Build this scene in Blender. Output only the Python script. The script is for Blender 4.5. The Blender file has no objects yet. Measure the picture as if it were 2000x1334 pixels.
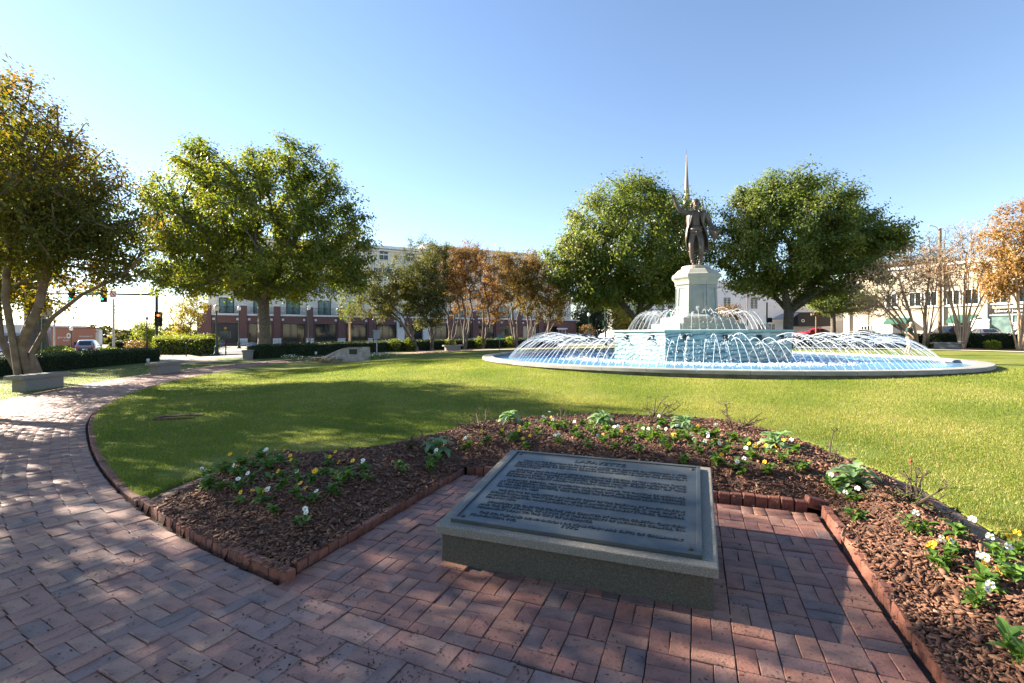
import bpy, math, random
import numpy as np
from math import sin, cos, pi, radians, sqrt, atan2, hypot
from mathutils import Vector, Matrix

S = bpy.context.scene
COL = S.collection
random.seed(7)

# ------------------------------------------------------------------ camera
CAMZ = 1.56
FPX, HPY = 950.0, 655.0            # focal length in photo pixels, horizon row
cam_d = bpy.data.cameras.new('camera')
cam = bpy.data.objects.new('camera', cam_d)
COL.objects.link(cam)
cam.location = (0, 0, CAMZ)
cam.rotation_euler = (radians(90), 0, 0)
cam_d.sensor_width = 36
cam_d.lens = FPX / 2000 * 36
cam_d.shift_y = -(667 - HPY) / 2000
cam_d.clip_start = 0.05
cam_d.clip_end = 5000
S.camera = cam

# ------------------------------------------------------------------ light
SUN_AZ, SUN_EL = -65.0, 25.0       # degrees from +Y (clockwise), above horizon
sdir = Vector((sin(radians(SUN_AZ)) * cos(radians(SUN_EL)), cos(radians(SUN_AZ)) * cos(radians(SUN_EL)), sin(radians(SUN_EL))))
W = bpy.data.worlds.new('World')
S.world = W
W.use_nodes = True
wn, wl = W.node_tree.nodes, W.node_tree.links
wn.clear()
sky = wn.new('ShaderNodeTexSky')
sky.sky_type = 'NISHITA'
sky.sun_disc = False
sky.sun_elevation = radians(SUN_EL)
sky.sun_rotation = radians(SUN_AZ)
sky.altitude = 200
sky.air_density = 1.0
sky.dust_density = 0.08
sky.ozone_density = 1.0
bg = wn.new('ShaderNodeBackground')
bg.inputs['Strength'].default_value = 0.054
wo = wn.new('ShaderNodeOutputWorld')
grade = wn.new('ShaderNodeMix'); grade.data_type = 'RGBA'; grade.blend_type = 'MULTIPLY'
grade.inputs[0].default_value = 1; grade.inputs[7].default_value = (.93, .945, 1.0, 1)      # white balance of the sky
wl.new(sky.outputs[0], grade.inputs[6])
wl.new(grade.outputs[2], bg.inputs[0])
wl.new(bg.outputs[0], wo.inputs[0])
sun_d = bpy.data.lights.new('sun', 'SUN')
sun_d.energy = 5.0
sun_d.angle = radians(0.53)
sun_d.color = (1.0, 0.90, 0.74)
sun = bpy.data.objects.new('sun', sun_d)
COL.objects.link(sun)
sun.rotation_euler = sdir.to_track_quat('Z', 'Y').to_euler()
S.view_settings.view_transform = 'Standard'
S.view_settings.look = 'None'
S.view_settings.exposure = 2.4
S.view_settings.gamma = 1.0
S.view_settings.use_curve_mapping = False
S.render.engine = 'CYCLES'
S.cycles.use_denoising = True
S.cycles.max_bounces = 6
S.cycles.diffuse_bounces = 3
S.cycles.glossy_bounces = 3
S.cycles.transmission_bounces = 4
S.cycles.transparent_max_bounces = 16
S.cycles.caustics_reflective = False
S.cycles.caustics_refractive = False

# ------------------------------------------------------------------ place
AZ = radians(20.7)
VX, VY = sin(AZ), cos(AZ)           # towards the statue
UX, UY = cos(AZ), -sin(AZ)          # to the right of that
FD = 23.0
FX, FY = FD * VX, FD * VY           # fountain centre
RI, RO = 20.8, 23.45                # ring path
UL, UR, VB = -2.46, 1.03, 4.97      # paved recess round the plaque


def ss(x, a, b):
    t = np.clip((np.asarray(x, float) - a) / (b - a), 0, 1)
    return t * t * (3 - 2 * t)


def kth(t):
    d = np.abs((np.asarray(t, float) - radians(208) + pi) % (2 * pi) - pi)
    return 1 - .026 * (1 - ss(d, radians(14), radians(38)))


def rad(x, y):
    x = np.asarray(x, float) - FX; y = np.asarray(y, float) - FY
    return np.hypot(x, y) / kth(np.arctan2(y, x))


def hz(x, y):
    x = np.asarray(x, float); y = np.asarray(y, float)
    d = np.hypot(x, y)
    pl = (.0125 * np.clip(x, -60, 60) + .008 * np.clip(y, -20, 110)) * ss(d, 5, 18)
    r = rad(x, y)
    w = ss(r, 11, 19)
    pl = pl * w + .27 * (1 - w) * ss(d, 5, 18)
    return pl + .035 * ss(RI - r, -.02, .12) + .215 * ss(RI - .3 - r, 0, 10.6) - 1.6 * ss(-x, 40, 75)


def H(x, y):
    return float(hz(x, y))


def uv2(u, v):
    return u * UX + v * VX, u * UY + v * VY


def xy2(x, y):
    return x * UX + y * UY, x * VX + y * VY


def at(px, py, f=None):
    """point where the view ray through a photo pixel meets the ground"""
    f = f or H
    dx, dz = (px - 1000) / FPX, (HPY - py) / FPX
    lo = 1.0
    prev = 1.0
    for z in np.geomspace(1.0, 150, 900):
        if CAMZ + dz * z <= f(dx * z, z):
            return dx * z, z, f(dx * z, z)
        prev = z
    return dx * 150, 150.0, f(dx * 150, 150)


def ringp(px, r, near=False):
    dx = (px - 1000) / FPX
    a, b, c = dx * dx + 1, -2 * (dx * FX + FY), FX * FX + FY * FY - r * r
    t = (-b + (-1 if near else 1) * sqrt(max(b * b - 4 * a * c, 0))) / (2 * a)
    return dx * t, t, H(dx * t, t)


def wp(px, Z, z=None):
    x = (px - 1000) / FPX * Z
    return x, Z, (H(x, Z) if z is None else z)


def zy(py, Z):
    return CAMZ + (HPY - py) * Z / FPX


# ------------------------------------------------------------------ materials
MATS = {}


def M(name, col, rough=.7, col2=None, nscale=4, bump=0, bscale=40, metal=0, island=0, spec=.4, objrand=0, detail=6, col3=None, isl_cols=None, rot=None, coat=0):
    m = bpy.data.materials.new(name)
    m.use_nodes = True
    n, l = m.node_tree.nodes, m.node_tree.links
    b = n['Principled BSDF']
    b.inputs['Roughness'].default_value = rough
    b.inputs['Metallic'].default_value = metal
    b.inputs['Specular IOR Level'].default_value = spec
    if coat:
        b.inputs['Coat Weight'].default_value = coat
    tc = n.new('ShaderNodeTexCoord')
    out = None
    rnd = None
    if island or objrand or isl_cols:
        ge = n.new('ShaderNodeNewGeometry'); oi = n.new('ShaderNodeObjectInfo')
        ad = n.new('ShaderNodeMath'); ad.operation = 'ADD'
        l.new(ge.outputs['Random Per Island'], ad.inputs[0]); l.new(oi.outputs['Random'], ad.inputs[1])
        fr = n.new('ShaderNodeMath'); fr.operation = 'FRACT'
        l.new(ad.outputs[0], fr.inputs[0])
        rnd = fr.outputs[0]
    if isl_cols:
        cr = n.new('ShaderNodeValToRGB')
        cr.color_ramp.interpolation = 'LINEAR'
        els = cr.color_ramp.elements
        while len(els) < len(isl_cols):
            els.new(.5)
        for i, (p, c) in enumerate(isl_cols):
            els[i].position = p; els[i].color = (*c, 1)
        l.new(rnd, cr.inputs[0])
        out = cr.outputs[0]
    if col2 is not None:
        nz = n.new('ShaderNodeTexNoise')
        nz.inputs['Scale'].default_value = nscale
        nz.inputs['Detail'].default_value = detail
        l.new(tc.outputs['Object'], nz.inputs['Vector'])
        rp = n.new('ShaderNodeValToRGB')
        rp.color_ramp.elements[0].position = .35
        rp.color_ramp.elements[1].position = .65
        rp.color_ramp.elements[0].color = (*col, 1)
        rp.color_ramp.elements[1].color = (*col2, 1)
        if col3 is not None:
            e = rp.color_ramp.elements.new(.5); e.color = (*col3, 1)
        l.new(nz.outputs[0], rp.inputs[0])
        if out is None:
            out = rp.outputs[0]
        else:
            mx = n.new('ShaderNodeMix'); mx.data_type = 'RGBA'; mx.blend_type = 'MULTIPLY'
            mx.inputs[0].default_value = 1
            l.new(out, mx.inputs[6]); l.new(rp.outputs[0], mx.inputs[7])
            out = mx.outputs[2]
    if rnd is not None and not isl_cols:
        hs = n.new('ShaderNodeHueSaturation')
        mr = n.new('ShaderNodeMapRange')
        k = island or objrand
        mr.inputs['To Min'].default_value = 1 - k
        mr.inputs['To Max'].default_value = 1 + k
        l.new(rnd, mr.inputs[0]); l.new(mr.outputs[0], hs.inputs['Value'])
        if out is None:
            hs.inputs['Color'].default_value = (*col, 1)
        else:
            l.new(out, hs.inputs['Color'])
        out = hs.outputs[0]
    if out is None:
        b.inputs['Base Color'].default_value = (*col, 1)
    else:
        l.new(out, b.inputs['Base Color'])
    if bump:
        nb = n.new('ShaderNodeTexNoise'); nb.inputs['Scale'].default_value = bscale; nb.inputs['Detail'].default_value = 5
        l.new(tc.outputs['Object'], nb.inputs['Vector'])
        bp = n.new('ShaderNodeBump'); bp.inputs['Strength'].default_value = bump; bp.inputs['Distance'].default_value = .02
        l.new(nb.outputs[0], bp.inputs['Height']); l.new(bp.outputs[0], b.inputs['Normal'])
    MATS[name] = m
    return m


def leafmat(name, cols, ncols=None, nscale=.35, trans=.45, rough=.5, tint=(1.25, 1.15, .5), spec=.3):
    """leaf: colour by leaf from a ramp, shifted by soft patches; lets light through"""
    m = bpy.data.materials.new(name); m.use_nodes = True
    n, l = m.node_tree.nodes, m.node_tree.links
    n.clear()
    o = n.new('ShaderNodeOutputMaterial')
    ge = n.new('ShaderNodeNewGeometry'); tc = n.new('ShaderNodeTexCoord')
    nz = n.new('ShaderNodeTexNoise'); nz.inputs['Scale'].default_value = nscale; nz.inputs['Detail'].default_value = 3
    l.new(tc.outputs['Object'], nz.inputs['Vector'])
    mr = n.new('ShaderNodeMapRange'); mr.inputs['From Min'].default_value = .3; mr.inputs['From Max'].default_value = .7
    mr.inputs['To Min'].default_value = -.3; mr.inputs['To Max'].default_value = .3
    l.new(nz.outputs[0], mr.inputs[0])
    ad = n.new('ShaderNodeMath'); ad.operation = 'MULTIPLY_ADD'; ad.inputs[1].default_value = .7; ad.use_clamp = True
    l.new(ge.outputs['Random Per Island'], ad.inputs[0])
    a2 = n.new('ShaderNodeMath'); a2.operation = 'ADD'; a2.inputs[1].default_value = .15
    l.new(mr.outputs[0], a2.inputs[0]); l.new(a2.outputs[0], ad.inputs[2])
    cr = n.new('ShaderNodeValToRGB')
    els = cr.color_ramp.elements
    while len(els) < len(cols):
        els.new(.5)
    for i, (p, c) in enumerate(cols):
        els[i].position = p; els[i].color = (*c, 1)
    l.new(ad.outputs[0], cr.inputs[0])
    p = n.new('ShaderNodeBsdfPrincipled'); p.inputs['Roughness'].default_value = rough; p.inputs['Specular IOR Level'].default_value = spec
    l.new(cr.outputs[0], p.inputs['Base Color'])
    t = n.new('ShaderNodeBsdfTranslucent')
    mx = n.new('ShaderNodeMix'); mx.data_type = 'RGBA'; mx.blend_type = 'MULTIPLY'; mx.inputs[0].default_value = 1
    l.new(cr.outputs[0], mx.inputs[6]); mx.inputs[7].default_value = (tint[0] * 1.3, tint[1] * 1.3, tint[2] * 1.3, 1)
    l.new(mx.outputs[2], t.inputs['Color'])
    ms = n.new('ShaderNodeMixShader'); ms.inputs[0].default_value = trans
    l.new(p.outputs[0], ms.inputs[1]); l.new(t.outputs[0], ms.inputs[2]); l.new(ms.outputs[0], o.inputs[0])
    MATS[name] = m
    return m


# ------------------------------------------------------------------ helpers
def wloc(o):
    v = Vector((0, 0, 0))
    while o is not None:
        v = v + Vector(o.location)
        o = o.parent
    return v


def npmesh(name, verts, faces, smooth=False):
    """verts (n,3) array; faces (m,k) array or list of such arrays"""
    if not isinstance(faces, list):
        faces = [faces]
    verts = np.asarray(verts, np.float32)
    me = bpy.data.meshes.new(name)
    me.vertices.add(len(verts)); me.vertices.foreach_set('co', verts.ravel())
    idx = np.concatenate([np.asarray(f, np.int32).ravel() for f in faces])
    cnt = np.concatenate([np.full(len(f), np.asarray(f).shape[1], np.int32) for f in faces])
    st = np.concatenate([[0], np.cumsum(cnt)[:-1]]).astype(np.int32)
    me.loops.add(len(idx)); me.loops.foreach_set('vertex_index', idx)
    me.polygons.add(len(cnt)); me.polygons.foreach_set('loop_start', st); me.polygons.foreach_set('loop_total', cnt)
    if smooth:
        me.polygons.foreach_set('use_smooth', np.ones(len(cnt), bool))
    me.update(calc_edges=True)
    me.validate()
    return me


def link(name, me, mat=None, parent=None, kind=None, label=None, cat=None, group=None):
    if mat is not None and not me.materials:
        me.materials.append(mat)
    o = bpy.data.objects.new(name, me)
    COL.objects.link(o)
    if parent is not None:
        o.parent = parent
    tag(o, label, cat, group, kind)
    return o


def tag(o, label=None, cat=None, group=None, kind=None):
    if label: o['label'] = label
    if cat: o['category'] = cat
    if group: o['group'] = group
    if kind: o['kind'] = kind
    return o


def empty(name, label, cat, loc, rz=0, group=None):
    o = bpy.data.objects.new(name, None)
    COL.objects.link(o)
    o.location = loc; o.rotation_euler = (0, 0, rz)
    o.empty_display_size = .1
    return tag(o, label, cat, group)


def children(o):
    return [c for c in COL.objects if c.parent is o]


def copy_tree(o, kids, loc=None, rz=None, label=None, scale=None):
    """kids: {object: [children]} gathered once"""
    def rec(a, p):
        c = a.copy(); COL.objects.link(c)
        if p is not None: c.parent = p
        for k in kids.get(a, []): rec(k, c)
        return c
    r = rec(o, None)
    if loc is not None: r.location = loc
    if rz is not None: r.rotation_euler = (0, 0, rz)
    if scale is not None: r.scale = (scale,) * 3
    if label: r['label'] = label
    return r


def kidmap(o):
    m = {}
    allo = list(COL.objects)
    def rec(a):
        ks = [c for c in allo if c.parent is a]
        m[a] = ks
        for k in ks: rec(k)
    rec(o)
    return m


class MB:
    def __init__(s): s.v = []; s.f = []

    def add(s, vs, fs):
        b = len(s.v)
        s.v += [tuple(v) for v in vs]
        s.f += [tuple(i + b for i in f) for f in fs]
        return s

    def box(s, c, d, rz=0, mat=None):
        x, y, z = d[0] / 2, d[1] / 2, d[2] / 2
        vs = [(a * x, b * y, e * z) for e in (-1, 1) for b in (-1, 1) for a in (-1, 1)]
        if rz:
            k, q = cos(rz), sin(rz)
            vs = [(a * k - b * q, a * q + b * k, e) for a, b, e in vs]
        if mat is not None:
            vs = [tuple(mat @ Vector(v)) for v in vs]
        vs = [(a + c[0], b + c[1], e + c[2]) for a, b, e in vs]
        return s.add(vs, [(0, 2, 3, 1), (4, 5, 7, 6), (0, 1, 5, 4), (2, 6, 7, 3), (0, 4, 6, 2), (1, 3, 7, 5)])

    def bbox(s, c, d, b=.01, rz=0):
        """box with a chamfered top and upright edges (rounded look)"""
        x, y = d[0] / 2, d[1] / 2
        def ring(i, z):
            ch = b
            p = [(-x + i, -y + ch), (-x + ch, -y + i), (x - ch, -y + i), (x - i, -y + ch), (x - i, y - ch), (x - ch, y - i), (-x + ch, y - i), (-x + i, y - ch)]
            k, q = cos(rz), sin(rz)
            return [(c[0] + a * k - e * q, c[1] + a * q + e * k, c[2] + z) for a, e in p]
        h = d[2] / 2
        vs = ring(0, -h) + ring(0, h - b) + ring(b, h)
        fs = []
        for r in (0, 8):
            for i in range(8):
                j = (i + 1) % 8
                fs.append((r + i, r + j, r + 8 + j, r + 8 + i))
        fs.append(tuple(range(16, 24)))
        fs.append(tuple(range(7, -1, -1)))
        return s.add(vs, fs)

    def bar(s, p, q, r0, r1=None, n=8, caps=True):
        r1 = r0 if r1 is None else r1
        p, q = Vector(p), Vector(q)
        d = (q - p).normalized()
        a = d.orthogonal().normalized(); b = d.cross(a)
        vs = []
        for c, r in ((p, r0), (q, r1)):
            for i in range(n):
                t = 2 * pi * i / n
                vs.append(tuple(c + a * (r * cos(t)) + b * (r * sin(t))))
        fs = [(i, (i + 1) % n, n + (i + 1) % n, n + i) for i in range(n)]
        if caps:
            fs += [tuple(range(n - 1, -1, -1)), tuple(range(n, 2 * n))]
        return s.add(vs, fs)

    def tube(s, pts, rs, n=6):
        pts = [Vector(p) for p in pts]
        if not hasattr(rs, '__len__'): rs = [rs] * len(pts)
        a = None
        rings = []
        for i, p in enumerate(pts):
            d = (pts[min(i + 1, len(pts) - 1)] - pts[max(i - 1, 0)]).normalized()
            a = d.orthogonal().normalized() if a is None else (a - d * a.dot(d)).normalized()
            b = d.cross(a)
            rings.append([tuple(p + a * (rs[i] * cos(2 * pi * k / n)) + b * (rs[i] * sin(2 * pi * k / n))) for k in range(n)])
        vs = [v for r in rings for v in r]
        fs = []
        for i in range(len(pts) - 1):
            for k in range(n):
                fs.append((i * n + k, i * n + (k + 1) % n, (i + 1) * n + (k + 1) % n, (i + 1) * n + k))
        fs += [tuple(range(n - 1, -1, -1)), tuple(range((len(pts) - 1) * n, len(pts) * n))]
        return s.add(vs, fs)

    def lathe(s, prof, n=24, c=(0, 0, 0), a0=0, capb=True, capt=True):
        vs = []
        for r, z in prof:
            for i in range(n):
                t = a0 + 2 * pi * i / n
                vs.append((c[0] + r * cos(t), c[1] + r * sin(t), c[2] + z))
        fs = []
        for k in range(len(prof) - 1):
            for i in range(n):
                j = (i + 1) % n
                fs.append((k * n + i, k * n + j, (k + 1) * n + j, (k + 1) * n + i))
        if capb: fs.append(tuple(range(n - 1, -1, -1)))
        if capt: fs.append(tuple(range((len(prof) - 1) * n, len(prof) * n)))
        return s.add(vs, fs)

    def prism(s, poly, z0, z1):
        n = len(poly)
        vs = [(x, y, z0) for x, y in poly] + [(x, y, z1) for x, y in poly]
        fs = [(i, (i + 1) % n, n + (i + 1) % n, n + i) for i in range(n)]
        fs += [tuple(range(n - 1, -1, -1)), tuple(range(n, 2 * n))]
        return s.add(vs, fs)

    def ball(s, c, r, n=10, m=6, sz=1):
        vs = [(c[0], c[1], c[2] - r * sz)]
        for j in range(1, m):
            t = -pi / 2 + pi * j / m
            for i in range(n):
                p = 2 * pi * i / n
                vs.append((c[0] + r * cos(t) * cos(p), c[1] + r * cos(t) * sin(p), c[2] + r * sz * sin(t)))
        vs.append((c[0], c[1], c[2] + r * sz))
        fs = [(0, 1 + (i + 1) % n, 1 + i) for i in range(n)]
        for j in range(m - 2):
            for i in range(n):
                a, b = 1 + j * n + i, 1 + j * n + (i + 1) % n
                fs.append((a, b, b + n, a + n))
        L = len(vs) - 1
        fs += [(L, 1 + (m - 2) * n + i, 1 + (m - 2) * n + (i + 1) % n) for i in range(n)]
        return s.add(vs, fs)

    def mesh(s, name, off=None, smooth=False):
        me = bpy.data.meshes.new(name)
        vs = s.v if off is None else [(x - off[0], y - off[1], z - off[2]) for x, y, z in s.v]
        me.from_pydata(vs, [], s.f)
        if smooth:
            me.polygons.foreach_set('use_smooth', np.ones(len(me.polygons), bool))
        me.update()
        return me

    def build(s, name, mat, parent=None, local=False, smooth=False, bevel=0, **kw):
        """coordinates are world ones unless local is set"""
        off = None if local or parent is None else wloc(parent)
        o = link(name, s.mesh(name, off, smooth), mat, parent, **kw)
        if bevel:
            md = o.modifiers.new('edge', 'BEVEL'); md.width = bevel; md.segments = 2; md.limit_method = 'ANGLE'; md.angle_limit = radians(40)
        return o


def fan_mesh_text(txt, size, ext=.0, width=None, align='CENTER', offset=0.0):
    """lettering as a mesh in the XY plane, centred on the origin line"""
    cu = bpy.data.curves.new('lettering', 'FONT')
    cu.body = txt; cu.size = size; cu.extrude = ext; cu.align_x = align; cu.offset = offset
    cu.resolution_u = 2
    o = bpy.data.objects.new('tmp', cu)
    COL.objects.link(o)
    dg = bpy.context.evaluated_depsgraph_get()
    me = bpy.data.meshes.new_from_object(o.evaluated_get(dg))
    bpy.data.objects.remove(o)
    n = len(me.vertices)
    a = np.empty(n * 3); me.vertices.foreach_get('co', a); a = a.reshape(-1, 3)
    if width and n:
        w = a[:, 0].max() - a[:, 0].min()
        a[:, 0] *= width / w
        me.vertices.foreach_set('co', a.ravel()); me.update()
    me.materials.clear()
    return me


def join_meshes(name, parts, smooth=False):
    """parts: list of (mesh, 4x4 Matrix)"""
    V, F, b = [], [], 0
    for me, mt in parts:
        V += [tuple(mt @ v.co) for v in me.vertices]
        F += [tuple(i + b for i in p.vertices) for p in me.polygons]
        b += len(me.vertices)
    out = bpy.data.meshes.new(name)
    out.from_pydata(V, [], F); out.update()
    return out


# ------------------------------------------------------------------ trees
def prisms(p0, p1, r0, r1, n):
    p0, p1 = np.asarray(p0), np.asarray(p1)
    d = p1 - p0
    d = d / np.maximum(np.linalg.norm(d, axis=1, keepdims=True), 1e-6)
    up = np.where(np.abs(d[:, 2:3]) > .9, np.array([[1., 0, 0]]), np.array([[0, 0, 1.]]))
    a = np.cross(d, up); a /= np.linalg.norm(a, axis=1, keepdims=True)
    b = np.cross(d, a)
    t = np.arange(n) * 2 * pi / n
    ring = a[:, None, :] * np.cos(t)[None, :, None] + b[:, None, :] * np.sin(t)[None, :, None]
    v = np.concatenate([p0[:, None, :] + ring * r0[:, None, None], p1[:, None, :] + ring * r1[:, None, None]], 1)
    N = len(p0)
    k = np.arange(n); k2 = (k + 1) % n
    q = np.stack([k, k2, n + k2, n + k], 1)
    f = (np.arange(N)[:, None, None] * 2 * n + q[None]).reshape(-1, 4)
    return v.reshape(-1, 3), f


def leaf_quads(c, L, Wd, rng, upbias=.5, axis=None, out=None):
    N = len(c)
    nrm = rng.normal(size=(N, 3)); nrm[:, 2] = np.abs(nrm[:, 2]) + upbias
    if out is not None: nrm = nrm * .75 + out
    nrm /= np.linalg.norm(nrm, axis=1, keepdims=True)
    a = rng.normal(size=(N, 3)) if axis is None else axis + rng.normal(size=(N, 3)) * .4
    a -= nrm * (a * nrm).sum(1, keepdims=True)
    a /= np.linalg.norm(a, axis=1, keepdims=True)
    b = np.cross(nrm, a)
    s = rng.uniform(.65, 1.25, (N, 1))
    v = np.stack([c - a * L * s / 2, c + b * Wd * s / 2 - a * L * s * .08, c + a * L * s / 2, c - b * Wd * s / 2 - a * L * s * .08], 1)
    return v.reshape(-1, 3), np.arange(N * 4).reshape(-1, 4)


def sample_ells(rng, ells, n, power=.5, voids=0, vr=.25):
    e = np.array([[*c, *r] for c, r in ells], float)
    w = np.prod(e[:, 3:], axis=1) ** .75
    w /= w.sum()
    k = rng.choice(len(e), n * 2, p=w)
    d = rng.normal(size=(n * 2, 3)); d /= np.linalg.norm(d, axis=1, keepdims=True)
    rad = rng.uniform(0, 1, (n * 2, 1)) ** power
    p = e[k, :3] + d * rad * e[k, 3:]
    if voids:
        R = e[:, 3:].mean()
        kk = rng.choice(len(e), voids, p=w)
        dd = rng.normal(size=(voids, 3)); dd /= np.linalg.norm(dd, axis=1, keepdims=True)
        vc = e[kk, :3] + dd * e[kk, 3:] * rng.uniform(.5, 1.0, (voids, 1))
        dist = np.linalg.norm(p[:, None, :] - vc[None], axis=2)
        keep = (dist > R * vr * rng.uniform(.5, 1.4, voids)[None]).all(1)
        p = p[keep]
    return p[:n]


def grow(rng, stems, tips, bf=.35, step=.8, jit=.06):
    """stems: list of polylines starting at the same foot; returns nodes, parents, tip flags"""
    P = [np.zeros(3)]; par = [-1]; pl = [0.0]
    ok = [False]
    first = True
    for st in stems:
        prev = 0
        for i, p in enumerate(st):
            p = np.asarray(p, float)
            if i == 0:
                if first:
                    P[0] = p; first = False; prev = 0
                    continue
                if np.linalg.norm(p - P[0]) < 1e-3:
                    prev = 0; continue
                P.append(p); par.append(-1); pl.append(0); ok.append(False); prev = len(P) - 1
                continue
            P.append(p); par.append(prev); pl.append(pl[prev] + np.linalg.norm(p - P[prev])); ok.append(i >= len(st) * .55)
            prev = len(P) - 1
    cap = len(P) + len(tips) * 8
    global STEMF
    STEMF = np.zeros(len(P)); STEMF[1:] = .12
    for i_ in range(1, len(P)):
        if par[i_] == i_ - 1: STEMF[i_] = STEMF[i_ - 1] + 1
    for i_ in range(len(P) - 2, -1, -1):
        pass
    A = np.zeros((cap, 3)); A[:len(P)] = P
    PL = np.zeros(cap); PL[:len(P)] = pl
    OK = np.zeros(cap, bool); OK[:len(P)] = ok
    par = par + [0] * (cap - len(P))
    n = len(P)
    istip = np.zeros(cap, bool)
    root = A[:n][OK[:n]].mean(0)
    order = np.argsort(np.linalg.norm(tips - root, axis=1))
    for ti in order:
        t = tips[ti]
        d = np.linalg.norm(A[:n] - t, axis=1)
        cost = d + bf * PL[:n]
        cost[~OK[:n]] = 1e9
        j = int(np.argmin(cost))
        L = d[j]
        k = max(1, min(7, int(L / step)))
        if n + k >= cap: break
        prev = j
        base = A[j].copy()
        for q in range(1, k + 1):
            f = q / k
            p = base + (t - base) * f
            if q < k:
                p = p + rng.normal(size=3) * jit * L + np.array([0, 0, 1]) * L * .10 * sin(pi * f)
            A[n] = p; par[n] = prev; PL[n] = PL[prev] + np.linalg.norm(p - A[prev]); OK[n] = True
            prev = n; n += 1
        istip[n - 1] = True
    return A[:n], np.array(par[:n]), istip[:n]


def tree_meshes(rng, nodes, par, istip, rt, r0, flare=.4, ex=.5):
    n = len(nodes)
    w = istip.astype(float).copy()
    for i in range(n - 1, 0, -1):
        if par[i] >= 0: w[par[i]] += w[i]
    w = np.maximum(w, .6)
    roots = [i for i in range(n) if par[i] < 0]
    wm = max(w[i] for i in roots)
    rad = rt + (r0 - rt) * (w / wm) ** ex
    if len(roots) > 2:
        k_ = len(STEMF); rad[:k_] = np.maximum(rad[:k_], r0 * np.clip(.72 - .085 * STEMF, .22, 1))
    zb = nodes[roots[0], 2]
    rad = rad * (1 + flare * np.exp(-np.maximum(nodes[:, 2] - zb, 0) / .45))
    i = np.arange(n)[par >= 0]
    p = par[par >= 0]
    rp = np.minimum(rad[p], rad[i] * 1.6 + .004)
    rp = np.where(w[p] > w[i] * 2.2, rp, rad[p])
    big = rad[i] > .035
    V, F, b = [], [], 0
    for msk, ns in ((big, 8), (~big, 4)):
        if msk.any():
            # overlap a little so joints do not gap
            v, f = prisms(nodes[p][msk], nodes[i][msk], rp[msk], rad[i][msk], ns)
            V.append(v); F.append(f + b); b += len(v)
    return np.concatenate(V), np.concatenate(F), rad, w


BARK = {}


def make_tree(name, label, base, stems, ells, ntips, leaf, bark, seed, r0=.3, rt=.012, nleaf=40, sig=.35, L=.14, Wd=.08, bf=.35,
              power=.5, voids=0, vr=.25, step=.8, group=None, cat='tree', jit=.06, ex=.5, flare=.4, flat=.7, extra=None, foliage_name='foliage', tipspread=1.0):
    rng = np.random.default_rng(seed)
    base = np.array(base, float)
    tips = sample_ells(rng, [((c[0] - base[0], c[1] - base[1], c[2] - base[2]), r) for c, r in ells], ntips, power, voids, vr)
    nodes, par, ist = grow(rng, [[(p[0], p[1], p[2]) for p in s] for s in stems], tips, bf, step, jit)
    V, F, rad, w = tree_meshes(rng, nodes, par, ist, rt, r0, flare, ex)
    root = empty(name, label, cat, tuple(base), group=group)
    link('trunk', npmesh('trunk', V, F, True), bark, root)
    if nleaf:
        tp = nodes[ist]
        tw = nodes[par[ist]]
        c = np.repeat(tp, nleaf, 0); q = np.repeat(tw, nleaf, 0)
        f = rng.uniform(0, .8, (len(c), 1))
        c = c + (q - c) * f
        c = c + np.clip(rng.normal(size=c.shape), -1.9, 1.9) * np.array([sig, sig, sig * flat]) * np.repeat(rng.uniform(.6, 1.35, (len(tp), 1)), nleaf, 0)
        od = c - tp.mean(0); od /= np.maximum(np.linalg.norm(od, axis=1, keepdims=True), .1)
        cl = c - np.repeat(tp, nleaf, 0); cl /= np.maximum(np.linalg.norm(cl, axis=1, keepdims=True), .02)
        lv, lf = leaf_quads(c, L, Wd, rng, .3, None, od * .9 + cl * .7)
        link(foliage_name, npmesh(foliage_name, lv, lf), leaf, root, kind='stuff')
    return root


def PE(px, py, Z, rx, ry, dz=1.0):
    """ellipsoid of a crown given on the photo at depth Z"""
    return ((px - 1000) / FPX * Z, Z, zy(py, Z)), (rx * Z / FPX, rx * Z / FPX * dz, ry * Z / FPX)


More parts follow.
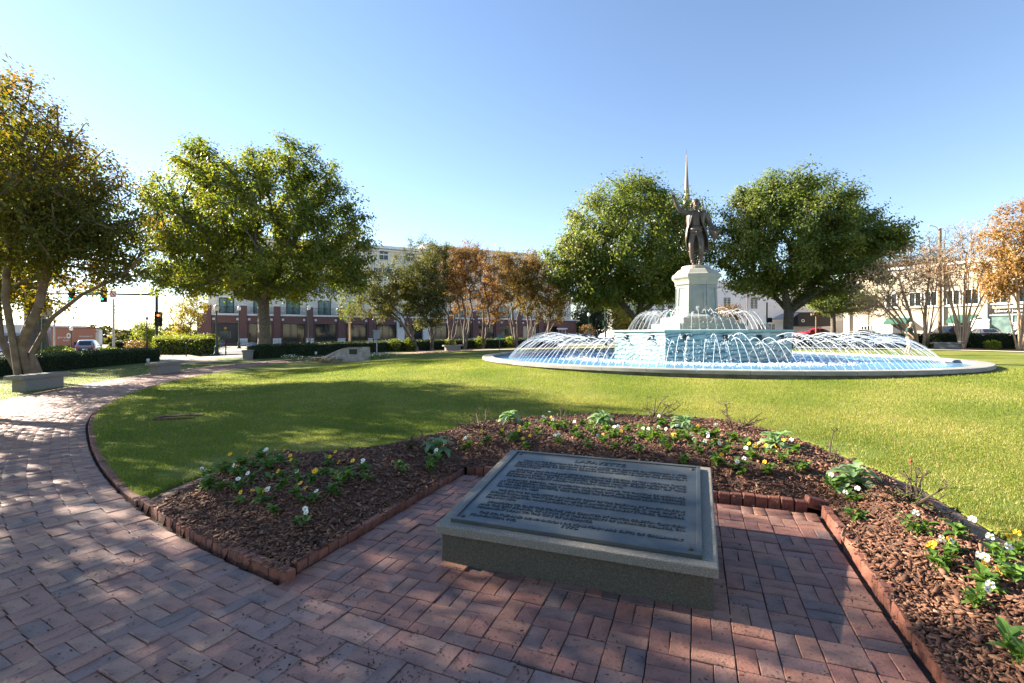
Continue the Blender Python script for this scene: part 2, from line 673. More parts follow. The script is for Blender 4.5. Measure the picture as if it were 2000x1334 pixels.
# ------------------------------------------------------------------ material library
brick_ramp = [(0, (.20, .135, .12)), (.12, (.25, .135, .11)), (.3, (.34, .165, .12)), (.5, (.30, .148, .115)), (.7, (.37, .205, .14)), (.86, (.33, .19, .15)), (1, (.20, .135, .125))]
brick_warm = [(0, (.15, .10, .09)), (.1, (.22, .105, .082)), (.3, (.285, .13, .092)), (.5, (.25, .112, .088)), (.7, (.32, .158, .105)), (.86, (.27, .148, .115)), (.95, (.21, .12, .105)), (1, (.14, .105, .10))]
m_brickw = M('plaza brick', (1, 1, 1), .6, (.66, .63, .64), 6, bump=.28, bscale=60, isl_cols=brick_warm, col3=(1, .97, .93), spec=.45)
m_brick = M('paving brick', (1, 1, 1), .6, (.66, .63, .64), 6, bump=.28, bscale=60, isl_cols=brick_ramp, col3=(1, .97, .93), spec=.5)
for m_ in (m_brick, m_brickw):     # dark pits and stains in the fired clay
    n_, l_ = m_.node_tree.nodes, m_.node_tree.links
    b_ = n_['Principled BSDF']; src = b_.inputs['Base Color'].links[0].from_socket
    g_ = n_.new('ShaderNodeNewGeometry')
    col_ = src
    for sc_, lo, hi, dk in ((55, .30, .40, .38), (1.3, .30, .58, .82), (5.5, .28, .42, .8)):
        z_ = n_.new('ShaderNodeTexNoise'); z_.inputs['Scale'].default_value = sc_; z_.inputs['Detail'].default_value = 4
        l_.new(g_.outputs['Position'], z_.inputs['Vector'])
        r_ = n_.new('ShaderNodeMapRange'); r_.inputs['From Min'].default_value = lo; r_.inputs['From Max'].default_value = hi; r_.inputs['To Min'].default_value = dk
        l_.new(z_.outputs[0], r_.inputs[0])
        x_ = n_.new('ShaderNodeMix'); x_.data_type = 'RGBA'; x_.blend_type = 'MULTIPLY'; x_.inputs[0].default_value = 1
        l_.new(col_, x_.inputs[6]); l_.new(r_.outputs[0], x_.inputs[7]); col_ = x_.outputs[2]
    l_.new(col_, b_.inputs['Base Color'])
m_edge = M('edging brick', (.95, .95, .95), .75, (.62, .6, .6), 9, bump=.5, bscale=50, isl_cols=[(0, (.20, .075, .05)), (.5, (.27, .10, .06)), (1, (.17, .075, .06))], col3=(1, 1, 1))
m_sand = M('joint sand', (.035, .028, .022), .95, (.05, .05, .025), 2.5, bump=.4, bscale=90, col3=(.028, .022, .02))
m_soil = M('soil', (.07, .034, .021), .95, (.12, .06, .038), 3, bump=.9, bscale=30)
m_dirt = M('bare dirt', (.21, .135, .09), .95, (.13, .08, .055), 5, bump=.6, bscale=45)
m_chip = M('bark chip', (1, 1, 1), .8, (.7, .7, .7), 40, isl_cols=[(0, (.07, .032, .02)), (.35, (.165, .072, .04)), (.7, (.215, .092, .05)), (.93, (.30, .15, .085)), (1, (.40, .25, .15))])
m_lawn = M('lawn', (.10, .135, .022), .9, (.215, .205, .055), .55, bump=1.0, bscale=55, spec=.1, col3=(.15, .17, .034), detail=9)
m_verge = M('verge grass', (.08, .11, .02), .9, (.14, .14, .035), .5, bump=1.0, bscale=30, detail=8)
m_blade = leafmat('grass blade', [(0, (.075, .12, .016)), (.4, (.145, .19, .027)), (.7, (.235, .25, .048)), (1, (.40, .34, .15))], nscale=.6, trans=.45, spec=.12, tint=(1.15, 1.2, .5))
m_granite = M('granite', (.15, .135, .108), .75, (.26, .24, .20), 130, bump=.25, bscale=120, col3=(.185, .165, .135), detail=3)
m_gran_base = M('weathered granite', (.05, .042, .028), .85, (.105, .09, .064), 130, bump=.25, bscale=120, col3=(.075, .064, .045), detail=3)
m_bench = M('bench granite', (.17, .155, .135), .8, (.26, .24, .21), 60, bump=.2, bscale=60)
m_bronze_pl = M('plaque bronze', (.062, .075, .082), .40, (.115, .118, .108), 3.5, bump=.12, bscale=70, metal=.5, spec=.5, col3=(.08, .092, .097))
m_bronze = M('statue bronze', (.065, .046, .034), .45, (.12, .09, .068), 5, bump=.2, bscale=25, metal=.35, spec=.5)
m_letter = M('letter bronze', (.045, .052, .056), .38, metal=.5)
m_screw = M('screw bronze', (.09, .07, .05), .5, metal=.6)
m_concrete = M('coping concrete', (.30, .285, .26), .8, (.21, .20, .18), 2.5, bump=.25, bscale=40, island=.08)
m_wallc = M('basin wall concrete', (.20, .185, .15), .9, (.10, .09, .07), 3, bump=.3, bscale=30)
m_pool = M('pool paint', (.10, .40, .74), .5, (.16, .50, .80), 1.2)
m_ped = M('pedestal stone', (.27, .27, .24), .65, (.17, .215, .21), 2.2, bump=.15, bscale=30, col3=(.23, .245, .225))
m_ped_top = M('cornice stone', (.37, .335, .265), .7, (.27, .27, .235), 3, bump=.15, bscale=30)
m_cap_copper = M('stained cap', (.25, .38, .31), .7, (.38, .42, .35), 3, bump=.2, bscale=20)


def marble():
    m = M('green marble', (.22, .34, .33), .35, (.30, .42, .40), 1.5, spec=.5)
    n, l = m.node_tree.nodes, m.node_tree.links
    b = n['Principled BSDF']
    tc = n.new('ShaderNodeTexCoord')
    mp = n.new('ShaderNodeMapping'); mp.inputs['Scale'].default_value = (.5, .5, 1.3); mp.inputs['Rotation'].default_value = (.3, .25, 0)
    l.new(tc.outputs['Object'], mp.inputs[0])
    wv = n.new('ShaderNodeTexWave'); wv.wave_type = 'BANDS'; wv.bands_direction = 'Z'
    wv.inputs['Scale'].default_value = 1.6; wv.inputs['Distortion'].default_value = 9; wv.inputs['Detail'].default_value = 4; wv.inputs['Detail Scale'].default_value = 1.3
    l.new(mp.outputs[0], wv.inputs[0])
    cr = n.new('ShaderNodeValToRGB')
    e = cr.color_ramp.elements
    e[0].position = 0; e[0].color = (.045, .10, .11, 1)
    e[1].position = 1; e[1].color = (.27, .37, .35, 1)
    k = e.new(.12); k.color = (.11, .20, .21, 1)
    k = e.new(.45); k.color = (.19, .31, .30, 1)
    l.new(wv.outputs[0], cr.inputs[0]); l.new(cr.outputs[0], b.inputs['Base Color'])
    return m


m_marble = marble()
m_hbrick = M('hotel brick', (.165, .088, .078), .85, (.11, .06, .055), 14, bump=.3, bscale=30, col3=(.14, .073, .065))
m_cream = M('cream stucco', (.70, .66, .56), .85, (.65, .61, .52), 1.5)
m_creamw = M('cream painted wall', (.50, .42, .31), .85, (.44, .37, .275), 1.2, bump=.1, bscale=20)
m_white = M('white paint', (.74, .74, .72), .6, (.68, .68, .67), 2)
m_whitestone = M('white stone', (.66, .66, .64), .75, (.55, .55, .54), 6)
m_siding = M('white siding', (.66, .67, .70), .6, (.60, .61, .64), 1)
m_green_awn = M('green awning', (.025, .085, .06), .8, (.035, .11, .075), 3)
m_black_awn = M('black awning', (.015, .016, .018), .8)
m_black = M('black iron', (.015, .016, .016), .5, metal=.3)
m_dkgreen = M('dark green paint', (.012, .045, .035), .4)
m_galv = M('galvanised steel', (.30, .31, .32), .5, metal=.5)
m_wood = M('pole wood', (.24, .15, .085), .85, (.16, .10, .06), 9, bump=.3, bscale=30)
m_asph = M('asphalt', (.09, .088, .085), .9, (.12, .118, .112), 1.5, bump=.3, bscale=60)
m_paveC = M('concrete pavement', (.36, .33, .29), .9, (.30, .27, .235), 1.8, bump=.15, bscale=40)
m_tan = M('tan path', (.33, .26, .19), .9, (.25, .19, .14), 2.2, bump=.3, bscale=50)
m_mulch_far = M('mulch', (.12, .062, .042), .95, (.20, .115, .08), 9, bump=.8, bscale=25)
m_groundfar = M('far ground', (.13, .12, .08), .95, (.18, .15, .10), .05)
m_barkc = M('crape myrtle bark', (.10, .075, .06), .8, (.20, .15, .12), 3, bump=.3, bscale=14, col3=(.145, .108, .088))
m_barkl = M('pale crape myrtle bark', (.43, .29, .175), .75, (.52, .38, .26), 3, bump=.2, bscale=14)
m_barko = M('oak bark', (.075, .06, .05), .95, (.13, .11, .09), 7, bump=1.0, bscale=16)
m_rose = M('rose cane', (.10, .06, .035), .8, (.06, .05, .022), 12)
m_pane = M('window glass', (.012, .015, .016), .05, (.03, .04, .045), .5, spec=.45)
m_pane2 = M('green curtained glass', (.07, .12, .115), .08, (.16, .23, .215), 1.6, spec=.8)
m_frame = M('dark window frame', (.02, .022, .023), .5)
m_door = M('dark door', (.035, .035, .04), .5, (.03, .03, .035), 2)
m_tyre = M('tyre', (.015, .015, .015), .85)
m_rim = M('wheel rim', (.42, .43, .45), .35, metal=.7)
m_carg = M('car glass', (.012, .016, .02), .05, spec=.9)
m_red = M('red car paint', (.50, .012, .02), .25, coat=.6)
m_blk = M('black car paint', (.012, .012, .016), .22, coat=.6)
m_navy = M('navy car paint', (.012, .018, .05), .22, coat=.6)
m_silver = M('silver car paint', (.30, .31, .34), .3, metal=.5, coat=.5)
m_blue = M('blue car paint', (.035, .07, .22), .25, coat=.6)
m_whitecar = M('white car paint', (.6, .6, .62), .3, coat=.5)
m_tail = M('tail light', (.45, .01, .012), .3)
m_head = M('headlight glass', (.6, .6, .6), .2)
m_plate = M('number plate', (.6, .6, .62), .5)
m_skin = M('skin', (.42, .24, .17), .6)
m_hair = M('grey hair', (.36, .30, .25), .8)
m_shirt = M('dark green shirt', (.03, .05, .038), .9)
m_short = M('tan shorts', (.35, .26, .19), .9)
m_gold = M('gold seal', (.40, .20, .04), .4, metal=.6)
m_bluep = M('blue print', (.02, .16, .45), .6)
m_teal = M('teal sign', (.02, .22, .18), .6)
m_stone = M('rough granite boulder', (.27, .23, .20), .85, (.40, .35, .30), 5, bump=.7, bscale=9)
m_grey = M('grey metal box', (.25, .27, .29), .5)
m_yl = M('yellow petal', (.75, .42, .01), .6)
m_wh = M('white petal', (.78, .78, .70), .6, (.70, .72, .52), 40)
m_redp = M('red petal', (.5, .03, .02), .6)

pansy_leaf = leafmat('pansy leaf', [(0, (.055, .12, .022)), (.5, (.11, .20, .035)), (1, (.19, .29, .06))], nscale=9, trans=.4)
kale_leaf = leafmat('kale leaf', [(0, (.12, .20, .10)), (.5, (.20, .30, .15)), (1, (.29, .37, .18))], nscale=5, trans=.4, tint=(1, 1.1, .7))
oak_leaf = leafmat('oak leaf', [(0, (.07, .11, .016)), (.5, (.13, .17, .023)), (.85, (.20, .21, .03)), (1, (.28, .21, .03))], nscale=.3, trans=.55)
oak_leaf2 = leafmat('oak leaf dark', [(0, (.06, .10, .022)), (.55, (.12, .165, .03)), (.9, (.20, .22, .045)), (1, (.25, .24, .06))], nscale=.3, trans=.5)
crape_a = leafmat('crape leaf green orange', [(0, (.055, .085, .014)), (.5, (.095, .12, .018)), (.78, (.17, .15, .02)), (.94, (.27, .16, .02)), (1, (.27, .08, .018))], nscale=.32, trans=.55, tint=(1.35, 1.0, .4))
crape_b = leafmat('crape leaf olive', [(0, (.06, .085, .028)), (.5, (.095, .11, .034)), (.85, (.16, .14, .04)), (1, (.22, .15, .05))], nscale=.4, trans=.5)
crape_c = leafmat('crape leaf orange', [(0, (.13, .10, .05)), (.35, (.20, .14, .06)), (.65, (.28, .17, .06)), (.9, (.36, .22, .045)), (1, (.26, .11, .06))], nscale=.45, trans=.45, tint=(1.3, 1.0, .4))
crape_d = leafmat('crape leaf mixed', [(0, (.08, .10, .03)), (.4, (.16, .15, .035)), (.7, (.28, .18, .035)), (1, (.30, .16, .055))], nscale=.45, trans=.45, tint=(1.3, 1.0, .4))
crape_r = leafmat('crape leaf tan orange', [(0, (.15, .09, .03)), (.4, (.26, .15, .04)), (.8, (.34, .19, .045)), (1, (.22, .18, .05))], nscale=.5, trans=.35, tint=(1.2, 1.0, .5))
yellow_leaf = leafmat('yellow leaf', [(0, (.16, .16, .03)), (.5, (.27, .23, .035)), (1, (.36, .27, .05))], nscale=.6, trans=.5)
lime_leaf = leafmat('lime leaf', [(0, (.08, .13, .018)), (.5, (.18, .23, .025)), (1, (.30, .31, .04))], nscale=1.5, trans=.45)
hedge_leaf = leafmat('hedge leaf', [(0, (.018, .04, .013)), (.5, (.035, .065, .018)), (1, (.075, .105, .03))], nscale=1.2, trans=.3)
magn_leaf = leafmat('magnolia leaf', [(0, (.03, .05, .02)), (.5, (.06, .085, .03)), (1, (.14, .15, .07))], nscale=.5, trans=.25, rough=.35)
bush_or = leafmat('russet leaf', [(0, (.10, .06, .03)), (.5, (.19, .11, .045)), (1, (.27, .17, .06))], nscale=1, trans=.35)
far_leaf = leafmat('far leaf', [(0, (.05, .065, .03)), (.5, (.09, .10, .04)), (1, (.16, .14, .05))], nscale=.04, trans=.35)
twig_leaf = leafmat('dry seed head', [(0, (.17, .10, .06)), (1, (.30, .18, .10))], nscale=1, trans=.2)


def water_mat():
    m = bpy.data.materials.new('pool water'); m.use_nodes = True
    n, l = m.node_tree.nodes, m.node_tree.links
    n.clear()
    o = n.new('ShaderNodeOutputMaterial')
    t = n.new('ShaderNodeBsdfTransparent'); t.inputs[0].default_value = (.62, .84, .93, 1)
    g = n.new('ShaderNodeBsdfGlossy'); g.inputs['Roughness'].default_value = .15
    fr = n.new('ShaderNodeFresnel'); fr.inputs['IOR'].default_value = 1.33
    tc = n.new('ShaderNodeTexCoord')
    nz = n.new('ShaderNodeTexNoise'); nz.inputs['Scale'].default_value = 7; nz.inputs['Detail'].default_value = 3
    l.new(tc.outputs['Object'], nz.inputs['Vector'])
    bp = n.new('ShaderNodeBump'); bp.inputs['Strength'].default_value = .6; bp.inputs['Distance'].default_value = .06
    l.new(nz.outputs[0], bp.inputs['Height']); l.new(bp.outputs[0], g.inputs['Normal']); l.new(bp.outputs[0], fr.inputs['Normal'])
    ms = n.new('ShaderNodeMixShader')
    df = n.new('ShaderNodeBsdfDiffuse'); df.inputs[0].default_value = (.17, .46, .74, 1)
    m2 = n.new('ShaderNodeMixShader'); m2.inputs[0].default_value = .42
    l.new(t.outputs[0], m2.inputs[1]); l.new(df.outputs[0], m2.inputs[2])
    mu = n.new('ShaderNodeMath'); mu.operation = 'MULTIPLY'; mu.inputs[1].default_value = .5
    l.new(fr.outputs[0], mu.inputs[0])
    l.new(mu.outputs[0], ms.inputs[0]); l.new(m2.outputs[0], ms.inputs[1]); l.new(g.outputs[0], ms.inputs[2]); l.new(ms.outputs[0], o.inputs[0])
    return m


m_water = water_mat()


def jet_mat():
    m = bpy.data.materials.new('jet water'); m.use_nodes = True
    n, l = m.node_tree.nodes, m.node_tree.links
    n.clear()
    o = n.new('ShaderNodeOutputMaterial')
    p = n.new('ShaderNodeBsdfPrincipled'); p.inputs['Base Color'].default_value = (.86, .89, .92, 1); p.inputs['Roughness'].default_value = .2
    t = n.new('ShaderNodeBsdfTranslucent'); t.inputs[0].default_value = (.9, .93, .96, 1)
    ms = n.new('ShaderNodeMixShader'); ms.inputs[0].default_value = .5
    l.new(p.outputs[0], ms.inputs[1]); l.new(t.outputs[0], ms.inputs[2])
    cl = n.new('ShaderNodeBsdfTransparent'); m2 = n.new('ShaderNodeMixShader'); m2.inputs[0].default_value = .42
    l.new(ms.outputs[0], m2.inputs[1]); l.new(cl.outputs[0], m2.inputs[2]); l.new(m2.outputs[0], o.inputs[0])
    return m


m_jet = jet_mat()
m_foam = M('foam', (.80, .84, .86), .5)


def glow(name, col, st):
    m = bpy.data.materials.new(name); m.use_nodes = True
    b = m.node_tree.nodes['Principled BSDF']
    b.inputs['Base Color'].default_value = (*col, 1)
    b.inputs['Emission Color'].default_value = (*col, 1); b.inputs['Emission Strength'].default_value = st
    return m


m_grn_light = glow('green signal light', (.0, .75, .35), 1.2)
m_red_light = glow('red signal light', (.9, .12, .03), 1.2)
m_globe = M('lamp globe', (.75, .75, .73), .3)

# ------------------------------------------------------------------ ground sheets
def polar_sheet(name, rs, ths, mat, zoff=0.0, zf=None, kind='structure'):
    rs, ths = np.asarray(rs, float), np.asarray(ths, float)
    R, T = np.meshgrid(rs, ths, indexing='ij')
    R = R * kth(T)
    x, y = FX + R * np.cos(T), FY + R * np.sin(T)
    z = (zf or hz)(x, y) + zoff
    v = np.stack([x, y, z], -1).reshape(-1, 3)
    a, b = len(rs), len(ths)
    i, j = np.meshgrid(np.arange(a - 1), np.arange(b - 1), indexing='ij')
    k = (i * b + j).ravel()
    f = np.stack([k, k + b, k + b + 1, k + 1], 1)
    return link(name, npmesh(name, v, f, True), mat, kind=kind)


TH_C = atan2(-FY, -FX)     # direction from the fountain towards the camera
full = np.linspace(0, 2 * pi, 361)

# bed outline on the ground, from the left tip round the back to the right
bed_px = [(262, 985), (330, 952), (390, 932), (470, 905), (540, 890), (690, 888), (790, 868), (870, 845), (940, 832), (1000, 825), (1150, 818), (1300, 819), (1420, 829), (1550, 855), (1650, 891), (1800, 954), (1900, 1014), (1990, 1070)]
bed_out = [at(*p)[:2] for p in bed_px]
u_, v_ = xy2(*bed_out[-1])
bed_out += [uv2(u_ + .12, v_ - .8), uv2(u_ + .1, v_ - 1.3)]
t1 = atan2(bed_out[-1][1] - FY, bed_out[-1][0] - FX)
t0 = atan2(bed_out[0][1] - FY, bed_out[0][0] - FX)
arc = [(FX + RI * float(kth(t)) * cos(t), FY + RI * float(kth(t)) * sin(t)) for t in np.linspace(t1, t0, 24)]
bed_poly = np.array(bed_out + arc)


def in_poly(x, y, poly):
    x = np.asarray(x, float); y = np.asarray(y, float)
    ins = np.zeros(x.shape, bool)
    n = len(poly)
    for i in range(n):
        x0, y0 = poly[i]; x1, y1 = poly[(i + 1) % n]
        c = ((y0 > y) != (y1 > y)) & (x < (x1 - x0) * (y - y0) / (y1 - y0 + 1e-12) + x0)
        ins ^= c
    return ins


def d_poly(x, y, poly):
    x = np.asarray(x, float); y = np.asarray(y, float)
    d = np.full(x.shape, 1e9)
    for i in range(len(poly)):
        x0, y0 = poly[i]; x1, y1 = poly[(i + 1) % len(poly)]
        dx, dy = x1 - x0, y1 - y0
        t = np.clip(((x - x0) * dx + (y - y0) * dy) / (dx * dx + dy * dy + 1e-12), 0, 1)
        d = np.minimum(d, np.hypot(x - x0 - t * dx, y - y0 - t * dy))
    return d


lawn_edge = np.array(bed_out)


def d_lawnedge(x, y):
    x = np.asarray(x, float); y = np.asarray(y, float)
    d = np.full(x.shape, 1e9)
    for i in range(len(lawn_edge) - 1):
        x0, y0 = lawn_edge[i]; x1, y1 = lawn_edge[i + 1]
        dx, dy = x1 - x0, y1 - y0
        t = np.clip(((x - x0) * dx + (y - y0) * dy) / (dx * dx + dy * dy + 1e-12), 0, 1)
        d = np.minimum(d, np.hypot(x - x0 - t * dx, y - y0 - t * dy))
    return d


def in_recess(x, y, pad=0.0):
    u, v = np.asarray(x) * UX + np.asarray(y) * UY, np.asarray(x) * VX + np.asarray(y) * VY
    return (u > UL - pad) & (u < UR + pad) & (v < VB + pad)


def d_recess(x, y):
    u, v = np.asarray(x) * UX + np.asarray(y) * UY, np.asarray(x) * VX + np.asarray(y) * VY
    du = np.maximum(np.maximum(UL - u, u - UR), 0); dv = np.maximum(v - VB, 0)
    return np.hypot(du, dv)


def in_bed(x, y):
    return in_poly(x, y, bed_poly) & ~in_recess(x, y)


def bedz(x, y):
    dl = d_lawnedge(x, y)
    dr = np.minimum(d_recess(x, y), np.abs(rad(x, y) - RI))
    lum = .018 * np.sin(np.asarray(x) * 5.1 + 1) * np.sin(np.asarray(y) * 4.3)
    return hz(x, y) * ss(dr, 0, .6) + .05 + .14 * ss(dr, 0, .75) * ss(dl, .12, .7) - .07 * (1 - ss(dl, .05, .3)) + lum * ss(dl, .1, .3)


def top(x, y):
    if bool(in_bed(np.array([x]), np.array([y]))[0]):
        return float(bedz(x, y))
    return H(x, y)


def lawn_z(x, y):
    z = hz(x, y)
    z = z - .16 * in_poly(x, y, bed_poly)
    z = np.where(in_recess(x, y, .02), -.12, z)
    return z


rs = np.concatenate([np.linspace(8.9, 11.8, 8), np.arange(12, RI + .001, .075)])
rs[-1] = RI - .06
ths = np.concatenate([np.arange(TH_C - radians(24), TH_C + radians(24), radians(.22)), np.arange(TH_C + radians(24), TH_C + 2 * pi - radians(24) + .001, radians(1.5))])
ths = np.append(ths, TH_C + 2 * pi - radians(24))
polar_sheet('lawn', rs, ths, m_lawn, 0, lawn_z)
polar_sheet('path', np.linspace(RI - .08, RO, 5), full, m_sand, -.036, lambda x, y: (.0125 * np.clip(x, -60, 60) + .008 * np.clip(y, -20, 110)) * ss(np.hypot(x, y), 5, 18))
# sand under the recess bricks
mb = MB()
mb.add([(*uv2(UL - .02, 1.9), -.03), (*uv2(UR + .02, 1.9), -.03), (*uv2(UR + .02, VB + .02), -.03), (*uv2(UL - .02, VB + .02), -.03)], [(0, 1, 2, 3)])
paving = mb.build('paving', m_sand, kind='structure')
path = bpy.data.objects['path']
polar_sheet('verge', np.linspace(RO, 30.5, 12), full, m_verge, .006)
polar_sheet('pavement', [30.5, 32, 33.6], full, m_paveC, 0)
polar_sheet('road', np.linspace(33.6, 47, 8), full, m_asph, -.11)
polar_sheet('pavement', np.linspace(47, 75, 10), full, m_paveC, .02)
polar_sheet('ground', np.concatenate([[75], np.geomspace(80, 3000, 30)]), full, m_groundfar, -.02)
for a0, a1, r0, r1 in ((96, 139, 24.3, 27.2), (-8, 46, 24.0, 27.2)):
    polar_sheet('mulch_bed', np.linspace(r0, r1, 5), np.radians(np.linspace(a0, a1, 50)), m_mulch_far, .03)
# tan side path out to the street corner
tp = [at(*p) for p in ((300, 694), (345, 690), (425, 703), (432, 708), (345, 714), (292, 713))]
m_ = MB(); m_.add([(x, y, z + .025) for x, y, z in tp], [tuple(range(len(tp)))][::-1]); m_.build('side_path', m_tan, kind='structure')

# ------------------------------------------------------------------ paving bricks
brng = np.random.default_rng(3)


def brick_mesh(l=.197, w=.0965, h=.06, b=.003):
    m = MB(); x, y = l / 2, w / 2
    def r(i, z): return [(-x + i, -y + i, z), (x - i, -y + i, z), (x - i, y - i, z), (-x + i, y - i, z)]
    m.add(r(0, -h) + r(0, -b) + r(b, 0), [(0, 1, 5, 4), (1, 2, 6, 5), (2, 3, 7, 6), (3, 0, 4, 7), (4, 5, 9, 8), (5, 6, 10, 9), (6, 7, 11, 10), (7, 4, 8, 11), (8, 9, 10, 11)])
    return m


bm_brick = brick_mesh()
brick_me = bm_brick.mesh('brick'); brick_me2 = bm_brick.mesh('brick')
bv, bf_ = np.array(bm_brick.v), np.array(bm_brick.f)


def visible(x, y):
    px = 1000 + FPX * x / max(y, .01)
    return y > 1.9 and -120 < px < 2120 and HPY + FPX * CAMZ / y < 1420


def lay(spots, parent, bmat):
    """spots (x, y, z, angle): the largest 300 as bricks, the rest in one mesh"""
    spots = [s for s in spots if visible(s[0], s[1])]
    spots.sort(key=lambda s: s[0] ** 2 + s[1] ** 2)
    mats = []
    for k, (x, y, z, a) in enumerate(spots):
        tilt = Matrix.Rotation(brng.normal() * .011, 4, 'X') @ Matrix.Rotation(brng.normal() * .008, 4, 'Y')
        s = 1 + brng.normal() * .004
        m = Matrix.Translation((x, y, z + brng.normal() * .0027)) @ Matrix.Rotation(a + brng.normal() * .012, 4, 'Z') @ tilt @ Matrix.Scale(s, 4)
        mats.append(m)
    for m in mats[:300]:
        o = link('brick', brick_me if bmat is m_brick else brick_me2, bmat, parent)
        o.matrix_local = m
    if len(mats) > 300:
        A = np.array([np.array(m) for m in mats[300:]])
        hv = np.concatenate([bv, np.ones((len(bv), 1))], 1)
        V = np.einsum('nij,kj->nki', A, hv)[:, :, :3]
        N = len(A)
        F = (np.arange(N)[:, None, None] * len(bv) + bf_[None]).reshape(-1, 4)
        link('far_bricks', npmesh('far_bricks', V.reshape(-1, 3), F), bmat, parent, kind='stuff')


spots, cut = [], []
pu0, pu1, pv0, pv1 = -1.58, .03, 3.03, 4.30       # plaque block stands here
nu, nv = int((UR - UL) / .2), int((VB - 1.9) / .2) + 1
for i in range(nu):
    for j in range(nv):
        cu, cv = UL + .02 + .1 + i * .2015, VB - .06 - .1 - j * .2015
        for s in (-1, 1):
            if (i + j) % 2: u, v, a = cu, cv + s * .05, -AZ
            else: u, v, a = cu + s * .05, cv, -AZ + pi / 2
            x, y = uv2(u, v)
            if hypot(x - FX, y - FY) > RI + .17: continue
            if hypot(x - FX, y - FY) > RI - .13:
                cut.append((x, y, a)); continue
            if pu0 + .08 < u < pu1 - .08 and pv0 + .08 < v < pv1 - .08: continue
            spots.append((x, y, 0.0, a))
lay(spots, paving, m_brickw)
for (x, y, a) in cut:      # bricks cut to the curve of the ring path
    ex, ey, fx_, fy_ = cos(a), sin(a), -sin(a), cos(a)
    poly = [(x + ex * i * .0975 + fx_ * j * .048, y + ey * i * .0975 + fy_ * j * .048) for i, j in ((-1, -1), (1, -1), (1, 1), (-1, 1))]
    keep_ = []
    for k in range(4):
        p, q = poly[k], poly[(k + 1) % 4]
        dp, dq = [RI + .035 - hypot(c_[0] - FX, c_[1] - FY) for c_ in (p, q)]
        if dp >= 0: keep_.append(p)
        if dp * dq < 0:
            f_ = dp / (dp - dq); keep_.append((p[0] + (q[0] - p[0]) * f_, p[1] + (q[1] - p[1]) * f_))
    if len(keep_) > 2:
        m = MB(); m.prism(keep_, -.06, brng.normal() * .0015)
        m.build('brick', m_brickw, paving)
spots = []
nr = int((RO - RI) / .2)
for j in range(nr):
    r = RI + .142 + j * .2015
    dth = .2015 / (RI + 1.3)
    n = int(radians(150) / dth)
    for i in range(n):
        th = TH_C + radians(20) - i * dth
        for s in (-1, 1):
            if (i + j) % 2: rr, tt, a = r + s * .05, th, th + pi / 2
            else: rr, tt, a = r, th + s * .05 / r, th
            rr *= float(kth(tt))
            x, y = FX + rr * cos(tt), FY + rr * sin(tt)
            spots.append((x, y, H(x, y), a))
lay(spots, path, m_brick)

# debris on the bricks
rng = np.random.default_rng(11)
n = 2600
d = np.exp(rng.uniform(np.log(2.1), np.log(9), n)); a = rng.uniform(-.85, .7, n)
x, y = d * np.sin(a), d * np.cos(a)
edge_bias = np.minimum(np.abs(d_recess(x, y)), np.abs(rad(x, y) - RI))
keep = ~in_bed(x, y) & (in_recess(x, y) | (rad(x, y) > RI)) & ((rng.uniform(size=n) < .3) | (np.sin(x * 3 + 1) * np.sin(y * 2.3 + x) > .35))
ui, vi = x * UX + y * UY, x * VX + y * VY
keep &= ~((ui > -1.7) & (ui < .12) & (vi > 2.9) & (vi < 4.4))
c = np.stack([x, y, hz(x, y) + .004], 1)[keep]
c = np.concatenate([c, c[:500] + rng.normal(size=(500, 3)) * np.array([.025, .025, 0]), c[:500] + rng.normal(size=(500, 3)) * np.array([.03, .03, 0])])
v, f = leaf_quads(c, .019, .009, rng, upbias=3)
link('leaf_litter', npmesh('leaf_litter', v, f), M('litter', (.03, .022, .016), .9, (.06, .04, .025), 30), kind='stuff')

# ------------------------------------------------------------------ brick edgings
def edging_bricks(parent, pts, zf, hgt, wid, lens, proud=0.0, tilt=.05):
    """bricks end to end along a polyline"""
    pts = [Vector((p[0], p[1], 0)) for p in pts]
    seg = 0; pos = 0.0
    total = sum((pts[i + 1] - pts[i]).length for i in range(len(pts) - 1))
    cum = [0]
    for i in range(len(pts) - 1): cum.append(cum[-1] + (pts[i + 1] - pts[i]).length)
    s = 0
    while s < total - .03:
        L = random.choice(lens)
        mid = min(s + L / 2, total - .001)
        k = max(i for i in range(len(cum) - 1) if cum[i] <= mid)
        t = (mid - cum[k]) / max(cum[k + 1] - cum[k], 1e-6)
        p = pts[k].lerp(pts[k + 1], t)
        d = pts[k + 1] - pts[k]
        a = atan2(d.y, d.x)
        z = zf(p.x, p.y)
        m = MB(); m.bbox((0, 0, 0), (L - .008, wid, hgt), .006)
        o = link('brick', m.mesh('brick'), m_edge, parent)
        o.location = (p.x - parent.location.x, p.y - parent.location.y, z + proud - hgt / 2 - parent.location.z + random.gauss(0, .004))
        o.rotation_euler = (random.gauss(0, tilt), random.gauss(0, tilt * .5), a + random.gauss(0, tilt * .6))
        s += L


c1 = (FX + (RI - .05) * cos(t0), FY + (RI - .05) * sin(t0))
tc1 = None
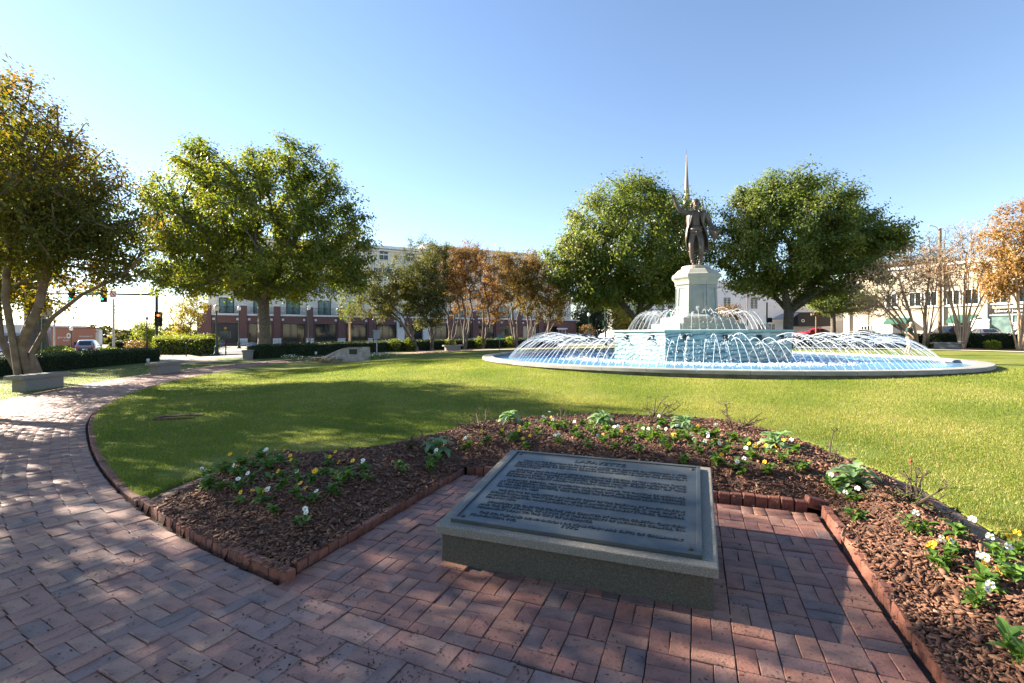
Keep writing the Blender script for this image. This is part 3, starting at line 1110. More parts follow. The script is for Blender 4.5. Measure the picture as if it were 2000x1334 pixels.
# arc from the left tip to the corner of the recess
ths_e = np.linspace(t0, TH_C, 400)
arc_e = [(FX + (RI - .04) * float(kth(t)) * cos(t), FY + (RI - .04) * float(kth(t)) * sin(t)) for t in ths_e]
arc_e = [p for p in arc_e if xy2(*p)[0] < UL]
e1 = empty('brick_edging', 'low red brick edging along the curved front of the left mulch wedge', 'brick edging', (*arc_e[-1], 0), group='brick edgings of the flower bed')
edging_bricks(e1, arc_e[::6] + [arc_e[-1]], lambda x, y: 0, .13, .065, [.1, .1, .07, .2, .2], proud=.055, tilt=.025)
vC = xy2(*arc_e[-1])[1]
e2 = empty('brick_edging', 'straight brick edging between left mulch wedge and the paving beside plaque', 'brick edging', (*uv2(UL, vC), 0), group='brick edgings of the flower bed')
edging_bricks(e2, [uv2(UL - .03, vC + .08), uv2(UL - .03, VB - .03)], lambda x, y: 0, .13, .065, [.2, .1, .2, .1, .1], proud=.055)
e3 = empty('brick_edging', 'upright red brick edging behind the plaque, holding back the mulch', 'brick edging', (*uv2(UL, VB + .03), 0), group='brick edgings of the flower bed')
edging_bricks(e3, [uv2(UL + .03, VB + .03), uv2(UR - .07, VB + .03)], lambda x, y: 0, .16, .065, [.105], proud=.085)
e4 = empty('brick_edging', 'tilted brick edging along the right side of the paving', 'brick edging', (*uv2(UR + .03, VB), 0), group='brick edgings of the flower bed')
edging_bricks(e4, [uv2(UR + .03, VB - .02), uv2(UR + .03, 2.0)], lambda x, y: 0, .14, .065, [.2, .1, .105, .2], proud=.065, tilt=.09)
m = MB(); m.bbox((0, 0, 0), (.19, .09, .09), .008)
o = m.build('loose_brick', m_edge, label='single loose brick at the rear right corner of the paving', cat='brick')
o.location = (*uv2(UR - .02, VB + .06), .06); o.rotation_euler = (.1, .25, -.1)
ths_l = np.linspace(t0, t0 - radians(75), 160)
arc_l = [(FX + (RI - .03) * float(kth(t)) * cos(t), FY + (RI - .03) * float(kth(t)) * sin(t)) for t in ths_l]
e5 = empty('brick_edging', 'sunken brick edging curving between the lawn and the ring path', 'brick edging', (*arc_l[0], 0))
edging_bricks(e5, arc_l[:100:2], H, .1, .07, [.2, .2, .1], proud=.012, tilt=.04)

# ------------------------------------------------------------------ flower bed
g = .055
uu, vv = np.meshgrid(np.arange(-6.0, 5.2, g), np.arange(1.4, 10.2, g), indexing='ij')
x, y = uu * UX + vv * VX, uu * UY + vv * VY
ins = in_poly(x, y, bed_poly)
near = d_poly(x, y, bed_poly) < g * 1.6
use = (ins | near) & ~in_recess(x, y, -.03) & (rad(x, y) < RI + .02)
z = np.where(ins, bedz(x, y), hz(x, y) - .06)
z = z + np.random.default_rng(5).normal(size=z.shape) * .006
idx = -np.ones(x.shape, int); idx[use] = np.arange(use.sum())
q = np.stack([idx[:-1, :-1], idx[1:, :-1], idx[1:, 1:], idx[:-1, 1:]], -1).reshape(-1, 4)
q = q[(q >= 0).all(1)]
link('flower_bed', npmesh('flower_bed', np.stack([x, y, z], -1)[use], q, True), m_soil, kind='structure')
# dirt trench along the lawn edge: part of the bed sheet's look, as a thin ribbon
rb_v, rb_f = [], []
for i in range(len(lawn_edge) - 1):
    for t in np.linspace(0, 1, 6)[:-1]:
        p = lawn_edge[i] * (1 - t) + lawn_edge[i + 1] * t
        dd = lawn_edge[i + 1] - lawn_edge[i]; nn = np.array([dd[1], -dd[0]]) / np.hypot(*dd)
        for k, o_ in enumerate((.02, .17, .36)):
            qx, qy = p + nn * o_
            rb_v.append((qx, qy, float(bedz(qx, qy)) + .012))
nr_ = len(rb_v) // 3
rb_f = [(i * 3 + k, i * 3 + 3 + k, i * 3 + 4 + k, i * 3 + 1 + k) for i in range(nr_ - 1) for k in (0, 1)]
link('dirt_trench', npmesh('dirt_trench', np.array(rb_v), np.array(rb_f), True), m_dirt, kind='structure')

# bark chips
rng = np.random.default_rng(21)
n = 125000
d = np.exp(rng.uniform(np.log(2.0), np.log(10), n)) ** 1.0
a = rng.uniform(-.8, 1.05, n)
x, y = d * np.sin(a), d * np.cos(a)
dl = d_lawnedge(x, y)
k = in_bed(x, y) & (rng.uniform(size=n) < np.clip(d / 5.0, .2, 1) ** .5) & ((dl > .33) | (rng.uniform(size=n) < .12))
x, y = x[k][:36000], y[k][:36000]
N = len(x)
print('chips', N)
ln = np.clip(rng.lognormal(np.log(.027), .5, N), .010, .085) ; wd = np.clip(ln * rng.uniform(.2, .55, N), .006, .03); th = rng.uniform(.003, .009, N)
cube = np.array([(a_, b_, c_) for c_ in (-.5, .5) for b_ in (-.5, .5) for a_ in (-.5, .5)])
ww = np.repeat(cube[None], N, 0) * np.stack([ln, wd, th], 1)[:, None, :]
ww[:, :, 1] *= np.where(cube[:, 0] > 0, rng.uniform(.3, 1, (N, 1)), 1.0)
ww[:, :, 2] += ww[:, :, 0] ** 2 * rng.normal(size=(N, 1)) * 6
az, tx, ty = rng.uniform(0, 2 * pi, N), rng.normal(size=N) * .35, rng.normal(size=N) * .3
ca, sa, cx, sx, cy, sy = np.cos(az), np.sin(az), np.cos(tx), np.sin(tx), np.cos(ty), np.sin(ty)
Rz = np.stack([np.stack([ca, -sa, 0 * ca], -1), np.stack([sa, ca, 0 * ca], -1), np.stack([0 * ca, 0 * ca, 1 + 0 * ca], -1)], 1)
Rx = np.stack([np.stack([1 + 0 * cx, 0 * cx, 0 * cx], -1), np.stack([0 * cx, cx, -sx], -1), np.stack([0 * cx, sx, cx], -1)], 1)
Ry = np.stack([np.stack([cy, 0 * cy, sy], -1), np.stack([0 * cy, 1 + 0 * cy, 0 * cy], -1), np.stack([-sy, 0 * cy, cy], -1)], 1)
R = Rz @ Ry @ Rx
V = np.einsum('nij,nkj->nki', R, ww)
V += np.stack([x, y, bedz(x, y) + .008 + rng.uniform(0, .014, N)], 1)[:, None, :]
cf = np.array([(0, 2, 3, 1), (4, 5, 7, 6), (0, 1, 5, 4), (2, 6, 7, 3), (0, 4, 6, 2), (1, 3, 7, 5)])
F = (np.arange(N)[:, None, None] * 8 + cf[None]).reshape(-1, 4)
link('bark_mulch', npmesh('bark_mulch', V.reshape(-1, 3), F), m_chip, kind='stuff')

# ------------------------------------------------------------------ lawn blades
rng = np.random.default_rng(31)
def blades(n, dmin, dmax, amin, amax, mask, lenf, widf, name, mat, zf):
    d = np.exp(rng.uniform(np.log(dmin), np.log(dmax), n)); a = rng.uniform(amin, amax, n)
    x, y = d * np.sin(a), d * np.cos(a)
    k = mask(x, y)
    x, y, d = x[k], y[k], d[k]
    N = len(x)
    h = lenf(d) * rng.uniform(.5, 1.25, N); w = widf(d)
    az = rng.uniform(0, 2 * pi, N); ln = rng.uniform(.1, 1.0, N) * h
    az2 = rng.uniform(0, 2 * pi, N)
    b = np.stack([x, y, zf(x, y) - .004], 1)
    wv = np.stack([np.cos(az), np.sin(az), 0 * az], 1) * (w / 2)[:, None]
    tip = b + np.stack([np.cos(az2) * ln, np.sin(az2) * ln, np.sqrt(np.maximum(h * h - ln * ln, (h * .25) ** 2))], 1)
    V = np.stack([b - wv, b + wv, tip], 1).reshape(-1, 3)
    link(name, npmesh(name, V, np.arange(N * 3).reshape(-1, 3)), mat, kind='stuff')
    print(name, N)


def straw(x, y):
    dl = d_lawnedge(x, y)
    n_ = np.sin(x * 4.1 + 2 * np.sin(y * 1.7)) + np.sin(y * 5.3 - x * 1.3) + rng.normal(size=x.shape) * .5
    return (n_ > dl * 1.5 - .9) & (x * UX + y * UY > .5) & (dl < 2.2)


def lawn_mask(x, y):
    r = rad(x, y)
    dl = d_lawnedge(x, y)
    m_ = (r < RI - .03) & (r > 9.6) & ~in_poly(x, y, bed_poly) & ~in_recess(x, y, .08)
    # thin, bare patches near the bed
    thin = (np.sin(x * 2.1 + y) * np.sin(y * 2.7 - x * .6) > .2) & (dl < .6)
    return m_ & ~(thin & (rng.uniform(size=x.shape) < .75)) & ~(straw(x, y) & (rng.uniform(size=x.shape) < .55))


blades(640000, 3.2, 22, -.80, .85, lawn_mask, lambda d: .030 + .0012 * d, lambda d: .0022 + .00062 * d, 'grass', m_blade, hz)
blades(60000, 3.2, 10, -.1, .85, lambda x, y: lawn_mask(x, y) | (straw(x, y) & (rad(x, y) < RI - .03) & ~in_poly(x, y, bed_poly) & (rng.uniform(size=x.shape) < .8)), lambda d: .03 + .001 * d, lambda d: .003 + .0006 * d, 'dry_grass', leafmat('dry grass blade', [(0, (.22, .19, .06)), (.5, (.36, .29, .11)), (1, (.46, .37, .18))], nscale=.8, trans=.3, spec=.1), hz)
blades(60000, 14, 32, -.85, -.2, lambda x, y: (rad(x, y) > RO + .05) & (rad(x, y) < 27.5), lambda d: .06 + 0 * d, lambda d: .004 + .0006 * d, 'verge_grass', m_blade, hz)


# ------------------------------------------------------------------ bed plants
def leaf_strip(m, base, az, el, L, Wd, droop=.6, segs=4, lobes=0, cup=.15):
    """one leaf: a strip that arches over, folded along its rib"""
    d = Vector((cos(az), sin(az), 0)); side = Vector((-sin(az), cos(az), 0))
    p = Vector(base); e = el
    vs = []
    for i in range(segs + 1):
        t = i / segs
        w = Wd * (sin(pi * min(1, t * .82 + .16)) ** .8) if i < segs else Wd * .12
        if lobes and 0 < i < segs: w *= (1.25 if i % 2 else .68)
        n = Vector((-cos(az) * sin(e), -sin(az) * sin(e), cos(e)))
        vs += [tuple(p - side * w / 2 + n * (w * cup)), tuple(p), tuple(p + side * w / 2 + n * (w * cup))]
        p = p + (d * cos(e) + Vector((0, 0, sin(e)))) * (L / segs)
        e -= droop / segs * (1 + t)
    fs = []
    for i in range(segs):
        for k in (0, 1):
            fs.append((i * 3 + k, i * 3 + k + 1, i * 3 + 4 + k, i * 3 + 3 + k))
    m.add(vs, fs)


def flower_mesh(r=.025):
    m = MB()
    for k, (a, s) in enumerate(((90, 1.05), (150, 1), (30, 1), (215, 1), (325, 1))):
        a = radians(a); c = Vector((cos(a) * r * .5, sin(a) * r * .5, .001 * k)); n = 7
        vs = [(0, 0, .001 * k)] + [(c.x + r * .55 * s * cos(a + t), c.y + r * .55 * s * sin(a + t), .001 * k + .006 * cos(2 * t)) for t in np.linspace(-2.3, 2.3, n)]
        m.add(vs, [(0, i, i + 1) for i in range(1, n)])
    return m.mesh('flower')


fl_me = {'yellow': flower_mesh(), 'white': flower_mesh(.026)}
fl_me['yellow'].materials.append(m_yl); fl_me['white'].materials.append(m_wh)
eye = MB(); eye.lathe([(.008, .0), (.006, .007), (.002, .009)], 6)
eye_me = eye.mesh('eye'); eye_me.materials.append(M('pansy eye', (.35, .2, .01), .7))
fol_me = []
for v_i in range(6):
    random.seed(100 + v_i)
    m = MB()
    for s in range(random.randint(4, 6)):
        a = random.uniform(0, 2 * pi); q = random.uniform(.0, .045)
        bx, by, bz = q * cos(a), q * sin(a), random.uniform(.01, .085)
        m.bar((q * .3 * cos(a), q * .3 * sin(a), 0), (bx, by, bz), .003, .002, 4, False)
        for k in range(random.randint(4, 6)):
            leaf_strip(m, (bx, by, bz * random.uniform(.5, 1)), random.uniform(0, 2 * pi), random.uniform(.0, 1.0), random.uniform(.04, .075), random.uniform(.022, .036), random.uniform(.3, 1.1), 3)
    me = m.mesh('foliage'); me.materials.append(pansy_leaf); fol_me.append(me)

pan = []
for s, ox, oy, pts in (
        (3.333, 300, 850, [(240, 290), (340, 275), (400, 235), (470, 250), (370, 355), (420, 365), (530, 375), (590, 450), (560, 275), (640, 310), (700, 450), (700, 165), (640, 215), (580, 215), (760, 225), (820, 190), (830, 365), (790, 285), (920, 215), (930, 310), (940, 420), (1030, 455), (960, 615), (800, 525), (1030, 330), (1120, 270), (1140, 205), (1250, 285), (1220, 325), (1170, 395), (1370, 245), (1390, 295), (1600, 240), (1790, 240), (1820, 200)]),
        (2.5, 800, 760, [(275, 298), (370, 275), (455, 238), (535, 228), (510, 262), (570, 200), (560, 295), (620, 228), (665, 178), (715, 200), (760, 190), (730, 275), (800, 220), (825, 245), (840, 178), (880, 208), (905, 228), (870, 285), (960, 212), (940, 272), (1000, 245), (1070, 212), (1060, 270), (1140, 245), (1130, 198), (990, 297), (1120, 312), (1200, 245), (1180, 265), (1230, 188), (1230, 265), (1290, 265), (1320, 245), (1260, 305), (1340, 368), (1390, 222), (1370, 268), (1410, 310), (1440, 238), (1480, 240), (1480, 288), (1530, 325), (1590, 255), (1560, 300), (1650, 300), (1620, 410), (1760, 318), (1670, 348), (1830, 360), (1870, 320), (1910, 410), (1750, 420), (1500, 380)]),
        (4.545, 1560, 880, [(310, 370), (480, 480), (520, 630), (1040, 760), (1350, 930), (1430, 800), (1750, 1010), (1900, 960), (1230, 1075)]),
        (2.8145, 1380, 860, [(1540, 830), (1500, 930), (1700, 1250), (1720, 780)])):
    for a, b in pts: pan.append((ox + a / s, oy + b / s))
random.seed(9)
cnt = 0
PANS, PCOUNT = [], {}
LMARK = [(*at(*p, top)[:2], n_) for p, n_ in (((557, 1100), 'the front corner brick of the left mulch wedge'), ((420, 925), 'the lawn tip of the left mulch wedge'), ((850, 884), 'the shaded blue-green kale plant'), ((996, 830), 'the kale left behind the plaque'), ((1000, 870), 'the upper left corner of the plaque slab'), ((1176, 832), 'the tall kale at the rear of the bed'), ((1334, 842), 'the broad kale in front of the fountain'), ((1400, 905), 'the upper right corner of the plaque slab'), ((1514, 875), 'the pale kale where the bed curves'), ((1620, 985), 'the single loose brick'), ((1668, 955), 'the sunlit kale beside the rose stump'), ((1775, 985), 'the thorny rose stump'), ((1950, 1150), 'the right edge of the photo'), ((700, 880), 'the lawn edge above the left wedge'), ((1240, 880), 'the middle of the slab top edge'))]
for px, py in pan:
    x, y, z = at(px, py, top) if py < 1120 else at(px, py, lambda a, b: top(a, b))
    if not in_bed(np.array([x]), np.array([y]))[0]: continue
    r_ = random.random()
    cols = ['yellow'] if r_ < .28 else (['white'] if r_ < .62 else (['yellow', 'white'] if r_ < .7 else []))
    kind_ = 'leafy pansy without blooms' if not cols else ('yellow and white pansy' if len(cols) == 2 else f'{cols[0]} blooming pansy')
    lm = min(LMARK, key=lambda q: hypot(q[0] - x, q[1] - y))
    key = (kind_, lm[2]); PCOUNT.setdefault(key, []).append((hypot(lm[0] - x, lm[1] - y), cnt))
    t = empty('pansy', kind_, 'flower', (x, y, z - .005), random.uniform(0, 6.28), 'pansies planted in the mulch bed')
    sc = random.uniform(1.05, 1.6)
    t.scale = (sc,) * 3
    link('foliage', random.choice(fol_me), None, t)
    for c in cols * random.choice((1, 1, 2, 2)):
        o = link('flower', fl_me[c], None, t)
        a = random.uniform(0, 6.28)
        o.location = (cos(a) * random.uniform(.02, .06), sin(a) * random.uniform(.02, .06), random.uniform(.085, .125))
        # blooms lean towards the light and the path
        tgt = Vector((random.gauss(-.3, .6), random.gauss(-.8, .4), random.uniform(.4, 1.0))).normalized()
        rot = Matrix.Rotation(-t.rotation_euler.z, 3, 'Z') @ tgt
        o.rotation_euler = rot.to_track_quat('Z', 'Y').to_euler()
        o.scale = (.8 / sc ** .8,) * 3
        e_ = link('eye', eye_me, None, o)
    PANS.append(t)
    cnt += 1
ORD = ['', 'second ', 'third ', 'fourth ', 'fifth ', 'sixth ', 'seventh ', 'eighth ', 'ninth ', 'tenth ', 'eleventh ', 'twelfth ', 'thirteenth ']
for (kd, lmk), lst in PCOUNT.items():
    for i, (_, j) in enumerate(sorted(lst)):
        PANS[j]['label'] = f'{kd} {ORD[i]}nearest {lmk}'
print('pansies', cnt)


def kale(px, py, label, seed, sc=1.0):
    random.seed(seed)
    x, y, z = at(px, py, top)
    t = empty('ornamental_kale', label, 'kale', (x, y, z - .01), random.uniform(0, 6))
    m = MB()
    m.bar((0, 0, -.02), (0, 0, .12 * sc), .018 * sc, .012 * sc, 6)
    m.build('stem', kale_leaf, t, local=True)
    k = 0
    for ring, (n, el, L, Wd, zb) in enumerate(((6, .35, .27, .12, .04), (6, .8, .24, .11, .08), (4, 1.15, .17, .08, .11))):
        for i in range(n):
            m = MB()
            leaf_strip(m, (0, 0, zb * sc), 2 * pi * (i + .5 * ring) / n + random.gauss(0, .2), el + random.gauss(0, .12), L * sc * random.uniform(.85, 1.15), Wd * sc, random.uniform(.9, 1.5), 8, 1, .25)
            m.build('leaf', kale_leaf, t, local=True, smooth=True)


kale(996, 826, 'kale plant with arching leaves behind the plaque, nearest the top left of the lettering', 1, .88)
kale(854, 884, 'blue-green kale plant at the neck of the left mulch wedge', 2, .9)
kale(1176, 829, 'tall kale plant at the rear edge of the bed, left of the rose canes', 3, .88)
kale(1334, 838, 'broad kale plant at the rear edge of the bed in front of the fountain', 4, .88)
kale(1514, 872, 'pale leaved kale plant where the bed curves round to the right', 5, .88)
kale(1668, 950, 'sunlit bright green kale plant beside the thorny rose stump', 6, .95)


def rose(px, py, label, seed, h=.35, n=14, leaves=10, redbud=False):
    rng = np.random.default_rng(seed)
    x, y, z = at(px, py, top)
    t = empty('rose_bush', label, 'rose bush', (x, y, z - .02))
    m = MB()
    lf = MB()
    for i in range(max(5, n // 2)):
        a = rng.uniform(0, 2 * pi); lean = rng.uniform(.35, 1.3)
        p = Vector((cos(a) * .03, sin(a) * .03, 0))
        L = h * rng.uniform(.45, 1.1)
        d = Vector((cos(a) * lean, sin(a) * lean, 1)).normalized()
        pts = [p]
        for k in range(4):
            d = (d + Vector(rng.normal(size=3) * .33)).normalized(); d.z = max(d.z, .1)
            pts.append(pts[-1] + d * L / 4)
        m.tube(pts, [.011, .0095, .008, .0065, .005], 5)
        for q in range(rng.integers(2, 6)):
            b = pts[rng.integers(1, 5)]
            d2 = (d + Vector(rng.normal(size=3) * 1.1)).normalized(); d2.z = abs(d2.z) * .7
            e = b + d2 * L * rng.uniform(.15, .45)
            mid = b.lerp(e, .5) + Vector(rng.normal(size=3) * .02)
            m.tube([b, mid, e], [.0055, .0042, .0028], 4)
            for w in range(2):
                e2 = mid + (d2 + Vector(rng.normal(size=3) * .9)).normalized() * L * .14
                m.bar(mid, e2, .003, .0016, 3, False)
            for w in range(4):
                f = b.lerp(e, rng.uniform(.2, 1)); m.bar(f, f + Vector(rng.normal(size=3)) * .01, .0018, .0004, 3, False)
            if rng.uniform() < leaves / (n * 1.2): leaf_strip(lf, e, rng.uniform(0, 6.3), .3, .04, .024, .6, 2)
    m.build('canes', m_rose, t, local=True)
    if lf.v: lf.build('leaves', pansy_leaf, t, local=True, kind='stuff')
    if redbud:
        b = MB(); b.ball((.10, .10, h * 1.05), .011, 8, 6, 1.4)
        b.build('bud', m_redp, t, local=True); b = MB(); b.tube([(.02, .02, 0), (.06, .05, h * .5), (.10, .10, h * 1.03)], .004, 5); b.build('stem', m_rose, t, local=True)


rose(936, 838, 'bare pruned rose bush behind the plaque on the left, between two kale plants', 11, .42, 14, 8)
rose(1098, 826, 'bare pruned rose bush with two tall bent canes at the rear of the bed', 12, .42, 11, 4)
rose(1272, 826, 'pruned rose bush with dry leafy tips in front of the fountain', 13, .5, 15, 16)
rose(1428, 836, 'brown pruned rose bush at the rear right of the bed', 14, .42, 14, 6)
rose(1632, 900, 'small clump of rose canes on the lawn edge behind the sunlit kale', 15, .3, 12, 6)
rose(1775, 985, 'large thorny rose stump with one red bud at the right lawn edge', 16, .32, 26, 20, True)
rose(800, 872, 'thin rose canes in the shade at the neck of the left mulch wedge', 17, .25, 9, 10)

# ------------------------------------------------------------------ plaque block
pc = uv2(-.775, 3.665)
root = empty('memorial_plaque', 'large bronze plaque headed LAFAYETTE on a low sloping granite block in the paving', 'plaque', (*pc, 0), -AZ)
m = MB()
fz, bz_ = .205, .385
w2, d0, d1 = .868, -.695, .675
m.add([(-w2, d0, -.02), (w2, d0, -.02), (w2, d1, -.02), (-w2, d1, -.02), (-w2, d0, fz), (w2, d0, fz), (w2, d1, bz_), (-w2, d1, bz_)],
      [(3, 2, 1, 0), (0, 1, 5, 4), (1, 2, 6, 5), (2, 3, 7, 6), (3, 0, 4, 7), (4, 5, 6, 7)])
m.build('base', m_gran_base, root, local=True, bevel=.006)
tl = atan2(.195, 1.44)
Mx = Matrix.Translation((0, 0, .2955)) @ Matrix.Rotation(tl, 4, 'X')


def tb(mb, c, d):
    return mb.box(tuple(Mx @ Vector(c)), d, mat=Matrix.Rotation(tl, 4, 'X'))


m = MB(); tb(m, (0, 0, .034), (1.79, 1.465, .066)); m.build('slab', m_granite, root, local=True, bevel=.008)
m = MB(); tb(m, (0, -.0, .0755), (1.62, 1.335, .017)); pl = m.build('bronze_plate', m_bronze_pl, root, local=True, bevel=.004)
m = MB()
for c, d in (((0, .6535, .0875), (1.62, .028, .016)), ((0, -.6525, .0875), (1.62, .03, .018)), ((-.796, 0, .0875), (.028, 1.276, .016)), ((.795, 0, .0875), (.03, 1.276, .018))):
    tb(m, c, d)
m.build('border', m_bronze_pl, pl, local=True, bevel=.004)
for sx in (-1, 1):
    for sy in (-1, 1):
        m = MB(); m.lathe([(.015, 0), (.015, .005), (.008, .010), (.001, .011)], 10)
        me = m.mesh('screw'); o = link('screw', me, m_screw, pl)
        o.matrix_local = Mx @ Matrix.Translation((sx * .745, sy * .602, .084))
LINES = [('LAFAYETTE', .062, None, .478)]
par_ = [
    ['BORN AT THE CHATEAU DE CHAVANIAC, AUVERGNE, FRANCE, ON SEPTEMBER 6, 1757,', 'GILBERT DU MOTIER, MARQUIS DE LAFAYETTE, SERVED AS MAJOR GENERAL AND', 'STAUNCH FRIEND OF GENERAL GEORGE WASHINGTON DURING THE AMERICAN', 'REVOLUTION.'],
    ['SHOWN IN THIS STATUE LAFAYETTE IS COMMANDING GENERAL OF THE NATIONAL GUARD', 'SEEKING TO GIVE FRANCE A REPUBLICAN FORM OF GOVERNMENT, AUTHOR OF THE', 'DECLARATION OF THE RIGHTS OF MAN AND DEFENDER OF THE', 'COCKADE OF LIBERTY WHICH HE HOLDS IN HIS HAND.'],
    ["LAGRANGE, GEORGIA, WAS NAMED FOR LAFAYETTE'S HOME, THE CHATEAU DE LAGRANGE,", 'AT THE SUGGESTION OF JULIUS C. ALFORD, WHEN THIS CITY WAS CHARTERED ON DECEMBER', '16, 1828, HONORING LAFAYETTE, WHO CROSSED THE CHATTAHOOCHEE BELOW LAGRANGE', 'ON MARCH 31, 1825.'],
    ['THIS STATUE OF LAFAYETTE IS AN EXACT COPY OF THE ORIGINAL BY ERNEST-EUG\u00c8NE', 'HIOLLE (1834-1886) THAT STANDS IN LE PUY, AUVERGNE, FRANCE. IT WAS CAST BY', 'AMERICAN SCULPTOR HARRY JACKSON AT HIS WYOMING FOUNDRY STUDIOS, CAMAIORE,', 'ITALY IN 1974.'],
    ['PERMISSION TO CAST THE STATUE WAS GRANTED BY MAYOR C\u00c9LESTIN QUINCIEU', 'AND THE CITY COUNCIL OF LE PUY. IT IS THE PROPERTY OF LAGRANGE COLLEGE, ON', 'PERMANENT LOAN TO THE CITY OF LAGRANGE.'],
    ['THE STATUE AND RENOVATION OF FOUNTAIN ARE GIFTS OF CALLAWAY', 'FOUNDATION, INC.']]
yy = .412
for P in par_:
    for i, t in enumerate(P):
        full_ = i < len(P) - 1
        LINES.append((t, .027, 1.26 if full_ else None, yy, i == 0))
        yy -= .0405
    yy -= .0255
LINES.append(('1975', .044, None, -.525))
parts = []
for L_ in LINES:
    t, sz, wd_, y_ = L_[:4]
    head = len(L_) == 4
    ind = .04 if (not head and L_[4]) else 0
    me = fan_mesh_text(t, sz * 1.25, .0022, None if not wd_ else wd_ - ind, 'CENTER' if head else 'LEFT', .0009)
    a = np.empty(len(me.vertices) * 3); me.vertices.foreach_get('co', a); a = a.reshape(-1, 3)
    x0 = -.63 + ind - a[:, 0].min() if not head else 0
    parts.append((me, Mx @ Matrix.Diagonal((1.12, 1.09, 1, 1)) @ Matrix.Translation((x0, y_, .0862))))
link('lettering', join_meshes('lettering', parts), m_letter, pl)

# ------------------------------------------------------------------ fountain
ZR, ZW = .665, .575
fo = empty('fountain', 'round stepped fountain of green marble with rings of arching water jets', 'fountain', (FX, FY, 0))
m = MB(); m.lathe([(9.30, .1), (9.30, ZR - .105)], 96, capb=False, capt=False); m.lathe([(9.0, ZR - .105), (9.0, .3)], 96, capb=False, capt=False)
m.build('basin_wall', m_wallc, fo, local=True, smooth=True)
m = MB(); m.lathe([(9.02, .30), (3.0, .30)], 96, capb=False, capt=False); m.lathe([(8.985, .44), (8.99, .30)], 96, capb=False, capt=False); m.build('basin_floor', m_pool, fo, local=True)
m = MB(); m.lathe([(8.985, ZW), (3.3, ZW)], 96, capb=False, capt=False); m.build('water', m_water, fo, local=True, kind='stuff')
ns = 46
m = MB(); da = 2 * pi / ns - .0012
vs, fs = [], []
q = 6
for i in range(q + 1):
    t = -da / 2 + da * i / q
    for r, z in ((8.95, ZR - .11), (8.95, ZR - .015), (8.965, ZR), (9.40, ZR), (9.42, ZR - .02), (9.42, ZR - .11)):
        vs.append((r * cos(t), r * sin(t), z))
for i in range(q):
    for k in range(6):
        k2 = (k + 1) % 6
        fs.append((i * 6 + k, (i + 1) * 6 + k, (i + 1) * 6 + k2, i * 6 + k2))
fs += [tuple(range(6)), tuple(range(q * 6 + 5, q * 6 - 1, -1))]
m.add(vs, fs); cme = m.mesh('coping_stone')
rng = np.random.default_rng(2)
for i in range(ns):
    o = link('coping_stone', cme, m_concrete, fo); o.rotation_euler = (0, 0, 2 * pi * i / ns + .05); o.location = (0, 0, rng.normal() * .003)
OA = TH_C - radians(17)             # an edge of the octagon
oct_ = lambda R, k: (R * cos(OA + k * pi / 4), R * sin(OA + k * pi / 4))
DR = 3.72
m = MB(); m.lathe([(DR - .09, .3), (DR - .09, 1.68)], 8, a0=OA); m.build('drum_core', m_wallc, fo, local=True)
for k in range(8):
    a, b = Vector(oct_(DR, k)), Vector(oct_(DR, k + 1))
    nrm = ((a + b) / 2).normalized()
    ang = atan2((b - a).y, (b - a).x)
    L = (b - a).length
    for h in (0, 1):
        c = a.lerp(b, .25 + .5 * h) - nrm * .045
        m = MB(); m.box((0, 0, 0), (L / 2 - .006, .09, 1.38), ang)
        o = m.build('marble_panel', m_marble, fo, local=True); o.location = (c.x, c.y, .99 + .003 * h)
        c2 = a.lerp(b, .25 + .5 * h)
        s_ = MB()
        p = lambda f, z, w=0: (c2.x + nrm.x * f, c2.y + nrm.y * f, z)
        s_.ball(p(.05, 1.46), .10, 10, 7, 1.1); s_.ball(p(.13, 1.42), .055, 8, 6)
        s_.bar(p(.1, 1.42), p(.24, 1.37), .022, .03, 8)
        s_.box((c2.x + nrm.x * .02, c2.y + nrm.y * .02, 1.56), (.26, .05, .05), ang)
        s_.build('spout', M('spout bronze', (.05, .07, .065), .5, metal=.4) if 'spout bronze' not in MATS else MATS['spout bronze'], fo, local=True, smooth=True)
m = MB(); m.lathe([(DR - .05, 1.68), (DR + .07, 1.69), (DR + .10, 1.72), (DR + .10, 1.76), (DR + .06, 1.785)], 8, a0=OA); m.build('drum_cap', m_cap_copper, fo, local=True)


def jet_mesh(h, half, seed, rad=.013, fallr=1.0):
    """a jet that rises from the origin, arches along -x and breaks into drops"""
    rng = np.random.default_rng(seed)
    m = MB()
    P = lambda t: Vector((-half * 2 * t * (fallr if t > .5 else 1) , 0, h * 4 * t * (1 - t)))
    ts = np.linspace(0, .66, 16)
    m.tube([P(t) for t in ts], [rad * (1 + .5 * t + .25 * rng.uniform(-1, 1)) for t in ts], 4)
    return m.mesh('water_jet')


DROPS = []


def drops(h, half, r0_, z0_, th, n, rng):
    t = rng.uniform(.45, 1.0, n)
    sp = (.03 + .22 * np.maximum(0, t - .45)) * .6
    x = r0_ - half * 2 * t + rng.normal(size=n) * sp; y = rng.normal(size=n) * sp; z = h * 4 * t * (1 - t) + rng.normal(size=n) * sp
    k = z > 0
    DROPS.append(np.stack([x * cos(th) - y * sin(th), x * sin(th) + y * cos(th), z + z0_], 1)[k])


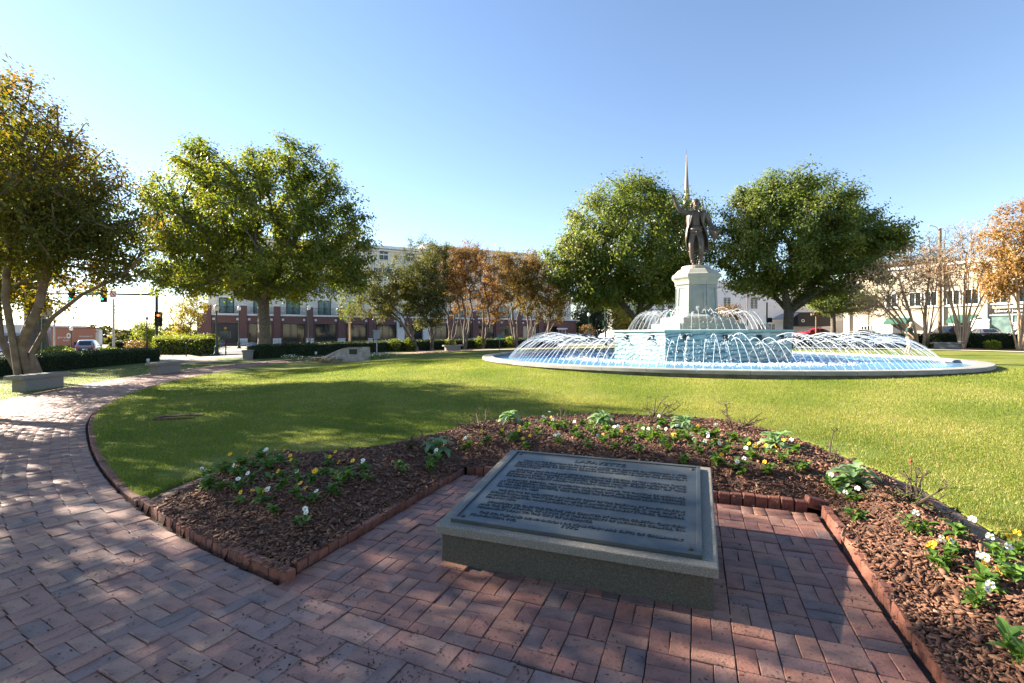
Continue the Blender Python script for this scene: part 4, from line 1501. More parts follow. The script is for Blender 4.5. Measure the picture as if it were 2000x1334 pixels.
rng = np.random.default_rng(8)
jm = [jet_mesh(1.0 + .04 * k, 1.5 + .05 * k, k, .0064) for k in range(6)]
NJ = 204
for i in range(NJ):
    th = 2 * pi * i / NJ
    o = link('water_jet', jm[i % 6] if i < 6 else jm[rng.integers(0, 6)], m_jet, fo)
    o.location = (8.3 * cos(th), 8.3 * sin(th), ZW - .01)
    s = rng.uniform(.70, .96)
    o.scale = (s * rng.uniform(1.0, 1.2), 1, s); o.rotation_euler = (0, 0, th + rng.normal() * .07)
    drops(1.1 * s, 1.62 * o.scale[0], 8.3, ZW, th, 24, rng)
jn = [jet_mesh(.78 + .05 * k, .72 + .05 * k, 20 + k, .0055) for k in range(4)]
for i in range(60):
    th = 2 * pi * i / 60
    o = link('water_jet', jn[i % 4], m_jet, fo)
    o.location = (2.95 * cos(th), 2.95 * sin(th), 1.77)
    s = rng.uniform(.8, 1.1)
    o.scale = (s, 1, s); o.rotation_euler = (0, 0, th + rng.normal() * .12)
    drops(.85 * s, .8 * s, 2.95, 1.77, th, 16, rng)
# foam where the water lands, and spray
def blobs(c, r, n=1):
    N = len(c)
    o_ = np.array([(1, 0, 0), (-1, 0, 0), (0, 1, 0), (0, -1, 0), (0, 0, 1), (0, 0, -1)], float)
    V = c[:, None, :] + o_[None] * r[:, None, :]
    f = np.array([(0, 2, 4), (2, 1, 4), (1, 3, 4), (3, 0, 4), (2, 0, 5), (1, 2, 5), (3, 1, 5), (0, 3, 5)])
    return V.reshape(-1, 3), (np.arange(N)[:, None, None] * 6 + f[None]).reshape(-1, 3)


c = np.concatenate(DROPS); r_ = rng.uniform(.005, .0125, (len(c), 1)) * np.array([1, 1, 1.6])
v, f = blobs(c, r_); link('water_drops', npmesh('water_drops', v, f), m_jet, fo, kind='stuff')
n = 5000
th = rng.uniform(0, 2 * pi, n); r = 5.35 + rng.normal(size=n) * .42
fr_ = rng.uniform(.012, .05, (n, 1)) * np.array([1, 1, .4])
c = np.stack([r * np.cos(th), r * np.sin(th), ZW + np.abs(rng.normal(size=n)) * .035 * np.exp(-((r - 5.35) / .5) ** 2)], 1)
v, f = blobs(c, fr_); link('foam', npmesh('foam', v, f), m_foam, fo, kind='stuff')
n = 2600
th = rng.uniform(0, 2 * pi, n); k = rng.integers(0, 2, n)
r = np.where(k == 0, 5.6 + rng.normal(size=n) * .6, 1.6 + rng.normal(size=n) * .4)
zz = np.where(k == 0, ZW + rng.exponential(.3, n), 1.8 + rng.exponential(.2, n))
c = np.stack([r * np.cos(th), r * np.sin(th), np.minimum(zz, np.where(k == 0, ZW + 1.0, 2.7))], 1)
ok = (r > 3.9) | ((k == 1) & (r > 1.0))
v, f = blobs(c[ok], np.repeat(rng.uniform(.006, .016, (n, 1)), 3, 1)[ok]); link('spray', npmesh('spray', v, f), m_jet, fo, kind='stuff')
# falls under the spouts
fall = MB()
for k in range(8):
    a, b = Vector(oct_(DR, k)), Vector(oct_(DR, k + 1)); nrm = ((a + b) / 2).normalized(); tg = (b - a).normalized()
    for h in (0, 1):
        c = a.lerp(b, .25 + .5 * h)
        for s in range(26):
            z = random.uniform(ZW, 1.38); q = c + nrm * (.24 + .18 * (1.38 - z) ** .5 + random.gauss(0, .03)) + tg * random.gauss(0, .035)
            rr = random.uniform(.007, .015)
            fall.add([(q.x + rr, q.y, z), (q.x - rr, q.y, z), (q.x, q.y + rr, z), (q.x, q.y - rr, z), (q.x, q.y, z + rr * 3), (q.x, q.y, z - rr * 3)],
                     [(0, 2, 4), (2, 1, 4), (1, 3, 4), (3, 0, 4), (2, 0, 5), (1, 2, 5), (3, 1, 5), (0, 3, 5)])
fall.build('spout_falls', m_jet, fo, local=True, kind='stuff')

# pedestal (stands on the drum)
pe = empty('pedestal', 'tall octagonal grey green stone pedestal under the statue, rising from the fountain', 'pedestal', (FX, FY, 1.78))
PZ = 1.78
def octl(name, prof, mat, **k):
    m = MB(); m.lathe([(r, z - PZ) for r, z in prof], 8, a0=OA); return m.build(name, mat, pe, local=True, **k)
for nm, R0, z0, z1 in (('step', 2.05, 1.775, 2.06), ('step', 1.62, 2.06, 2.32)):
    for k in range(8):
        a, b = Vector(oct_(R0, k)), Vector(oct_(R0, k + 1)); a2, b2 = Vector(oct_(R0 - .5, k)), Vector(oct_(R0 - .5, k + 1))
        m = MB()
        sh = (b - a).normalized() * .004
        m.prism([tuple(a + sh), tuple(b - sh), tuple(b2 - sh), tuple(a2 + sh)], z0 - PZ, z1 - PZ); m.build('step_block', m_ped if R0 > 2 else m_ped_top, pe, local=True, bevel=.012)
octl('moulding', [(1.2, 2.30), (1.2, 2.36), (1.08, 2.42), (1.02, 2.46), (.94, 2.50)], m_ped)
octl('shaft', [(.905, 2.49), (.86, 3.74)], m_ped)
for k in range(8):
    a0_, b0_ = Vector(oct_(.905, k)), Vector(oct_(.905, k + 1)); a1_, b1_ = Vector(oct_(.86, k)), Vector(oct_(.86, k + 1))
    nrm = ((a0_ + b0_) / 2).normalized()
    def pt(s, t, o):
        lo = a0_.lerp(b0_, s); hi = a1_.lerp(b1_, s); q = lo.lerp(hi, t)
        return (q.x + nrm.x * o, q.y + nrm.y * o, 2.49 + 1.25 * t - PZ)
    m = MB()
    for s0, s1, t0_, t1_ in ((.02, .16, .02, .98), (.84, .98, .02, .98), (.16, .84, .02, .12), (.16, .84, .9, .98)):
        vs = [pt(s, t, o) for o in (-.01, .026) for s, t in ((s0, t0_), (s1, t0_), (s1, t1_), (s0, t1_))]
        m.add(vs, [(3, 2, 1, 0), (4, 5, 6, 7), (0, 1, 5, 4), (1, 2, 6, 5), (2, 3, 7, 6), (3, 0, 4, 7)])
    m.build('panel_frame', m_ped, pe, local=True)
octl('cornice', [(.88, 3.73), (.93, 3.78), (.93, 3.90), (.97, 3.98), (1.04, 4.05), (1.07, 4.12), (1.07, 4.19), (.98, 4.24), (.82, 4.40), (.74, 4.44)], m_ped_top)
m = MB(); m.lathe([(.62, 4.43 - PZ), (.63, 4.47 - PZ), (.60, 4.58 - PZ), (.58, 4.60 - PZ)], 32); m.build('plinth', m_ped_top, pe, local=True)


# ------------------------------------------------------------------ figures
def skin_body(name, verts, edges, rads, mat, parent, sub=1, rootv=0, subdiv_first=True):
    me = bpy.data.meshes.new(name)
    me.from_pydata(verts, edges, []); me.update()
    o = bpy.data.objects.new('tmp', me); COL.objects.link(o)
    sk = o.modifiers.new('s', 'SKIN'); sk.use_smooth_shade = True
    for i, r in enumerate(rads):
        d = me.skin_vertices[0].data[i]
        d.radius = r if hasattr(r, '__len__') else (r, r); d.use_root = (i == rootv)
    sb = o.modifiers.new('b', 'SUBSURF'); sb.levels = sb.render_levels = sub
    dg = bpy.context.evaluated_depsgraph_get()
    out = bpy.data.meshes.new_from_object(o.evaluated_get(dg))
    bpy.data.objects.remove(o)
    out.name = name; out.materials.clear()
    out.polygons.foreach_set('use_smooth', np.ones(len(out.polygons), bool))
    return link(name, out, mat, parent)


st = empty('statue', 'bronze statue of a man in a long coat, one arm raised, hat in hand', 'statue', (FX, FY, 4.6), -AZ + radians(8))
K = 1.655
st.scale = (K, K, K)
# x right as seen from the path, -y towards the path
V = [(0, 0, .93), (0, .01, 1.10), (0, .01, 1.28), (0, .0, 1.43), (0, -.01, 1.52), (0, -.02, 1.60), (0, -.025, 1.70), (0, -.02, 1.765),
     (-.17, .0, 1.44), (-.29, -.02, 1.475), (-.42, -.05, 1.535), (-.50, -.09, 1.67), (-.555, -.13, 1.79),            # raised arm 8-12
     (.19, .0, 1.43), (.285, .02, 1.30), (.345, .01, 1.16), (.385, -.06, 1.05), (.405, -.10, .97),                   # hanging arm 13-17
     (-.095, 0, .88), (-.115, -.02, .68), (-.115, -.04, .48), (-.10, .01, .30), (-.055, .03, .09), (-.075, -.10, .035),   # leg 18-23
     (.095, 0, .88), (.115, -.06, .68), (.115, -.10, .46), (.115, -.05, .28), (.105, -.04, .09), (.065, -.18, .035)]     # leg 24-29
Ed = [(0, 1), (1, 2), (2, 3), (3, 4), (4, 5), (5, 6), (6, 7), (3, 8), (8, 9), (9, 10), (10, 11), (11, 12), (3, 13), (13, 14), (14, 15), (15, 16), (16, 17),
      (0, 18), (18, 19), (19, 20), (20, 21), (21, 22), (22, 23), (0, 24), (24, 25), (25, 26), (26, 27), (27, 28), (28, 29)]
Rd = [(.155, .115), (.14, .105), (.155, .115), (.15, .10), .06, (.072, .085), (.085, .098), (.055, .06),
      .085, .072, .062, .055, .042, .09, .075, .066, .056, .045,
      .105, .092, .070, .075, .048, (.05, .035), .105, .092, .070, .075, .048, (.05, .035)]
# hands: palm and five bent fingers each
def hand(base, dirv, palm_n, L=.10, curl=.5):
    d = Vector(dirv).normalized(); n = Vector(palm_n).normalized(); s = d.cross(n).normalized()
    b = len(V)
    V.append(tuple(Vector(base) + d * L * .55)); Rd.append((.040, .028))
    pi_ = b
    return d, n, s, pi_
i0 = 12
for wrist, dv, nv_, curl in ((12, (-.25, -.1, 1), (.2, -1, 0), .25), (17, (.1, -.3, -1), (-1, 0, 0), 1.1)):
    d, n, s, pidx = hand(V[wrist], dv, nv_)
    Ed.append((wrist, pidx))
    P0 = Vector(V[pidx])
    for q, (off, ln) in enumerate(((-.03, .075), (-.010, .088), (.010, .083), (.03, .066))):
        a = P0 + s * off + d * .03; b_ = a + (d * cos(curl * .5) + n * sin(curl * .5)) * ln * .55 + s * off * .4; c_ = b_ + (d * cos(curl * 1.4) + n * sin(curl * 1.4)) * ln * .45
        k = len(V); V += [tuple(a), tuple(b_), tuple(c_)]; Rd += [.013, .0115, .009]; Ed += [(pidx, k), (k, k + 1), (k + 1, k + 2)]
    a = P0 - s * .035 - d * .01; b_ = a - s * .03 + d * .03 + n * .01; c_ = b_ + d * .035 + n * .015
    k = len(V); V += [tuple(a), tuple(b_), tuple(c_)]; Rd += [.015, .013, .010]; Ed += [(pidx, k), (k, k + 1), (k + 1, k + 2)]
skin_body('body', V, Ed, Rd, m_bronze, st, 2)
m = MB()      # face
m.add([(-.014, -.118, 1.655), (.014, -.118, 1.655), (0, -.148, 1.650), (0, -.112, 1.705)], [(0, 1, 2), (1, 3, 2), (3, 0, 2)])
m.ball((-.032, -.103, 1.692), .014, 8, 6); m.ball((.032, -.103, 1.692), .014, 8, 6)
m.box((0, -.112, 1.715), (.10, .02, .012)); m.box((0, -.112, 1.625), (.045, .015, .010)); m.ball((0, -.105, 1.595), .028, 8, 6)
m.build('face', m_bronze, st, local=True, smooth=True)
m = MB()      # hair with side rolls and a queue
m.ball((0, .0, 1.725), .105, 14, 9, .86); m.ball((-.10, .01, 1.66), .042, 10, 7); m.ball((.10, .01, 1.66), .042, 10, 7); m.ball((-.112, .015, 1.62), .03, 9, 6); m.tube([(0, .10, 1.68), (0, .13, 1.58), (0, .12, 1.46)], [.03, .028, .018], 7)
m.build('hair', m_bronze, st, local=True, smooth=True)


def sheetloft(rows, thick):
    """rows of points -> a thick sheet"""
    a, b = len(rows), len(rows[0])
    m = MB()
    m.add([p for r in rows for p in r], [(i * b + j, i * b + j + 1, (i + 1) * b + j + 1, (i + 1) * b + j) for i in range(a - 1) for j in range(b - 1)])
    return m


rows = []
for z, rx, ry, cx, a0, a1 in ((1.50, .10, .085, 0, -50, 230), (1.46, .215, .125, .02, -60, 240), (1.38, .225, .15, .02, -62, 242), (1.25, .215, .155, .0, -52, 232), (1.10, .20, .15, 0, -35, 215), (.98, .225, .175, .0, -25, 205), (.85, .25, .20, .01, -18, 205), (.70, .265, .215, .02, -12, 200), (.55, .26, .21, .04, -10, 170), (.43, .25, .20, .06, -10, 150)):
    rows.append([(cx + rx * cos(radians(t)) * (1 + .05 * sin(t * .16 + z * 3)), .0 + ry * sin(radians(t)) * (1 + .07 * sin(t * .13)), z) for t in np.linspace(a0, a1, 33)])
m = sheetloft(rows, .02)
o = m.build('coat', m_bronze, st, local=True, smooth=True)
md = o.modifiers.new('thick', 'SOLIDIFY'); md.thickness = .022
m = MB()      # lapels, waistcoat skirts, sash, epaulettes, cuffs
for sx in (-1, 1):
    m.tube([(sx * .05, -.105, 1.49), (sx * .105, -.125, 1.38), (sx * .135, -.12, 1.22), (sx * .165, -.10, 1.08)], [.016, .022, .02, .012], 6)
    m.ball((sx * .205 + .01, .0, 1.475), .062, 10, 6, .45)
    for q in range(7): m.bar((sx * (.17 + .012 * q), -.05 + .012 * q, 1.47), (sx * (.18 + .012 * q), -.055 + .012 * q, 1.425), .007, .006, 5)
for q in range(7): m.ball((0.0, -.118 - .004 * sin(q), 1.40 - q * .055), .011, 7, 5)
m.build('trimmings', m_bronze, st, local=True, smooth=True)
rows = [[(r * 1.22 * cos(radians(t)), -r * .86 * sin(radians(t)) - .005, z + .02 * abs(cos(radians(t)))) for t in np.linspace(-10, 190, 21)] for z, r in ((1.08, .128), (1.0, .135), (.93, .15), (.88, .158))]
o = sheetloft(rows, .01).build('waistcoat', m_bronze, st, local=True, smooth=True)
md = o.modifiers.new('thick', 'SOLIDIFY'); md.thickness = .014
m = MB(); m.tube([(-.16, -.06, 1.0), (-.08, -.14, .985), (.0, -.15, .95), (.09, -.14, .99), (.17, -.07, 1.04)], [.022, .026, .03, .026, .022], 7); m.tube([(0, -.155, .95), (-.01, -.165, .87), (.03, -.15, .84), (.05, -.15, .93)], .013, 6); m.build('sash', m_bronze, st, local=True, smooth=True)
m = MB(); m.bar((.19, -.03, 1.12), (.255, .12, .15), .013, .009, 6); m.ball((.185, -.045, 1.17), .03, 8, 6, 1.3); m.bar((.17, -.06, 1.14), (.21, -.01, 1.13), .009, .009, 5); m.build('sword', m_bronze, st, local=True, smooth=True)
m = MB()      # three-cornered hat held low
m.add([(.30, -.15, .965), (.62, -.14, .955), (.44, -.18, .63), (.30, -.06, .975), (.62, -.05, .965), (.44, -.10, .63), (.45, -.27, .86)], [(0, 2, 6), (1, 0, 6), (2, 1, 6), (3, 4, 5), (0, 3, 5, 2), (1, 2, 5, 4), (0, 1, 4, 3)])
m.tube([(.30, -.13, .97), (.44, -.15, 1.02), (.62, -.12, .97), (.55, -.16, .80), (.44, -.16, .63), (.35, -.16, .81), (.30, -.13, .97)], .02, 6)
m.build('hat', m_bronze, st, local=True)
m = MB()
for sx, kx, ky in ((-1, -.11, .01), (1, .115, -.05)):
    for z, r in ((.40, .079), (.16, .058), (.12, .060)):
        m.lathe([(r, z - .012), (r + .006, z), (r, z + .012)], 12, c=(kx + (.04 if sx < 0 and z < .2 else 0), ky + .0, 0), capb=False, capt=False)
m.build('boot_trim', m_bronze, st, local=True, smooth=True)

# man walking behind the basin
x, y, z = wp(1776, 26)
pm = empty('person', 'man in dark green T-shirt and tan shorts walking behind the fountain basin, head bowed', 'person', (x, y, z), radians(35))
V = [(0, 0, .95), (0, 0, 1.12), (0, -.01, 1.30), (0, 0, 1.42), (0, -.04, 1.50), (0, -.075, 1.57), (0, -.09, 1.66),
     (-.17, 0, 1.41), (-.23, -.02, 1.18), (-.20, -.18, 1.02), (.17, 0, 1.41), (.23, .05, 1.18), (.22, -.08, 1.0),
     (-.10, 0, .9), (-.11, -.08, .5), (-.11, .02, .10), (-.11, -.12, .04), (.10, 0, .9), (.11, .06, .5), (.11, .22, .14), (.11, .14, .05)]
Ed = [(0, 1), (1, 2), (2, 3), (3, 4), (4, 5), (5, 6), (3, 7), (7, 8), (8, 9), (3, 10), (10, 11), (11, 12), (0, 13), (13, 14), (14, 15), (15, 16), (0, 17), (17, 18), (18, 19), (19, 20)]
Rd = [(.16, .115), (.155, .115), (.175, .12), (.16, .10), .06, (.075, .09), (.075, .09), .075, .052, .036, .075, .052, .036, .105, .072, .045, (.045, .035), .105, .072, .045, (.045, .035)]
for wi, sx in ((9, -1), (12, 1)):
    p0 = Vector(V[wi]); k = len(V)
    V.append(tuple(p0 + Vector((0, -.05, -.06)))); Rd.append((.035, .025)); Ed.append((wi, k))
    for q in range(4):
        a = Vector(V[k]) + Vector((0, -.02 + .018 * q, -.04)); V.append(tuple(a)); Rd.append(.010); Ed.append((k, len(V) - 1))
        V.append(tuple(a + Vector((0, -.01, -.04)))); Rd.append(.008); Ed.append((len(V) - 2, len(V) - 1))
    V.append(tuple(Vector(V[k]) + Vector((-sx * .03, -.03, -.02)))); Rd.append(.011); Ed.append((k, len(V) - 1))
skin_body('body', V, Ed, Rd, m_skin, pm, 1)
m = MB(); m.ball((0, -.085, 1.665), .098, 12, 8, 1.02); m.build('hair', m_hair, pm, local=True, smooth=True)
rows = [[(rx * cos(t), ry * sin(t) + oy, z) for t in np.linspace(0, 2 * pi, 20)] for z, rx, ry, oy in ((.90, .195, .15, 0), (1.1, .19, .145, 0), (1.3, .215, .15, 0), (1.42, .20, .125, 0), (1.47, .11, .09, -.01))]
m = sheetloft(rows, 0)
for sx in (-1, 1): m.bar((sx * .16, 0, 1.42), (sx * .245, 0, 1.22), .095, .08, 10, False)
m.build('shirt', m_shirt, pm, local=True, smooth=True)
m = MB(); m.bar((-.10, 0, .98), (-.115, -.06, .52), .14, .105, 12, False); m.bar((.10, 0, .98), (.115, .05, .52), .14, .105, 12, False); m.build('shorts', m_short, pm, local=True, smooth=True)

# ------------------------------------------------------------------ trees
def pxs(base, pts):
    """stem points given as (photo px, photo py, depth) -> relative to the foot"""
    return [(((px - 1000) / FPX * Z) - base[0], Z - base[1], zy(py, Z) - base[2]) for px, py, Z in pts]


b = (-16.5, 16.7, H(-16.5, 16.7))
make_tree('crape_myrtle', 'big multi-stemmed crape myrtle turning orange behind the nearest granite bench', b,
          [[(0, 0, 0)] + pxs(b, [(62, 690, 16.6), (100, 622, 16.5), (160, 575, 16.3), (235, 540, 16.2), (275, 505, 16)]),
           [(0, 0, 0)] + pxs(b, [(40, 675, 16.4), (75, 600, 16.2), (95, 510, 16), (115, 420, 16)]),
           [(.1, .3, 0)] + pxs(b, [(45, 650, 17.2), (80, 565, 17.4), (150, 470, 17.6)]),
           [(-.3, .1, 0)] + pxs(b, [(0, 660, 16.8), (-10, 560, 16.8), (-30, 430, 16.7)]),
           [(-.2, -.2, 0)] + pxs(b, [(25, 665, 16.2), (10, 580, 15.8), (20, 440, 15.5)])],
          [PE(60, 330, 16.6, 155, 140), PE(175, 400, 16.4, 120, 110), PE(-70, 350, 16.7, 150, 160), PE(110, 470, 16.0, 150, 75), PE(205, 470, 16.8, 75, 80), PE(40, 215, 16.6, 70, 70), PE(225, 535, 16.3, 55, 40), PE(25, 590, 17.2, 85, 42), PE(140, 560, 17.2, 55, 32), PE(-40, 540, 16.8, 80, 60)],
          820, crape_a, m_barkc, 41, r0=.125, rt=.008, nleaf=74, sig=.26, L=.11, Wd=.068, bf=.3, power=.42, voids=16, vr=.28, step=.5, ex=.42, flare=.2, group='crape myrtles round the lawn')
for i, (ang, sc, lab) in enumerate(((205, 1.0, 'crape myrtle shading the path, second along from the orange one'), (219, 1.0, 'crape myrtle shading the path nearest the camera on the left'))):
    x, y = FX + 25.4 * cos(radians(ang)), FY + 25.4 * sin(radians(ang))
    b = (x, y, H(x, y))
    rg = random.Random(60 + i)
    sts = []
    for k in range(5):
        a = 2 * pi * k / 5 + rg.random()
        sts.append([(.15 * cos(a), .15 * sin(a), 0)] + [(cos(a) * q * .33 + rg.gauss(0, .08), sin(a) * q * .33 + rg.gauss(0, .08), q * 1.05) for q in (1, 2, 3, 4)])
    make_tree('crape_myrtle', lab, b, sts, [((x, y, 6.4), (3.2, 3.2, 3.1)), ((x + .5, y + .3, 7.7), (2.1, 2.1, 1.7)), ((x - 1.2, y + 1.4, 5.7), (2.9, 2.9, 2.1)), ((x + 1.2, y - 1.2, 6.5), (2.4, 2.4, 2.0))],
              330, crape_a, m_barkc, 50 + i, r0=.11, rt=.010, nleaf=56, sig=.36, L=.15, Wd=.09, bf=.3, power=.45, voids=9, vr=.38, step=.6, group='crape myrtles round the lawn')

# oaks
x, y, z = wp(66, 34); b = (x, y, z)
make_tree('oak_tree', 'large oak at the far left with a thick rough trunk by the street', b, [[(0, 0, -.2), (.1, 0, 2.0), (.2, 0, 4.2)]],
          [PE(0, 390, 34, 235, 135), PE(-150, 430, 34, 180, 120), PE(90, 330, 34, 120, 90), PE(20, 540, 33, 70, 45)], 360, oak_leaf, m_barko, 71, r0=.60, rt=.02, nleaf=90, sig=.55, L=.26, Wd=.16, power=.4, voids=8, step=1.2, group='oak trees', flare=.5)
x, y, z = wp(515, 37); b = (x, y, z)
make_tree('oak_tree', 'broad green oak with a domed crown in front of the brick building', b, [[(0, 0, -.2), (.05, 0, 1.5), (-.02, 0, 3.2), (-.05, 0, 4.3)]],
          [PE(510, 425, 37, 200, 130), PE(385, 440, 36.5, 105, 125), PE(640, 450, 37, 92, 115), PE(540, 548, 36.5, 190, 42), PE(425, 335, 37, 85, 60), PE(570, 330, 37, 95, 60), PE(340, 500, 37, 70, 75), PE(660, 520, 36, 70, 60), PE(350, 550, 36, 70, 40)],
          820, oak_leaf, m_barko, 72, r0=.43, rt=.015, nleaf=125, sig=.42, L=.22, Wd=.13, voids=9, vr=.22, flat=.6, power=.36, step=1.0, group='oak trees', flare=.35)
x, y, z = wp(1243, 45); b = (x, y, z)
make_tree('oak_tree', 'sunlit oak left of the statue with a forked trunk', b, [[(0, 0, -.2), (.05, 0, 1.6), (-.15, 0, 2.6)], [(0, 0, -.2), (.05, .1, 1.6), (.35, .1, 3.0)]],
          [PE(1232, 470, 45, 145, 115), PE(1150, 500, 44.5, 88, 95), PE(1325, 475, 46, 78, 110), PE(1232, 385, 45, 85, 52), PE(1108, 520, 44, 50, 62), PE(1290, 560, 45, 90, 40), PE(1170, 575, 44.5, 70, 30)],
          700, oak_leaf2, m_barko, 73, r0=.42, rt=.015, nleaf=140, sig=.46, L=.25, Wd=.14, voids=6, vr=.2, flat=.8, power=.34, step=1.1, group='oak trees')
x, y, z = wp(1540, 42); b = (x, y, z)
make_tree('oak_tree', 'wide dark oak right of the statue with branches reaching right', b, [[(0, 0, -.2), (-.03, 0, 1.5), (.02, 0, 3.0)]],
          [PE(1535, 450, 42, 130, 115), PE(1465, 500, 42, 80, 88), PE(1660, 470, 42, 110, 72), PE(1555, 378, 42, 95, 54), PE(1600, 545, 42, 120, 42), PE(1480, 400, 42, 62, 45), PE(1720, 475, 42, 55, 32), PE(1640, 395, 42, 55, 45)],
          680, oak_leaf2, m_barko, 74, r0=.40, rt=.015, nleaf=135, sig=.44, L=.24, Wd=.135, voids=8, vr=.22, flat=.65, power=.36, step=1.1, group='oak trees')

# crape myrtles across the lawn and on the right
def crape(px, label, ells, seed, leaf, bark, n, nleaf, stems=5, r=25.6, hb=None, lean=0, sig=.23, L=.14, Wd=.08, r0=.095, rt=.007, voids=7, spread=.2, bf=.3, power=.5, ex=.5, jit=.06, step=.6, fan=False):
    x, y, z = ringp(px, r)
    b = (x, y, z)
    Z = y
    E_ = [PE(e[0], e[1], Z + (e[4] if len(e) > 4 else 0), e[2], e[3], .9) for e in ells]
    rg = random.Random(seed)
    cx = sum(e[0][0] for e in E_) / len(E_) - x
    zlow = min(e[0][2] - e[1][2] for e in E_) - z
    zm = max(1.4, zlow)
    sts = []
    if fan:
        ends = sample_ells(np.random.default_rng(seed + 500), E_, stems * 2, .6)
        for k in range(stems):
            e = np.array(ends[k]) - np.array(b)
            a = atan2(e[1], e[0]); q0 = np.array([.12 * cos(a), .12 * sin(a), -.05])
            bend = np.array([rg.gauss(0, .10), rg.gauss(0, .10), 0])
            sts.append([tuple(q0 + (e - q0) * np.array([f ** 1.25, f ** 1.25, f ** .92]) + bend * sin(pi * f * 1.5)) for f in np.linspace(0, 1, 7)])
    for k in range(0 if fan else stems):
        a = 2 * pi * k / stems + rg.uniform(-.4, .4)
        pts = [(.10 * cos(a), .10 * sin(a), -.05)]
        for q in range(1, 5):
            f = q / 4
            pts.append((cos(a) * (spread * zm * f ** 1.1) + cx * f * .75 + rg.gauss(0, .05), sin(a) * (spread * zm * f) + rg.gauss(0, .05), f * (zm * 1.15) + rg.uniform(-.05, .15)))
        sts.append(pts)
    return make_tree('crape_myrtle', label, b, sts, E_, int(n * 1.25), leaf, bark, seed, r0=r0, rt=rt, nleaf=nleaf, sig=sig, L=L, Wd=Wd, bf=bf, power=power, voids=voids, vr=.35, step=step, group='crape myrtles round the lawn', ex=ex, flare=.3, jit=jit)


crape(815, 'dark green crape myrtle beyond the lawn, left end of the row before the hotel', [(770, 560, 80, 65), (825, 530, 55, 75), (735, 590, 50, 40)], 81, crape_b, m_barkc, 330, 70, 5)
crape(844, 'tall dark olive crape myrtle with a feathery top, second in the row before the hotel', [(848, 545, 45, 85), (855, 500, 30, 45), (830, 600, 45, 45)], 82, crape_b, m_barkc, 260, 64, 4)
crape(882, 'thin crape myrtle with dull red-brown leaves behind the lime bush', [(882, 550, 34, 75), (892, 500, 26, 35)], 83, crape_c, m_barkc, 170, 34, 4, voids=8)
crape(907, 'crape myrtle with a pale Y-shaped trunk behind the lawn bench', [(905, 550, 42, 68), (918, 500, 34, 40)], 84, crape_c, m_barkc, 190, 40, 4, voids=7)
crape(942, 'orange brown crape myrtle to the right of the lawn bench', [(950, 535, 48, 65), (960, 590, 35, 45)], 85, crape_c, m_barkc, 210, 44, 5, voids=6)
crape(1008, 'russet crape myrtle at the left end of the water jets', [(1005, 550, 48, 65), (990, 510, 30, 35)], 86, crape_d, m_barkc, 210, 46, 5, voids=6)
crape(1034, 'green and gold crape myrtle behind the left edge of the jets', [(1045, 565, 45, 62), (1040, 520, 35, 35)], 87, crape_d, m_barkc, 210, 48, 4, voids=6)
crape(1062, 'crape myrtle leaning right towards the sunlit oak, tinged red', [(1088, 585, 52, 48), (1075, 545, 38, 40)], 88, crape_d, m_barkc, 200, 42, 3, voids=6)
crape(1794, 'almost bare crape myrtle leaning left over the walking man', [(1735, 565, 78, 62), (1770, 520, 55, 45), (1700, 600, 50, 35)], 91, twig_leaf, m_barkl, 1300, 8, 11, fan=True, sig=.10, L=.06, Wd=.035, r0=.065, rt=.006, voids=4, spread=.16, bf=.25, jit=.045, step=.5)
crape(1806, 'bare upright crape myrtle between the walking man and the black car', [(1812, 535, 55, 85), (1825, 490, 45, 45)], 92, twig_leaf, m_barkl, 1000, 6, 8, fan=True, sig=.10, L=.055, Wd=.03, r0=.065, rt=.006, voids=4, spread=.18, bf=.25, jit=.045, step=.5)
crape(1880, 'bare pale-stemmed crape myrtle in mulch before the cream building', [(1870, 520, 70, 75), (1890, 470, 60, 45), (1830, 520, 45, 55), (1925, 540, 40, 60)], 93, twig_leaf, m_barkl, 1500, 7, 13, fan=True, sig=.10, L=.06, Wd=.035, r0=.065, rt=.006, voids=4, spread=.17, bf=.25, jit=.045, step=.5)
crape(1992, 'orange leaved crape myrtle at the far right edge of the lawn', [(1965, 500, 55, 75), (2010, 450, 70, 75), (2060, 520, 70, 90), (1945, 560, 35, 35)], 94, crape_r, m_barkl, 560, 42, 10, fan=True, sig=.24, L=.14, Wd=.075, r0=.07, rt=.007, voids=10, spread=.17, bf=.25)


def small_tree(name, label, px, Z, ells, leaf, bark, seed, n=120, nleaf=45, r0=.09, L=.15, Wd=.09, sig=.3, trunk=None, cat='tree', group=None, voids=3, stems=None):
    x, y, z = wp(px, Z); b = (x, y, z)
    E_ = [PE(e[0], e[1], Z, e[2], e[3], .9) for e in ells]
    zl = max(.5, min(e[0][2] - e[1][2] for e in E_) - z + .3)
    sts = stems or [[(0, 0, -.1), (.03, 0, zl * .5), (0, .03, zl)]]
    return make_tree(name, label, b, sts, E_, n, leaf, bark, seed, r0=r0, rt=.012, nleaf=nleaf, sig=sig, L=L, Wd=Wd, voids=voids, step=.8, group=group, cat=cat)


